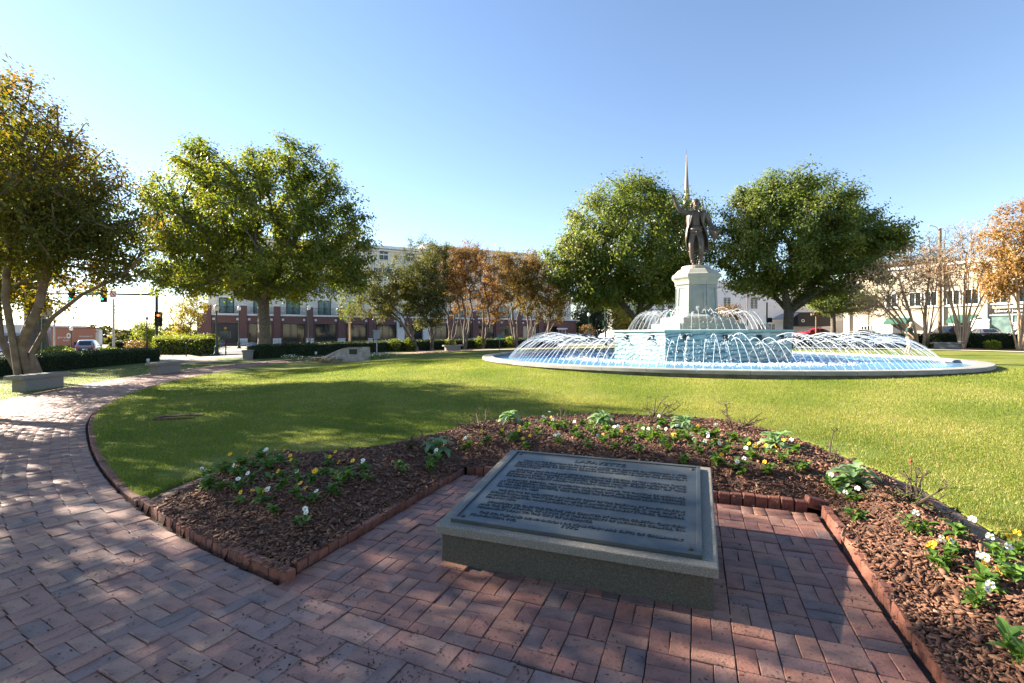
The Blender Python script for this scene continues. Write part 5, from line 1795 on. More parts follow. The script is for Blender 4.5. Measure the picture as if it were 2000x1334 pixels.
small_tree('street_tree', 'small olive street tree between the red car and the cream building', 1627, 52, [(1640, 590, 62, 25), (1600, 590, 30, 22), (1680, 585, 40, 28)], oak_leaf2, m_barko, 101, 170, 60, .24, .2, .11, .4)
small_tree('sapling', 'pale yellow young tree above the azalea hedge at the street corner', 376, 44, [(372, 605, 30, 38), (385, 575, 18, 22), (352, 640, 26, 24)], yellow_leaf, m_barkc, 102, 130, 44, .06, .14, .08, .25)
small_tree('sapling', 'nearly leafless young tree beside the signal post', 338, 46, [(335, 600, 28, 42)], yellow_leaf, m_barkc, 103, 70, 6, .05, .13, .07, .15)
small_tree('sapling', 'small green young tree by the black post across the road', 292, 60, [(290, 645, 26, 22), (300, 660, 22, 14)], lime_leaf, m_barkc, 104, 90, 40, .07, .2, .12, .35)
small_tree('sapling', 'slender young tree with sparse leaves between two brick piers', 683, 47, [(682, 600, 26, 34), (675, 570, 18, 20)], oak_leaf2, m_barkl, 105, 70, 22, .09, .15, .08, .22)
small_tree('magnolia_tree', 'dark glossy evergreen tree to the right of the hotel end wall', 1165, 105, [(1160, 615, 42, 38), (1190, 590, 35, 25), (1140, 640, 25, 22)], magn_leaf, m_barko, 106, 200, 60, .3, .5, .25, .9)
small_tree('street_tree', 'yellowing tree behind the traffic pole left of the fountain drum', 1218, 95, [(1218, 628, 34, 30), (1240, 640, 22, 20), (1205, 600, 22, 18)], yellow_leaf, m_barko, 107, 150, 50, .2, .36, .2, .7)
small_tree('street_tree', 'orange tree behind the right side of the pedestal', 1425, 62, [(1425, 612, 28, 18)], bush_or, m_barko, 108, 90, 44, .12, .22, .12, .4)
for i, (px, lab) in enumerate(((1715, 'brown tree crown above the left part of the cream roof'), (1775, 'russet tree crown rising above the middle of the cream roof'), (1835, 'olive tree crown behind the street light and cream roof'))):
    small_tree('background_tree', lab, px, 92, [(px, 545 - i * 4, 48, 38)], bush_or if i < 2 else oak_leaf2, m_barko, 110 + i, 130, 60, .3, .45, .25, .9, group='trees behind the cream building')


def bush(name, label, px, Z, w, h, leaf, seed, n=1500, L=.12, Wd=.07, cat='bush', group=None, z=None, depth=None):
    """w, h in metres"""
    x, y, z = wp(px, Z, z)
    rng = np.random.default_rng(seed)
    t = empty(name, label, cat, (x, y, z), group=group)
    m = MB()
    for k in range(9):
        a = rng.uniform(0, 6.3); m.tube([(0, 0, -.05), (cos(a) * w * .15, sin(a) * w * .15, h * .4), (cos(a) * w * .36, sin(a) * w * .36, h * rng.uniform(.6, .9))], [.018, .012, .005], 4)
    m.build('stems', m_barkc, t, local=True)
    d = rng.normal(size=(n, 3)); d /= np.linalg.norm(d, axis=1, keepdims=True)
    lump = 1 + .16 * np.sin(d[:, 0] * 5 + seed) * np.sin(d[:, 2] * 6 + d[:, 1] * 5)
    c = d * (rng.uniform(.35, 1, (n, 1)) ** .4) * lump[:, None] * np.array([w / 2, (depth or w) / 2, h * .52]) + np.array([0, 0, h * .5])
    c = c[c[:, 2] > .02]
    v, f = leaf_quads(c, L, Wd, rng, .3)
    link('foliage', npmesh('foliage', v, f), leaf, t, kind='stuff')
    return t


bush('azalea_bush', 'yellow green bush left of the grey car, behind the clipped hedge', 115, 33, 1.7, .95, lime_leaf, 121, 1300)
bush('azalea_bush', 'yellow green bush right of the grey car, behind the clipped hedge', 216, 33, 1.5, .85, lime_leaf, 122, 1200)
bush('azalea_bush', 'low yellow plant at the foot of the big left trunk', 88, 31, 1.0, .6, lime_leaf, 123, 600)
bush('barberry_bush', 'round dark red bush across the road at left', 268, 58, 2.4, 1.2, bush_or, 124, 1100, .18, .1)
for px, lab in ((800, 'green bush at the foot of the dark crape myrtle'), (880, 'bright lime bush left of the lawn bench, under red-brown leaves'), (938, 'bright lime bush just right of the lawn bench'), (997, 'bright lime bush by the small green sign'), (770, 'upright green shrub behind the low kerb before the hotel')):
    x, y, z = ringp(px, 25.9)
    bush('lime_bush', lab, px, y, 1.15, 1.1, lime_leaf if px > 850 else oak_leaf2, 130 + px, 1100, .12, .07, group='bushes under the crape myrtles')
bush('clipped_bush', 'round russet clipped bush at the end of the hotel', 1146, 72, 2.6, 2.5, bush_or, 141, 1600, .18, .1)
x, y, z = ringp(1938, 25.3)
bush('hydrangea', 'small yellow leaved plant with pink heads in front of the right hedge', 1938, y, .95, .62, lime_leaf, 142, 420, .13, .08)
x, y, z = ringp(1822, 25.6)
bush('shrub', 'low loose shrub at the left end of the right hedge', 1822, y, 1.0, .9, oak_leaf2, 143, 300, .1, .06)


def hedge(label, pts, w, h, leaf, seed, dens=900, L=.06, Wd=.035, rough=.05, name='hedge', zf=H):
    """pts: ground polyline"""
    rng = np.random.default_rng(seed)
    pts = [np.array(p, float) for p in pts]
    t = empty(name, label, 'hedge', (pts[0][0], pts[0][1], zf(*pts[0])))
    o = np.array(t.location)
    rows = []
    C = []
    for i, p in enumerate(pts):
        d = pts[min(i + 1, len(pts) - 1)] - pts[max(i - 1, 0)]; d = d / np.linalg.norm(d); n = np.array([-d[1], d[0]])
        z = zf(*p)
        rows.append([tuple(np.array([*(p + n * a), z + b]) - o) for a, b in ((-w * .44, -.05), (-w * .44, h * .88), (-w * .36, h * .94), (w * .36, h * .94), (w * .44, h * .88), (w * .44, -.05))])
    m = MB(); b_ = len(rows[0])
    m.add([q for r in rows for q in r], [(i * b_ + j, i * b_ + j + 1, (i + 1) * b_ + j + 1, (i + 1) * b_ + j) for i in range(len(rows) - 1) for j in range(b_ - 1)] + [tuple(range(b_)), tuple(range((len(rows) - 1) * b_ + b_ - 1, (len(rows) - 1) * b_ - 1, -1))])
    m.build('dark_core', MATS['hedge core'] if 'hedge core' in MATS else M('hedge core', (.012, .018, .008), .95), t, local=True)  # closed near-black body just inside the leaf layer, no branches modelled
    for i in range(len(pts) - 1):
        p, q = pts[i], pts[i + 1]
        Ls = np.linalg.norm(q - p); d = (q - p) / Ls; n = np.array([-d[1], d[0]])
        k = int(Ls * (w + 2 * h) * dens)
        s = rng.uniform(0, 1, k); per = rng.uniform(0, w + 2 * h, k)
        a = np.where(per < h, -w / 2, np.where(per > h + w, w / 2, per - h - w / 2)); zz = np.where(per < h, per, np.where(per > h + w, w + 2 * h - per, h))
        jit = rng.normal(size=(k, 3)) * rough
        base = p[None] + s[:, None] * (q - p)[None] + n[None] * a[:, None]
        z0, z1 = zf(*p), zf(*q)
        C.append(np.stack([base[:, 0], base[:, 1], z0 + (z1 - z0) * s + zz], 1) + jit - o)
    # end faces
    for e, sg in ((0, -1), (len(pts) - 1, 1)):
        d = pts[min(e + 1, len(pts) - 1)] - pts[max(e - 1, 0)]; d = d / np.linalg.norm(d); n = np.array([-d[1], d[0]])
        k = int(w * h * dens)
        a = rng.uniform(-w / 2, w / 2, k); zz = rng.uniform(0, h, k)
        base = pts[e][None] + n[None] * a[:, None]
        C.append(np.stack([base[:, 0], base[:, 1], zf(*pts[e]) + zz], 1) + rng.normal(size=(k, 3)) * rough - o)
    C = np.concatenate(C)
    v, f = leaf_quads(C, L, Wd, rng, .3)
    link('foliage', npmesh('foliage', v, f), leaf, t, kind='stuff')


def arc_pts(r, pa, pb, n=16):
    A, B = ringp(pa, r), ringp(pb, r)
    a, b = atan2(A[1] - FY, A[0] - FX), atan2(B[1] - FY, B[0] - FX)
    return [(FX + r * cos(t), FY + r * sin(t)) for t in np.linspace(a, b, n)]


A_, B_ = wp(5, 20.2)[:2], wp(292, 29.8)[:2]
hedge('dark clipped hedge behind the granite bench on the left', [(A_[0] + (B_[0] - A_[0]) * t, A_[1] + (B_[1] - A_[1]) * t) for t in np.linspace(-.35, 1, 10)], 1.3, .78, hedge_leaf, 151, 650)
hedge('long low clipped hedge in front of the hotel, ending by the litter bin', arc_pts(26.6, 495, 1085, 24), 1.1, .85, hedge_leaf, 152, 420, .08, .045)
hedge('clipped green hedge in front of the parked cars on the right', arc_pts(26.8, 1560, 2120, 18), 1.1, .95, hedge_leaf, 153, 480, .08, .045)
A_, B_ = wp(310, 40.5)[:2], wp(420, 41)[:2]
hedge('loose azalea hedge with yellow green tops behind the low iron railing', [(A_[0] + (B_[0] - A_[0]) * t, A_[1] + .3 * sin(t * 3)) for t in np.linspace(0, 1, 7)], 1.5, 1.35, lime_leaf, 154, 330, .12, .07, .16)

# ------------------------------------------------------------------ benches
bench_me = {}
m = MB(); m.bbox((0, 0, .40), (1.75, .46, .10), .012); bench_me['seat'] = m.mesh('seat'); bench_me['seat'].materials.append(m_bench)
m = MB(); m.bbox((0, 0, .165), (1.35, .36, .37), .008); bench_me['base'] = m.mesh('base'); bench_me['base'].materials.append(m_bench)


def bench(label, x, y, rz, sc=1):
    t = empty('bench', label, 'bench', (x, y, H(x, y)), rz, 'granite slab benches round the lawn')
    link('seat', bench_me['seat'], None, t); link('base', bench_me['base'], None, t)
    t.scale = (sc, sc, 1.05)


bench('nearest granite slab bench on the left edge of the path', -14.15, 14.55, radians(96))
bench('second granite slab bench along the left path, before the hedge end', -14.45, 20.3, radians(92))
x, y, z = ringp(884, 23.9); bench('granite slab bench on the far side of the lawn under the crape myrtles', x, y, atan2(y - FY, x - FX) + pi / 2)
x, y, z = ringp(1850, 23.9); bench('sunlit granite slab bench beyond the right end of the basin', x, y, atan2(y - FY, x - FX) + pi / 2)
x, y, z = ringp(1606, 23.9); bench('granite slab bench seen through the right hand jets', x, y, atan2(y - FY, x - FX) + pi / 2)

# low kerb and memorial stone on the far side of the lawn
x, y, z = at(678, 706)
t = empty('memorial_stone', 'low wedge-shaped granite memorial boulder with a small dark plaque', 'memorial stone', (x, y, z), radians(-12))
m = MB()
prof = [(-1.5, -.05), (-1.25, .18), (-.7, .42), (-.15, .66), (.2, .72), (1.05, .76), (1.12, .7), (1.12, -.05)]
rg = random.Random(4)
vs = []
for k, yy in enumerate((-.4, -.32, .3, .42)):
    for (a, c) in prof:
        s = .93 if k in (0, 3) else 1
        vs.append((a * s + rg.gauss(0, .02), yy + rg.gauss(0, .02) + (.12 * c if k == 0 else 0), c * s + rg.gauss(0, .015)))
n_ = len(prof)
m.add(vs, [(k * n_ + i, k * n_ + i + 1, (k + 1) * n_ + i + 1, (k + 1) * n_ + i) for k in range(3) for i in range(n_ - 1)] + [tuple(range(n_))[::-1], tuple(range(3 * n_, 4 * n_))])
m.build('boulder', m_stone, t, local=True)
m = MB(); m.box((.55, -.36, .52), (.42, .05, .26)); m.build('small_plaque', m_frame, t, local=True)
x, y, z = at(748, 694)
t = empty('low_kerb', 'short pale stone kerb by the pole mounted box on the far lawn', 'kerb', (x, y, z), radians(-10)); m = MB(); m.bbox((0, 0, .06), (2.0, .2, .16), .01); m.build('kerb_stone', m_concrete, t, local=True)
for i, (px, py) in enumerate(((575, 704), (640, 709), (705, 704), (745, 700))):
    x, y, z = at(px, py)
    bush('flower_clump', ['low white flowers left of the memorial boulder', 'dry stems before the memorial boulder', 'white flowered clump right of the memorial boulder', 'pale flower clump before the low kerb'][i], px, y, 1.5, .3, pansy_leaf if i != 1 else bush_or, 170 + i, 420, .08, .05, 'flower clump')
    v, f = blobs(np.array([[x + random.gauss(0, .5), y + random.gauss(0, .2), z + random.uniform(.2, .32)] for _ in range(26)]), np.full((26, 3), .035))
    link('blooms', npmesh('blooms', v - np.array([x, y, z]), f), m_wh, [o for o in COL.objects if o.name.startswith('flower_clump')][-1], kind='stuff')
# sunken irrigation box in the near lawn
x, y, z = at(350, 816)
t = empty('sunken_box', 'shallow sunken rectangular box cut into the shaded lawn', 'utility box', (x, y, z), radians(18))
m = MB()
for c, d in (((.02, .17, .012), (.66, .13, .03)), ((-.03, -.17, .012), (.62, .10, .03)), ((-.32, 0, .012), (.07, .30, .03))): m.box(c, d)
m.build('rim', m_soil, t, local=True)
m = MB(); m.box((0, 0, .004), (.54, .28, .012)); m.build('lid', m_lawn, t, local=True)

# ------------------------------------------------------------------ street furniture
def lamp(label, px, Z, h=4.0, z=None):
    x, y, z = wp(px, Z, z)
    t = empty('street_lamp', label, 'street lamp', (x, y, z), group='dark green globe street lamps')
    m = MB(); m.lathe([(.22, 0), (.22, .12), (.16, .2), (.14, .55), (.17, .6), (.09, .7), (.065, .8), (.05, h - .75), (.07, h - .72), (.05, h - .66), (.09, h - .58), (.12, h - .52)], 14); m.build('post', m_dkgreen, t, local=True, smooth=True)
    m = MB(); m.lathe([(.12, h - .52), (.17, h - .42), (.20, h - .25), (.15, h - .1), (.05, h - .04), (.03, h)], 14); m.build('globe', m_globe, t, local=True, smooth=True)
    return t


lamp('green globe lamp post beside the black historical marker', 423, 38.5)
lamp('globe lamp standing before the second brick pier of the hotel', 467, 56, 4.9)
lamp('globe lamp standing before the brick pier right of the oak', 603, 57, 4.9)
lamp('globe lamp by the pier left of the hotel entrance', 729, 70, 4.6)
lamp('globe lamp at the right end of the hotel by the russet bush', 1150, 66, 4.0)
lamp('globe lamp in front of the brick shop at far left', 139, 62, 3.6)


def pole(name, label, px, Z, h, r=.09, mat=None, cat='pole', z=None, cap=True):
    x, y, z = wp(px, Z, z)
    t = empty(name, label, cat, (x, y, z))
    m = MB(); m.bar((0, 0, -.1), (0, 0, h), r, r * .8, 10)
    if cap: m.lathe([(r * 1.6, -.1), (r * 1.6, .12), (r, .2)], 10)
    m.build('post', mat or m_dkgreen, t, local=True)
    return t


def signal_head(t, loc, col_on, mats, rz=0):
    m = MB(); m.box((0, 0, 0), (.62, .06, 1.35)); m.box((0, -.08, 0), (.34, .2, 1.05))
    hd = m.build('signal_head', m_black, t, local=True); hd.location = loc; hd.rotation_euler = (0, 0, rz)
    for k, zz in enumerate((.34, 0, -.34)):
        m = MB(); m.bar((0, -.185, zz), (0, -.19, zz), .11, .11, 14)
        m.build('lens', mats[k], hd, local=True)
        m = MB()
        m.add([(.125 * cos(a), -.18 - d, zz + .125 * sin(a)) for d in (0, .16) for a in np.linspace(0, pi, 9)], [(i, i + 1, i + 10, i + 9) for i in range(8)])
        m.build('visor', m_black, hd, local=True)


# mast arm signal at the left corner
t = pole('traffic_signal', 'dark green mast arm traffic signal reaching over the left road', 306, 46, 5.8, .14, m_dkgreen, 'traffic signal')
m = MB(); m.bar((0, 0, 5.45), (-10.5, 0, 5.62), .10, .055, 8); m.build('mast_arm', m_dkgreen, t, local=True)
dark_lens = M('unlit lens', (.02, .02, .02), .3)
signal_head(t, (-4.9, -.12, 5.4), 2, (dark_lens, dark_lens, m_grn_light))
signal_head(t, (-7.9, -.12, 5.4), 2, (dark_lens, dark_lens, m_grn_light))
signal_head(t, (.28, -.15, 3.15), 0, (m_red_light, dark_lens, dark_lens), .5)
m = MB(); m.box((-6.3, -.14, 5.55), (1.75, .03, .34)); sg = m.build('street_name_sign', m_teal, t, local=True)
o = link('sign_lettering', fan_mesh_text('W Church St', .24, .002), m_white, sg); o.matrix_local = Matrix.Translation((-6.3, -.16, 5.48)) @ Matrix.Rotation(pi / 2, 4, 'X')
m = MB(); m.box((-4.0, -.14, 5.5), (.62, .03, .62)); sg = m.build('turn_sign', m_white, t, local=True)
m = MB(); m.add([(-4.0 + r * cos(a), -.162, 5.5 + r * sin(a)) for r in (.19, .26) for a in np.linspace(0, 2 * pi, 25)], [(i, i + 1, i + 26, i + 25) for i in range(24)]); m.bar((-4.17, -.164, 5.67), (-3.83, -.164, 5.33), .03, .03, 4); m.build('red_ring', m_tail, sg, local=True)
m = MB(); m.bar((-4.0, -.163, 5.38), (-4.0, -.163, 5.56), .025, .025, 4); m.bar((-4.0, -.163, 5.56), (-4.12, -.163, 5.56), .025, .025, 4); m.build('arrow', m_black, sg, local=True)

t = pole('utility_pole', 'grey steel utility pole with crossarms and a street light arm at left', 222, 72, 8.0, .16, m_galv, z=H(*wp(222, 72)[:2]), cap=False)
m = MB(); m.box((0, 0, 6.95), (1.9, .1, .1)); m.bar((-.7, 0, 6.95), (0, 0, 6.2), .03, .03, 5); m.bar((.7, 0, 6.95), (0, 0, 6.2), .03, .03, 5)
for q in (-.85, -.5, .5, .85): m.bar((q, 0, 7.0), (q, 0, 7.2), .05, .03, 6)
m.build('crossarm', m_wood, t, local=True)
m = MB(); m.tube([(0, 0, 5.9), (.5, 0, 6.2), (1.1, 0, 6.3), (1.4, 0, 6.3)], .03, 6); m.box((1.6, 0, 6.28), (.55, .2, .09)); m.build('lamp_arm', m_galv, t, local=True)
t = pole('utility_pole', 'short utility pole with a flat crossarm behind the white shop', 178, 95, 5.6, .13, m_wood, z=H(*wp(178, 90)[:2]) - .3, cap=False); m = MB(); m.box((0, 0, 5.5), (1.2, .1, .1)); m.build('crossarm', m_wood, t, local=True)
pole('sign_post', 'bright steel post left of the brick shop', 106, 55, 4.6, .09, m_galv, z=H(*wp(106, 55)[:2]), cap=False)
t = pole('sign_post', 'dark green post with a tan sign panel by the big left trunk', 84, 33, 4.4, .10, m_dkgreen); m = MB(); m.box((.35, -.12, 3.3), (.75, .03, 1.0)); m.build('sign_panel', m_tan, t, local=True)
t = pole('bollard_lamp', 'slim black lamp post across the road by the young green tree', 287, 58, 3.6, .07, m_black); m = MB(); m.lathe([(.10, 3.55), (.14, 3.75), (.03, 4.0)], 8); m.build('lamp_cap', m_black, t, local=True)
t = pole('utility_pole', 'wooden utility pole with a curved street light in front of the cream building', 1836, 50, 11.6, .17, m_wood, cap=False)
m = MB(); m.tube([(0, 0, 11.2), (-.4, 0, 11.75), (-.9, 0, 11.9)], .035, 6); m.lathe([(.02, 0), (.16, .03), (.12, .12), (.02, .15)], 10, c=(-1.05, 0, 11.8)); m.build('lamp_arm', m_galv, t, local=True)
t = pole('signal_pole', 'dark green signal pole with a side arm left of the fountain drum', 1183, 50, 4.9, .11)
m = MB(); m.bar((0, 0, 4.6), (2.2, .4, 4.75), .05, .04, 6); m.box((-.15, -.1, 2.3), (.28, .25, .5)); m.build('side_arm', m_dkgreen, t, local=True)
t = pole('traffic_signal', 'traffic signal hanging beyond the left side of the pedestal', 1335, 64, 4.3, .09, m_dkgreen, 'traffic signal', cap=False)
m = MB(); m.bar((0, 0, 4.15), (-4.4, 0, 4.2), .05, .04, 6); m.build('mast_arm', m_dkgreen, t, local=True)
signal_head(t, (-1.75, -.1, 4.0), 2, (dark_lens, dark_lens, m_grn_light))
t = pole('signal_pole', 'green pole with a walk signal box right of the upper jets', 1498, 44, 3.9, .08); m = MB(); m.box((.22, -.05, 2.3), (.32, .26, .42)); m.build('walk_signal', m_black, t, local=True)
pole('flag_pole', 'pale pole against the white building right of the pedestal', 1460, 60, 6.5, .08, m_wood, cap=False)
pole('sign_post', 'thin dark green post before the cream building', 1697, 52, 5.0, .06, cap=False)
t = pole('sign_post', 'wooden bird-house style post before the black awning', 1594, 53, 3.1, .08, m_wood, cap=False); m = MB(); m.prism([(-.55, -.1), (.55, -.1), (.55, .1), (-.55, .1)], 2.9, 3.1); m.bar((-.5, 0, 2.95), (0, 0, 3.3), .07, .07, 4); m.bar((.5, 0, 2.95), (0, 0, 3.3), .07, .07, 4); m.build('roof', m_wood, t, local=True)

# historical marker
x, y, z = at(441, 690)
t = empty('historical_marker', 'black historical marker with raised text and a gold seal on a short post', 'marker sign', (x, y, z), radians(-8))
m = MB(); m.bar((0, 0, -.1), (0, 0, 1.25), .055, .05, 10); m.build('post', m_black, t, local=True)
mw = 1.02
m = MB(); m.prism([(-mw / 2, 0), (mw / 2, 0), (mw / 2, .70), (mw / 2 - .06, .74), (mw / 2 - .16, .66), (.22, .78), (-.22, .78), (-mw / 2 + .16, .66), (-mw / 2 + .06, .74), (-mw / 2, .70)], -.03, .03)
pm_ = m.build('board', m_frame, t, local=True); pm_.matrix_local = Matrix.Translation((0, -.03, 1.28)) @ Matrix.Rotation(pi / 2, 4, 'X')
m = MB()
for c, d in (((0, .03, .032), (mw - .04, .02, .012)), ((-mw / 2 + .03, .34, .032), (.02, .62, .012)), ((mw / 2 - .03, .34, .032), (.02, .62, .012))): m.box(c, d)
m.build('border', m_galv, pm_, local=True)
txt = []
for i in range(9):
    me = fan_mesh_text(['LAGRANGE', 'FOUNDED IN 1828 AS COUNTY SEAT OF', 'TROUP COUNTY AND NAMED FOR THE', 'FRENCH ESTATE OF THE MARQUIS DE', 'LAFAYETTE WHO VISITED GEORGIA IN', '1825. THE COURTHOUSE STOOD ON', 'THIS SQUARE UNTIL IT BURNED IN', '1936. THE FOUNTAIN AND STATUE', 'WERE PLACED HERE LATER.'][i], .075, .001, .84 if i and i < 8 else None)
    txt.append((me, Matrix.Translation((0, .60 - i * .063, .033))))
link('lettering', join_meshes('lettering', txt), m_galv, pm_)
m = MB(); m.lathe([(.115, -.02), (.115, .03), (.02, .04)], 18, c=(0, .86, 0)); m.build('seal', m_gold, pm_, local=True)
# yard sign
x, y, z = at(529, 698)
t = empty('yard_sign', 'small white yard sign with a blue disc at the end of the hedge', 'sign', (x, y, z), radians(6))
m = MB(); m.box((0, 0, .52), (.56, .012, .62), mat=Matrix.Rotation(radians(0), 4, 'X')); pn = m.build('panel', m_white, t, local=True)
pn.rotation_euler = (radians(-8), radians(9), 0)
m = MB(); m.add([(0, -.008, .53)] + [(.20 * cos(a), -.008, .53 + .20 * sin(a)) for a in np.linspace(0, 2 * pi, 25)], [(0, i, i + 1) for i in range(1, 25)]); m.build('disc', m_bluep, pn, local=True)
m = MB()
for q in range(5): m.box((0, -.011, .62 - .045 * q), (.2 - .03 * abs(q - 2), .002, .016))
m.build('print', m_white, pn, local=True)
m = MB(); m.bar((-.15, 0, -.1), (-.15, 0, .3), .006, .006, 5); m.bar((.15, 0, -.1), (.15, 0, .3), .006, .006, 5); m.build('legs', m_galv, t, local=True)
# litter bin and planter
x, y, z = at(484, 702)
t = empty('planter', 'round concrete planter pot at the path edge by the litter bin', 'planter', (x, y, z)); m = MB(); m.lathe([(.28, 0), (.33, .5), (.36, .52), (.36, .6), (.31, .6), (.30, .5)], 24, capt=True); m.build('pot', m_bench, t, local=True, smooth=False)
x, y, z = wp(493, y + .9)
t = empty('litter_bin', 'dark litter bin with a grey domed lid behind the concrete planter', 'litter bin', (x, y, z)); m = MB(); m.lathe([(.28, 0), (.32, .8)], 18); m.build('bin', m_black, t, local=True); m = MB(); m.lathe([(.34, .8), (.33, .9), (.22, 1.05), (.05, 1.1)], 18); m.build('lid', m_galv, t, local=True, smooth=True)
# box on a post
x, y, z = at(736, 692)
t = empty('post_box', 'grey weather box on a slim steel post before the hotel', 'post box', (x, y, z)); m = MB(); m.bar((0, 0, -.1), (0, 0, 1.15), .045, .045, 8); m.build('post', m_galv, t, local=True); m = MB(); m.box((0, 0, 1.45), (.42, .3, .6)); m.prism([(-.28, -.2), (.28, -.2), (.28, .2), (-.28, .2)], 1.75, 1.8); m.build('box', m_grey, t, local=True)
x, y, z = ringp(976, 25.0)
t = empty('small_sign', 'small teal sign on a thin post in the mulch behind the lawn', 'sign', (x, y, z)); m = MB(); m.bar((0, 0, -.1), (0, 0, .95), .03, .03, 6); m.build('post', m_dkgreen, t, local=True); m = MB(); m.box((0, -.04, 1.12), (.36, .02, .34)); m.build('panel', m_teal, t, local=True)
# ground spotlights
for i, (px, py, lab) in enumerate(((132, 722, 'tiny white spotlight on the grass before the left hedge'), (541, 698, 'tiny white spotlight just right of the yard sign'), (617, 695, 'tiny white spotlight before the long hedge'), (289, 711, 'tiny white spotlight near the second bench'))):
    x, y, z = at(px, py)
    t = empty('spotlight', lab, 'spotlight', (x, y, z), group='small white spotlights in the grass'); m = MB(); m.bar((0, 0, -.05), (0, 0, .12), .015, .015, 6); m.build('stake', m_black, t, local=True); m = MB(); m.lathe([(.05, .1), (.08, .16), (.08, .28), (.06, .3)], 10); m.build('head', m_whitestone, t, local=True)


# iron railings
def railing(label, A, B, n, h, zf=H, finial=True, cat='railing', rails=(.15, .85)):
    x, y = A
    t = empty('iron_railing', label, cat, (x, y, zf(x, y)))
    d = Vector((B[0] - A[0], B[1] - A[1])); L = d.length; z1 = zf(*B) - zf(*A)
    for q in rails:
        m = MB(); m.bar((0, 0, h * q), (d.x, d.y, h * q + z1), .018, .018, 4); m.build('rail', m_black, t, local=True)
    bm_ = MB(); bm_.bar((0, 0, 0), (0, 0, h), .011, .011, 4)
    if finial: bm_.bar((0, 0, h), (0, 0, h + .08), .02, .002, 4)
    me = bm_.mesh('baluster'); me.materials.append(m_black)
    for i in range(n + 1):
        f = i / n
        o = link('baluster', me, None, t); o.location = (d.x * f, d.y * f, z1 * f)
    for f in np.linspace(0, 1, max(2, int(L / 3) + 1)):
        m = MB(); m.bar((0, 0, 0), (0, 0, h + .12), .035, .035, 6); m.ball((0, 0, h + .16), .05, 8, 6); o = m.build('post', m_black, t, local=True); o.location = (d.x * f, d.y * f, z1 * f)


A_, B_ = wp(424, 49)[:2], wp(505, 50)[:2]
railing('black iron railing with finials on the pavement behind the marker', A_, B_, 34, .95)
A_, B_ = wp(530, 52)[:2], wp(745, 57)[:2]
railing('black iron railing with finials seen over the long hedge', A_, B_, 84, 1.0)
A_, B_ = wp(312, 36)[:2], wp(364, 35.4)[:2]
railing('low plain railing in front of the azalea hedge', A_, B_, 2, .85, finial=False)
A_, B_ = wp(52, 30.5)[:2], wp(100, 31)[:2]
railing('low dark railing round the foot of the big left trunk', A_, B_, 22, .42)

# ------------------------------------------------------------------ hotel
HA = radians(27)
hx, hy = -33.55, 75.0
ho = empty('hotel', 'long hotel with a brick ground floor of shop windows and cream upper storeys', 'building', (hx, hy, .15), HA)
T0, T1 = -12.7, 52.3
piers = [-11.4, -6.9, -2.4, 2.2, 6.9, 11.65, 16.4, 20.9, 25.5, 30.1, 34.7, 39.3, 43.9]
BAND = 4.35
m = MB()
m.box(((T0 + T1) / 2, .35, (3.2 + BAND) / 2), (T1 - T0, .6, BAND - 3.2)); m.box(((T0 + T1) / 2, .35, .1), (T1 - T0, .55, .5))
edges_ = [T0] + piers + [T1]
for p in piers:
    m.box((p, .34, 1.775), (1.5, .58, 2.84))
m.box((T0 + .4, .33, 1.775), (.8, .58, 2.84)); m.box((T1 - 2.2, .33, 1.775), (4.4, .58, 2.84))
m.build('brick_wall', m_hbrick, ho, local=True)
m = MB(); m.box(((T0 + T1) / 2, .3, BAND + .14), (T1 - T0 + .1, .8, .28)); m.build('stone_band', m_whitestone, ho, local=True)
UP = 1.9
m = MB(); m.box(((T0 + T1) / 2 + .6, UP + 8, (BAND + 15.9) / 2), (T1 - T0 - 1.2, 16, 15.9 - BAND)); m.build('upper_wall', m_cream, ho, local=True)
m = MB(); m.box(((T0 + T1) / 2, UP + 8, 2.2), (T1 - T0 - .02, 16.6, 4.2)); m.build('core', m_hbrick, ho, local=True)
for k, (z, d, hh) in enumerate(((15.2, .12, .2), (15.9, .3, .35), (16.3, .65, .3), (16.55, .5, .2))):
    m = MB(); m.box(((T0 + T1) / 2 + .6, UP + 8, z), (T1 - T0 - 1.2 + 2 * d, 16 + 2 * d, hh)); m.build('cornice', m_white if k > 1 else m_cream, ho, local=True)
m = MB(); m.box((33.5, UP + 6, 17.0), (24, 10, 1.0)); m.box((33.5, UP + 6, 17.55), (24.8, 10.8, .25)); m.build('roof_parapet', m_cream, ho, local=True)
def M_shared(name, mb, mat):
    me = mb.mesh(name); me.materials.append(mat); return me
pier_me = M_shared('pier', MB().box((0, -.06, 2.85), (.95, .30, 5.9)), m_hbrick)
cap_me = M_shared('pier_cap', MB().box((0, -.06, 5.87), (1.1, .44, .14)).box((0, -.06, 6.0), (1.0, .34, .12)), m_whitestone)
plin_me = M_shared('plinth', MB().box((0, -.1, .45), (1.15, .36, 1.0)), m_whitestone)
tile_me = M_shared('white_tile', MB().box((0, 0, 0), (.32, .06, .32)), m_whitestone)
entr_me = M_shared('white_pier', MB().box((0, -.14, 2.15), (1.25, .5, 4.6)).box((0, -.16, 4.3), (1.4, .56, .25)), m_whitestone)
ent_l = MB().lathe([(.05, -.45), (.16, -.38), (.24, .15), (.26, .2), (.05, .45)], 6)
for p in piers:
    if p in (16.4, 20.9):
        o = link('white_pier', entr_me, None, ho); o.location = (p, 0, 0)
        o2 = link('lantern', ent_l.mesh('lantern'), m_black, ho); o2.location = (p, -.62, 3.2)
    else:
        o = link('pier', pier_me, None, ho); o.location = (p, 0, 0)
        if p < 40:
            c = link('pier_cap', cap_me, None, o)
        c = link('plinth', plin_me, None, o)
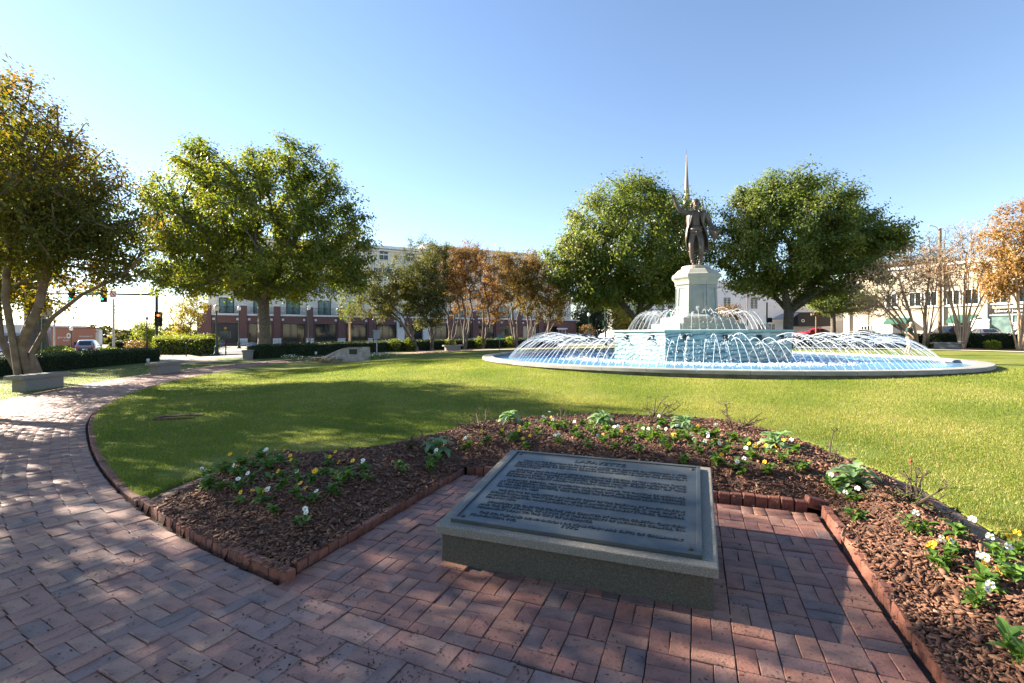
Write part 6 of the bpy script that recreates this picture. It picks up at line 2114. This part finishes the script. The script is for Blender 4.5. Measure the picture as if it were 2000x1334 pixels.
# shop windows, tiles, railings
def glazing(parent, name, w, h, nx, ny, frame, pane, fr=.07, dep=.1):
    m = MB()
    m.box((0, 0, h - fr / 2), (w, dep, fr)); m.box((0, 0, fr / 2), (w, dep, fr)); m.box((-w / 2 + fr / 2, 0, h / 2), (fr, dep, h - 2 * fr)); m.box((w / 2 - fr / 2, 0, h / 2), (fr, dep, h - 2 * fr))
    for i in range(1, nx): m.box((-w / 2 + w * i / nx, 0, h / 2), (fr * .7, dep * .9, h - 2 * fr))
    for k in range(1, ny): m.box((0, 0, h * (1 - .22 * k)), (w - 2 * fr, dep * .8, fr * .7))
    fm = m.mesh(name); fm.materials.append(frame)
    p = MB(); p.box((0, .02, h / 2), (w - fr, .015, h - fr)); pme = p.mesh('pane'); pme.materials.append(pane)
    return fm, pme


shop = glazing(None, 'shop_window', 3.1, 2.85, 3, 1, m_frame, m_pane)
upw = glazing(None, 'window', 1.95, 2.3, 2, 0, m_frame, m_pane2, .09)
uppw = glazing(None, 'window', 1.6, 1.7, 2, 0, m_white, m_pane, .08)
head_me = M_shared('window_head', MB().box((0, 0, 0), (2.75, .16, .26)).box((-1.28, 0, -.3), (.16, .14, .4)).box((1.28, 0, -.3), (.16, .14, .4)), m_white)
curt = M_shared('curtain', MB().box((-.55, 0, 1.1), (.5, .02, 2.0)).box((.6, 0, 1.1), (.45, .02, 2.0)), M('green curtain', (.12, .22, .19), .8, (.16, .27, .24), 8))
sc_me = MB()
for a in np.linspace(0, 1, 2): sc_me.box((0, 0, .05 + .95 * a), (3.6, .04, .04))
for q in np.linspace(-1.75, 1.75, 15): sc_me.bar((q, 0, .05), (q, 0, 1.0), .012, .012, 4, False)
for q in np.linspace(-1.5, 1.5, 6):
    pts = [(q + .26 * cos(a), 0, .55 + .32 * sin(a)) for a in np.linspace(0, 2 * pi, 13)]
    for i in range(12): sc_me.bar(pts[i], pts[i + 1], .014, .014, 4, False)
rail_me = M_shared('balcony_railing', sc_me, m_black)
for i in range(len(piers) - 1):
    c = (piers[i] + piers[i + 1]) / 2
    if i == 0:
        m = MB(); m.box((c, .22, 1.75), (3.1, .1, 2.8)); dd = m.build('dark_door', m_door, ho, local=True)
    else:
        o = link('shop_window', shop[0], None, ho); o.location = (c, .25, .35); link('pane', shop[1], None, o)
    for s in (-1, 1):
        t_ = link('white_tile', tile_me, None, ho); t_.location = (c + s * 1.5, .04, 3.8)
    o = link('balcony_railing', rail_me, None, ho); o.location = (c, .25, BAND + .28)
    for fl in range(4):
        wd = upw if fl == 0 else uppw
        if fl == 0:
            o = link('window', wd[0], None, ho); o.location = (c, UP - .03, BAND + .35); link('pane', wd[1], None, o); cu = link('curtain', curt, None, o); cu.location = (0, .012 - .02, 0)
            hd = link('window_head', head_me, None, ho); hd.location = (c, UP - .07, BAND + 2.85)
        else:
            for s in (-.95, .95) if fl < 3 else (0,):
                o = link('window', wd[0], None, ho); o.location = (c + s, UP - .03, BAND + .9 + 3.0 * fl); link('pane', wd[1], None, o)
for fl in range(3):
    o = link('window', upw[0], None, ho); o.location = (48.9, UP - .03 if fl else UP - .03, BAND + .5 + 3.1 * fl); link('pane', upw[1], None, o)
o = link('shop_window', uppw[0], None, ho); o.location = (48.9, .05, .9); link('pane', uppw[1], None, o)
m = MB(); m.box((48.9, -.02, 2.75), (2.4, .2, .25)); m.build('window_head', m_white, ho, local=True)
m = MB()
for zz in (8.2, 11.3, 14.2): m.box(((T0 + T1) / 2 + .6, UP - .01, zz), (T1 - T0 - 1.4, .05, .07))
for tt in np.arange(T0 + 3, T1, 4.65): m.box((tt, UP - .008, 10), (.06, .04, 11))
m.build('panel_joint', m_creamw, ho, local=True)

# ------------------------------------------------------------------ cream building on the right
cd = Vector((.512, -.859)); c0 = (44.1, 64.7)
ca = atan2(cd.y, cd.x)
cb = empty('cream_building', 'two storey cream painted building with green awnings on the right', 'building', (c0[0], c0[1], H(*c0) - .1), ca)
LB = 30
m = MB(); m.box((LB / 2, 8, 4.3), (LB, 16, 8.8)); m.build('wall', m_creamw, cb, local=True)
m = MB(); m.box((LB / 2, 8, 8.75), (LB + .3, 16.3, .3)); m.build('coping', m_white, cb, local=True)
for q in (.6, 10.3, 14.0, 20.5):
    m = MB(); m.box((q, -.12, 4.2), (.42, .24, 8.4)); m.build('pilaster', m_creamw, cb, local=True)
cw = glazing(None, 'window', 1.25, 1.75, 2, 1, m_white, m_pane, .09, .12)
for q in (3.0, 5.4, 7.8, 9.3, 11.3, 12.9, 15.2, 17.2, 19.2):
    o = link('window', cw[0], None, cb); o.location = (q, -.03, 4.0); link('pane', cw[1], None, o)
    m = MB(); m.box((0, -.05, -.08), (1.5, .2, .12)); m.build('sill', m_white, o, local=True)
sw = glazing(None, 'window', 1.1, .9, 3, 0, m_white, m_pane, .08, .12)
o = link('window', sw[0], None, cb); o.location = (2.6, -.03, .95); link('pane', sw[1], None, o)
shopc = glazing(None, 'shop_window', 4.0, 2.75, 2, 1, m_whitestone, m_pane2, .12, .14)
o = link('shop_window', shopc[0], None, cb); o.location = (16.1, -.05, .05); link('pane', shopc[1], None, o)
m = MB(); m.box((16.1, -.08, 2.75), (4.1, .14, .16)); m.build('lintel', m_grey, cb, local=True)
m = MB()
for k in range(6): m.box((17.0, -.06, .8 + .22 * k), (1.6, .03, .10))
m.build('blinds', m_white, cb, local=True)
m = MB(); m.box((15.85, -.06, 3.2), (2.7, .1, .5)); sg = m.build('shop_sign', m_black, cb, local=True)
o = link('sign_lettering', fan_mesh_text('Edward Jones', .40, .004), m_white, sg); o.matrix_local = Matrix.Translation((15.85, -.115, 3.06)) @ Matrix.Rotation(pi / 2, 4, 'X')
def awning(parent, q, w, z0, z1, dep, mat):
    m = MB(); h = w / 2
    m.add([(q - h, 0, z1), (q + h, 0, z1), (q + h, -dep, z0 + .22), (q - h, -dep, z0 + .22), (q + h, -dep, z0), (q - h, -dep, z0), (q - h, 0, z0 + .2), (q + h, 0, z0 + .2)], [(0, 3, 2, 1), (3, 5, 4, 2), (0, 6, 5, 3), (1, 2, 4, 7)])
    o = m.build('awning', mat, parent, local=True); md = o.modifiers.new('thick', 'SOLIDIFY'); md.thickness = .03
    return o
awning(cb, 6.1, 2.3, 1.95, 2.75, 1.0, m_green_awn)
awning(cb, 12.2, 2.3, 1.95, 2.9, 1.3, m_green_awn)
awning(cb, 19.2, 2.6, 1.9, 2.9, 1.3, m_green_awn)
m = MB(); m.box((6.1, -.03, 1.0), (1.1, .08, 2.0)); m.build('door', m_door, cb, local=True)
m = MB(); m.box((12.2, -.03, 1.0), (1.5, .08, 2.0)); m.build('door', m_door, cb, local=True)
x, y, z = wp(1914, 50)
t = empty('notice_board', 'white notice board with a pointed top before the shop window', 'sign', (x, y, z), ca); m = MB(); m.box((0, 0, 1.3), (1.4, .08, 1.6)); m.prism([(-.75, -.05), (.75, -.05), (.75, .05), (-.75, .05)], 2.1, 2.2); m.bar((-.7, 0, 2.15), (0, 0, 2.5), .05, .05, 4); m.bar((.7, 0, 2.15), (0, 0, 2.5), .05, .05, 4); m.bar((-.6, 0, -.1), (-.6, 0, .6), .05, .05, 6); m.bar((.6, 0, -.1), (.6, 0, .6), .05, .05, 6); m.build('board', m_white, t, local=True)
m = MB()
for k in range(5): m.box((0, -.05, 1.85 - .24 * k), (1.0, .02, .09))
m.build('print', m_grey, t, local=True)

# ------------------------------------------------------------------ white building and church
x0, x1, Zw = 30.4, 49.5, 74.0
wb = empty('white_building', 'white clapboard building behind the red car with a black awning', 'building', (x0, Zw, H(40, Zw) - .2), radians(-6))
WL = 20.2
m = MB(); m.box((WL / 2, 8, 4.4), (WL, 16, 8.8)); m.build('wall', m_siding, wb, local=True)
m = MB()
for k in range(34): m.box((WL / 2, -.012, .3 + k * .25), (WL - .02, .035, .03))
m.build('clapboard_lines', m_white, wb, local=True, kind='stuff')
for zz, dd in ((2.9, .12), (7.6, .14), (8.8, .4)):
    m = MB(); m.box((WL / 2, 8, zz), (WL + 2 * dd, 16 + 2 * dd, .28)); m.build('trim_band', m_white, wb, local=True)
ww_ = glazing(None, 'window', 1.2, 1.9, 2, 1, m_white, m_pane, .09, .12)
for q in (2.2, 6.1, 12.2, 17.7):
    o = link('window', ww_[0], None, wb); o.location = (q, -.03, 4.6); link('pane', ww_[1], None, o)
for q in (7.2, 8.6):
    o = link('window', ww_[0], None, wb); o.location = (q, -.03, .6); link('pane', ww_[1], None, o)
m = MB(); q, w_, dp = 13.2, 4.2, 3.2
m.add([(q - w_ / 2 - 2.6, -dp * .0, 3.0), (q - w_ / 2 - 1.0, -.05, 3.9), (q - w_ / 2, -dp, 3.9), (q - w_ / 2 - 1.0, -dp, 3.0)], [(0, 3, 2, 1)])
m.build('porch_roof', m_grey, wb, local=True)
aw = MB(); aw.add([(q - w_ / 2, 0, 4.0), (q + w_ / 2, 0, 4.0), (q + w_ / 2, -dp + .6, 4.0), (q - w_ / 2, -dp + .6, 4.0), (q - w_ / 2, -dp, 2.0), (q + w_ / 2 + .5, -dp, 2.0), (q - w_ / 2, 0, 2.0), (q + w_ / 2 + .5, 0, 2.0)], [(0, 3, 2, 1), (3, 4, 5, 2), (0, 6, 4, 3), (1, 2, 5, 7), (4, 6, 7, 5)])
aw = aw.build('awning', m_black_awn, wb, local=True)
ang_ = atan2(2.0, .6)
o = link('awning_lettering', join_meshes('t', [(fan_mesh_text('Fieldstone', .72, .004), Matrix.Translation((.3, 0, 0))), (fan_mesh_text('REAL ESTATE', .3, .004), Matrix.Translation((.3, -.5, 0)))]), m_white, aw)
o.matrix_local = Matrix.Translation((q + .3, -dp + .24, 2.72)) @ Matrix.Rotation(ang_, 4, 'X')
m = MB(); m.add([(r * cos(a) - 1.75, r * sin(a) + .05, .005) for r in (.15, .21) for a in np.linspace(0, 2 * pi, 17)], [(i, i + 1, i + 18, i + 17) for i in range(16)]); o = m.build('emblem', m_white, aw, local=True); o.matrix_local = Matrix.Translation((q + .3, -dp + .22, 2.72)) @ Matrix.Rotation(ang_, 4, 'X')

ch = empty('church', 'white columned church behind the fountain with a tall slender spire', 'building', (30.5, 98, H(30.5, 98) - .3), radians(12))
m = MB(); m.box((1.5, 13, 5), (15, 22, 10)); m.build('wall', m_white, ch, local=True)
for q in (-5, -2.4, .2, 2.8, 5.4, 8):
    m = MB(); m.lathe([(.62, 0), (.62, .3), (.46, .4), (.40, 8.4), (.55, 8.7), (.62, 9.0)], 14, c=(q, -.4, 0)); m.build('column', m_white, ch, local=True, smooth=True)
m = MB(); m.box((1.5, .4, 9.5), (16, 3, 1.0)); m.add([(-6.6, -1.2, 10), (9.6, -1.2, 10), (1.5, -1.2, 13.4), (-6.6, 24, 10), (9.6, 24, 10), (1.5, 24, 13.4)], [(0, 1, 2), (5, 4, 3), (0, 2, 5, 3), (2, 1, 4, 5)]); m.build('pediment_roof', m_white, ch, local=True)
for q in (-3.7, 1.5, 6.7):
    o = link('window', ww_[0], None, ch); o.location = (q, 1.95, 2.5); o.scale = (1.2, 1, 2.0); link('pane', ww_[1], None, o)
sp = Vector((wp(1341, 103)[0] - 30.5, 5)); sp = Matrix.Rotation(-radians(12), 2) @ sp
m = MB(); m.box((sp.x, sp.y, 13), (4.6, 4.6, 9)); m.box((sp.x, sp.y, 19.5), (3.4, 3.4, 5)); m.lathe([(1.7, 22), (1.5, 25.5), (1.75, 25.7), (1.3, 26.2)], 8, c=(sp.x, sp.y, 0)); m.build('steeple', m_white, ch, local=True)
m = MB(); m.lathe([(1.0, 26.1), (.52, 31), (.17, 37.0), (.04, 39.2)], 8, c=(sp.x, sp.y, 0)); m.bar((sp.x, sp.y, 39), (sp.x, sp.y, 40.2), .05, .03, 5); m.build('spire', M('spire copper', (.17, .13, .11), .5), ch, local=True)

# ------------------------------------------------------------------ shops at far left
x, y, z = wp(99, 86)
bs = empty('brick_shop', 'low red brick shop with white lettering and a black awning at far left', 'building', (x, y, z), radians(38))
m = MB(); m.box((3.0, 6, 2.2), (6.0, 12, 4.7)); m.build('wall', M('shop brick', (.36, .17, .12), .85, (.30, .14, .10), 5), bs, local=True)
m = MB(); m.box((3.0, 6, 4.6), (6.2, 12.2, .15)); m.build('coping', m_hbrick, bs, local=True)
tx = [(fan_mesh_text('georgia', .45, .004), Matrix.Translation((1.55, -.02, 2.75)) @ Matrix.Rotation(pi / 2, 4, 'X')), (fan_mesh_text('bank', .4, .004), Matrix.Translation((2.0, -.02, 2.2)) @ Matrix.Rotation(pi / 2, 4, 'X')), (fan_mesh_text('PHARMACY', .36, .004), Matrix.Translation((4.7, -.02, 2.9)) @ Matrix.Rotation(pi / 2, 4, 'X'))]
link('wall_lettering', join_meshes('t', tx), m_white, bs)
m = MB(); m.add([(2.35 + .28 * s * cos(a), -.025, 3.15 + .5 * s * sin(a)) for s in (.55, 1) for a in np.linspace(0, 2 * pi, 21)], [(i, i + 1, i + 22, i + 21) for i in range(20)]); m.build('emblem', m_white, bs, local=True)
awning(bs, 4.4, 2.6, .3, 2.0, 1.3, m_black_awn)
m = MB(); m.box((1.6, -.02, .7), (1.9, .08, 1.4)); m.build('door', m_pane, bs, local=True)
x, y, z = wp(160.5, 89.2)
gs = empty('pale_shop', 'small pale rendered shop with dark sign letters beside the brick shop', 'building', (x, y, z), radians(38))
m = MB(); m.box((1.2, 6, 2.1), (2.4, 12, 4.4)); m.build('wall', m_whitestone, gs, local=True)
m = MB()
for k in range(9): m.box((.2 + k * .25, -.03, 3.95), (.12, .06, .2))
m.build('dentils', m_grey, gs, local=True)
link('wall_lettering', join_meshes('t', [(fan_mesh_text('IN91', .75, .004), Matrix.Translation((1.25, -.02, 3.0)) @ Matrix.Rotation(pi / 2, 4, 'X'))]), m_frame, gs)
x, y, z = wp(20, 90)
fs = empty('far_shop', 'long low grey shop front half hidden behind the left tree trunks', 'building', (x - 14, y, z), radians(8))
m = MB(); m.box((8, 6, 2.6), (19, 12, 5.2)); m.build('wall', m_whitestone, fs, local=True)
m = MB(); m.box((8, -.1, 3.4), (19, .3, .5)); m.build('fascia', m_grey, fs, local=True)
for q in range(6):
    o = link('shop_window', shop[0], None, fs); o.location = (.5 + q * 3.3, -.05, .3); link('pane', shop[1], None, o)


# ------------------------------------------------------------------ cars
def car(label, x, y, rz, paint, kind='sedan', z=None, cat='car', scale=1.0):
    z = H(x, y) - .11 if z is None else z
    t = empty('parked_car', label, cat, (x, y, z), rz, 'cars by the street')
    t.scale = (scale,) * 3
    if kind == 'suv':
        stn = [(-2.32, .30, .78, .80, 1.55, 1.45), (-2.25, .26, .98, 1.06, 1.78, 1.50), (-2.02, .25, 1.02, 1.58, 1.84, 1.26), (-1.7, .25, 1.02, 1.68, 1.86, 1.24), (-.5, .25, 1.0, 1.71, 1.86, 1.26), (.35, .25, .99, 1.66, 1.86, 1.26), (1.15, .25, .99, 1.09, 1.86, 1.45), (1.4, .25, .97, 1.04, 1.85, 1.5), (2.1, .26, .86, .92, 1.78, 1.45), (2.3, .32, .66, .70, 1.55, 1.3)]
        wr, wb_ = .36, (-1.38, 1.40)
    else:
        stn = [(-2.3, .32, .72, .76, 1.5, 1.35), (-2.2, .24, .86, .92, 1.74, 1.45), (-1.55, .22, .92, 1.0, 1.82, 1.4), (-.95, .22, .92, 1.32, 1.83, 1.18), (-.4, .22, .91, 1.40, 1.83, 1.16), (.2, .22, .89, 1.37, 1.83, 1.18), (1.05, .22, .86, .93, 1.82, 1.4), (1.3, .22, .84, .90, 1.81, 1.42), (2.1, .24, .70, .76, 1.72, 1.35), (2.3, .30, .54, .58, 1.5, 1.2)]
        wr, wb_ = .33, (-1.36, 1.38)
    rings = []
    for yy, zb, zt, top_, w, wt in stn:
        h = w / 2
        rings.append([(-h * .92, yy, zb), (-h, yy, zb + .14), (-h, yy, zt * .78), (-h * .965, yy, zt), (-wt / 2, yy, top_ - .03), (-wt / 2 * .86, yy, top_), (wt / 2 * .86, yy, top_), (wt / 2, yy, top_ - .03), (h * .965, yy, zt), (h, yy, zt * .78), (h, yy, zb + .14), (h * .92, yy, zb)])
    n = 12
    m = MB(); fs = []
    for i in range(len(rings) - 1):
        for k in range(n):
            fs.append((i * n + k, i * n + (k + 1) % n, (i + 1) * n + (k + 1) % n, (i + 1) * n + k))
    fs += [tuple(range(n)), tuple(range((len(rings) - 1) * n + n - 1, (len(rings) - 1) * n - 1, -1))]
    m.add([p for r in rings for p in r], fs)
    m.build('body', paint, t, local=True, smooth=True, bevel=0)
    def quad_in(a, b, c, d, s, off):
        P = [Vector(q) for q in (a, b, c, d)]; ce = sum(P, Vector()) / 4
        nn = (P[1] - P[0]).cross(P[3] - P[0]).normalized()
        if nn.dot(ce - Vector((0, ce.y, .6))) < 0: nn = -nn
        return [tuple(ce + (p - ce) * s + nn * off) for p in P]
    for i in range(len(rings) - 1):
        a, b = stn[i], stn[i + 1]
        for L_, R_ in ((3, 4), (8, 7)):
            if min(a[3] - a[2], b[3] - b[2]) > .3:
                q = quad_in(rings[i][L_], rings[i + 1][L_], rings[i + 1][R_], rings[i][R_], .86, .012)
                g = MB(); g.add(q, [(0, 1, 2, 3)]); g.build('side_window', m_carg, t, local=True)
            elif max(a[3] - a[2], b[3] - b[2]) > .3:
                hi, lo = (i, i + 1) if a[3] - a[2] > b[3] - b[2] else (i + 1, i)
                q = quad_in(rings[lo][L_], rings[hi][L_], rings[hi][R_], rings[lo][R_], .72, .014)
                g = MB(); g.add(q, [(0, 1, 2, 3)]); g.build('side_window', m_carg, t, local=True)
        if abs(b[3] - a[3]) / abs(b[0] - a[0]) > .38 and max(a[3] - a[2], b[3] - b[2]) > .3:
            q = quad_in(rings[i][5], rings[i][6], rings[i + 1][6], rings[i + 1][5], .9, .014)
            g = MB(); g.add(q, [(0, 1, 2, 3)]); g.build('windscreen', m_carg, t, local=True)
    for wy in wb_:
        for sx in (-1, 1):
            wm = MB(); wm.bar((-.11, 0, 0), (.11, 0, 0), wr, wr, 20); w_ = wm.build('wheel', m_tyre, t, local=True); w_.location = (sx * .83, wy, wr)
            r_ = MB(); r_.bar((sx * .10, 0, 0), (sx * .118, 0, 0), wr * .66, wr * .6, 14); r_.build('rim', m_rim, w_, local=True)
    rz_, fz_ = stn[1][2], stn[-2][2]
    for sx in (-1, 1):
        l = MB(); l.box((sx * .70, -2.27, rz_ - .10), (.30, .14, .20)); l.build('tail_light', m_tail, t, local=True)
        l = MB(); l.box((sx * .64, 2.2, fz_ - .16), (.34, .16, .13)); l.build('headlight', m_head, t, local=True)
        l = MB(); l.box((sx * 1.0, .85, stn[5][2] + .05), (.2, .12, .14)); l.build('mirror', paint, t, local=True)
    l = MB(); l.box((0, -2.325, .62), (.5, .03, .16)); l.build('number_plate', m_plate, t, local=True)
    l = MB(); l.box((0, -2.27, .36), (1.55, .16, .2)); l.box((0, 2.25, .36), (1.45, .16, .2)); l.build('bumper', m_frame, t, local=True)
    return t


x, y, z = wp(173, 62); car('grey SUV seen from behind, driving away on the left road', x, y, radians(33), m_silver, 'suv', scale=1.08)
x, y, z = wp(1588, 56); car('bright red car passing behind the fountain', x, y, radians(84), m_red, 'sedan', z=z + .12)
x, y, z = wp(1850, 51); car('black SUV parked by the cream building, seen from behind', x, y, radians(-15), m_blk, 'suv')
x, y, z = wp(1920, 47); car('navy car with a pale roof reflection parked right of the black SUV', x, y, radians(-22), m_navy, 'sedan')
x, y, z = wp(2004, 45); car('white car at the far right edge behind the hedge', x, y, radians(-36), m_whitecar, 'sedan')
x, y, z = wp(1692, 56); car('dark car parked before the small barred window of the cream building', x, y, radians(-50), m_blk, 'sedan')
x, y, z = wp(8, 44); car('blue car glimpsed between the left tree stems', x, y, radians(75), m_blue, 'sedan')
x, y, z = wp(1052, 62); car('dark car parked before the right end of the hotel', x, y, radians(117), m_blk, 'sedan')
x, y, z = wp(1530, 66); car('silver car half hidden behind the wide oak trunk', x, y, radians(84), m_silver, 'sedan')
x, y, z = wp(398, 60); car('blue car behind the azalea hedge at the hotel corner', x, y, radians(117), m_blue, 'sedan')

# ------------------------------------------------------------------ far woods
rng = np.random.default_rng(77)
C, RR = [], []
def wood(px0, px1, Z0, Z1, py_top, n, zb=-3):
    for i in range(n):
        px = rng.uniform(px0, px1); Z = rng.uniform(Z0, Z1)
        x = (px - 1000) / FPX * Z
        tz = zy(py_top + rng.normal() * 4 + abs(rng.normal()) * 4, Z)
        h = (tz - zb) / 2
        C.append((x, Z, zb + h)); RR.append((h * rng.uniform(.5, .8), h * rng.uniform(.5, .8), h))
wood(90, 400, 260, 330, 641, 60, -6)
wood(170, 400, 150, 190, 652, 26, -6)
wood(200, 400, 105, 120, 664, 12, -4)
wood(-500, 90, 180, 260, 640, 40, -4)
wood(1120, 1420, 190, 260, 628, 40, -2)
wood(1640, 2600, 190, 260, 640, 60, -2)
wood(400, 1120, 240, 300, 645, 40, -3)
per = 330
c = np.repeat(np.array(C), per, 0); r = np.repeat(np.array(RR), per, 0)
d = rng.normal(size=c.shape); d /= np.linalg.norm(d, axis=1, keepdims=True)
lump = 1 + .18 * np.sin(d[:, 0] * 6 + c[:, 0]) * np.sin(d[:, 2] * 5 + c[:, 1])
pts = c + d * r * (rng.uniform(.5, 1, (len(c), 1)) ** .5) * lump[:, None]
v, f = leaf_quads(pts, 1.9, 1.3, rng, .3)
link('far_woods', npmesh('far_woods', v, f), far_leaf, kind='stuff')
print('objects', len(COL.objects), 'tris', sum(len(o.data.loops) - 2 * len(o.data.polygons) for o in COL.objects if o.type == 'MESH'))
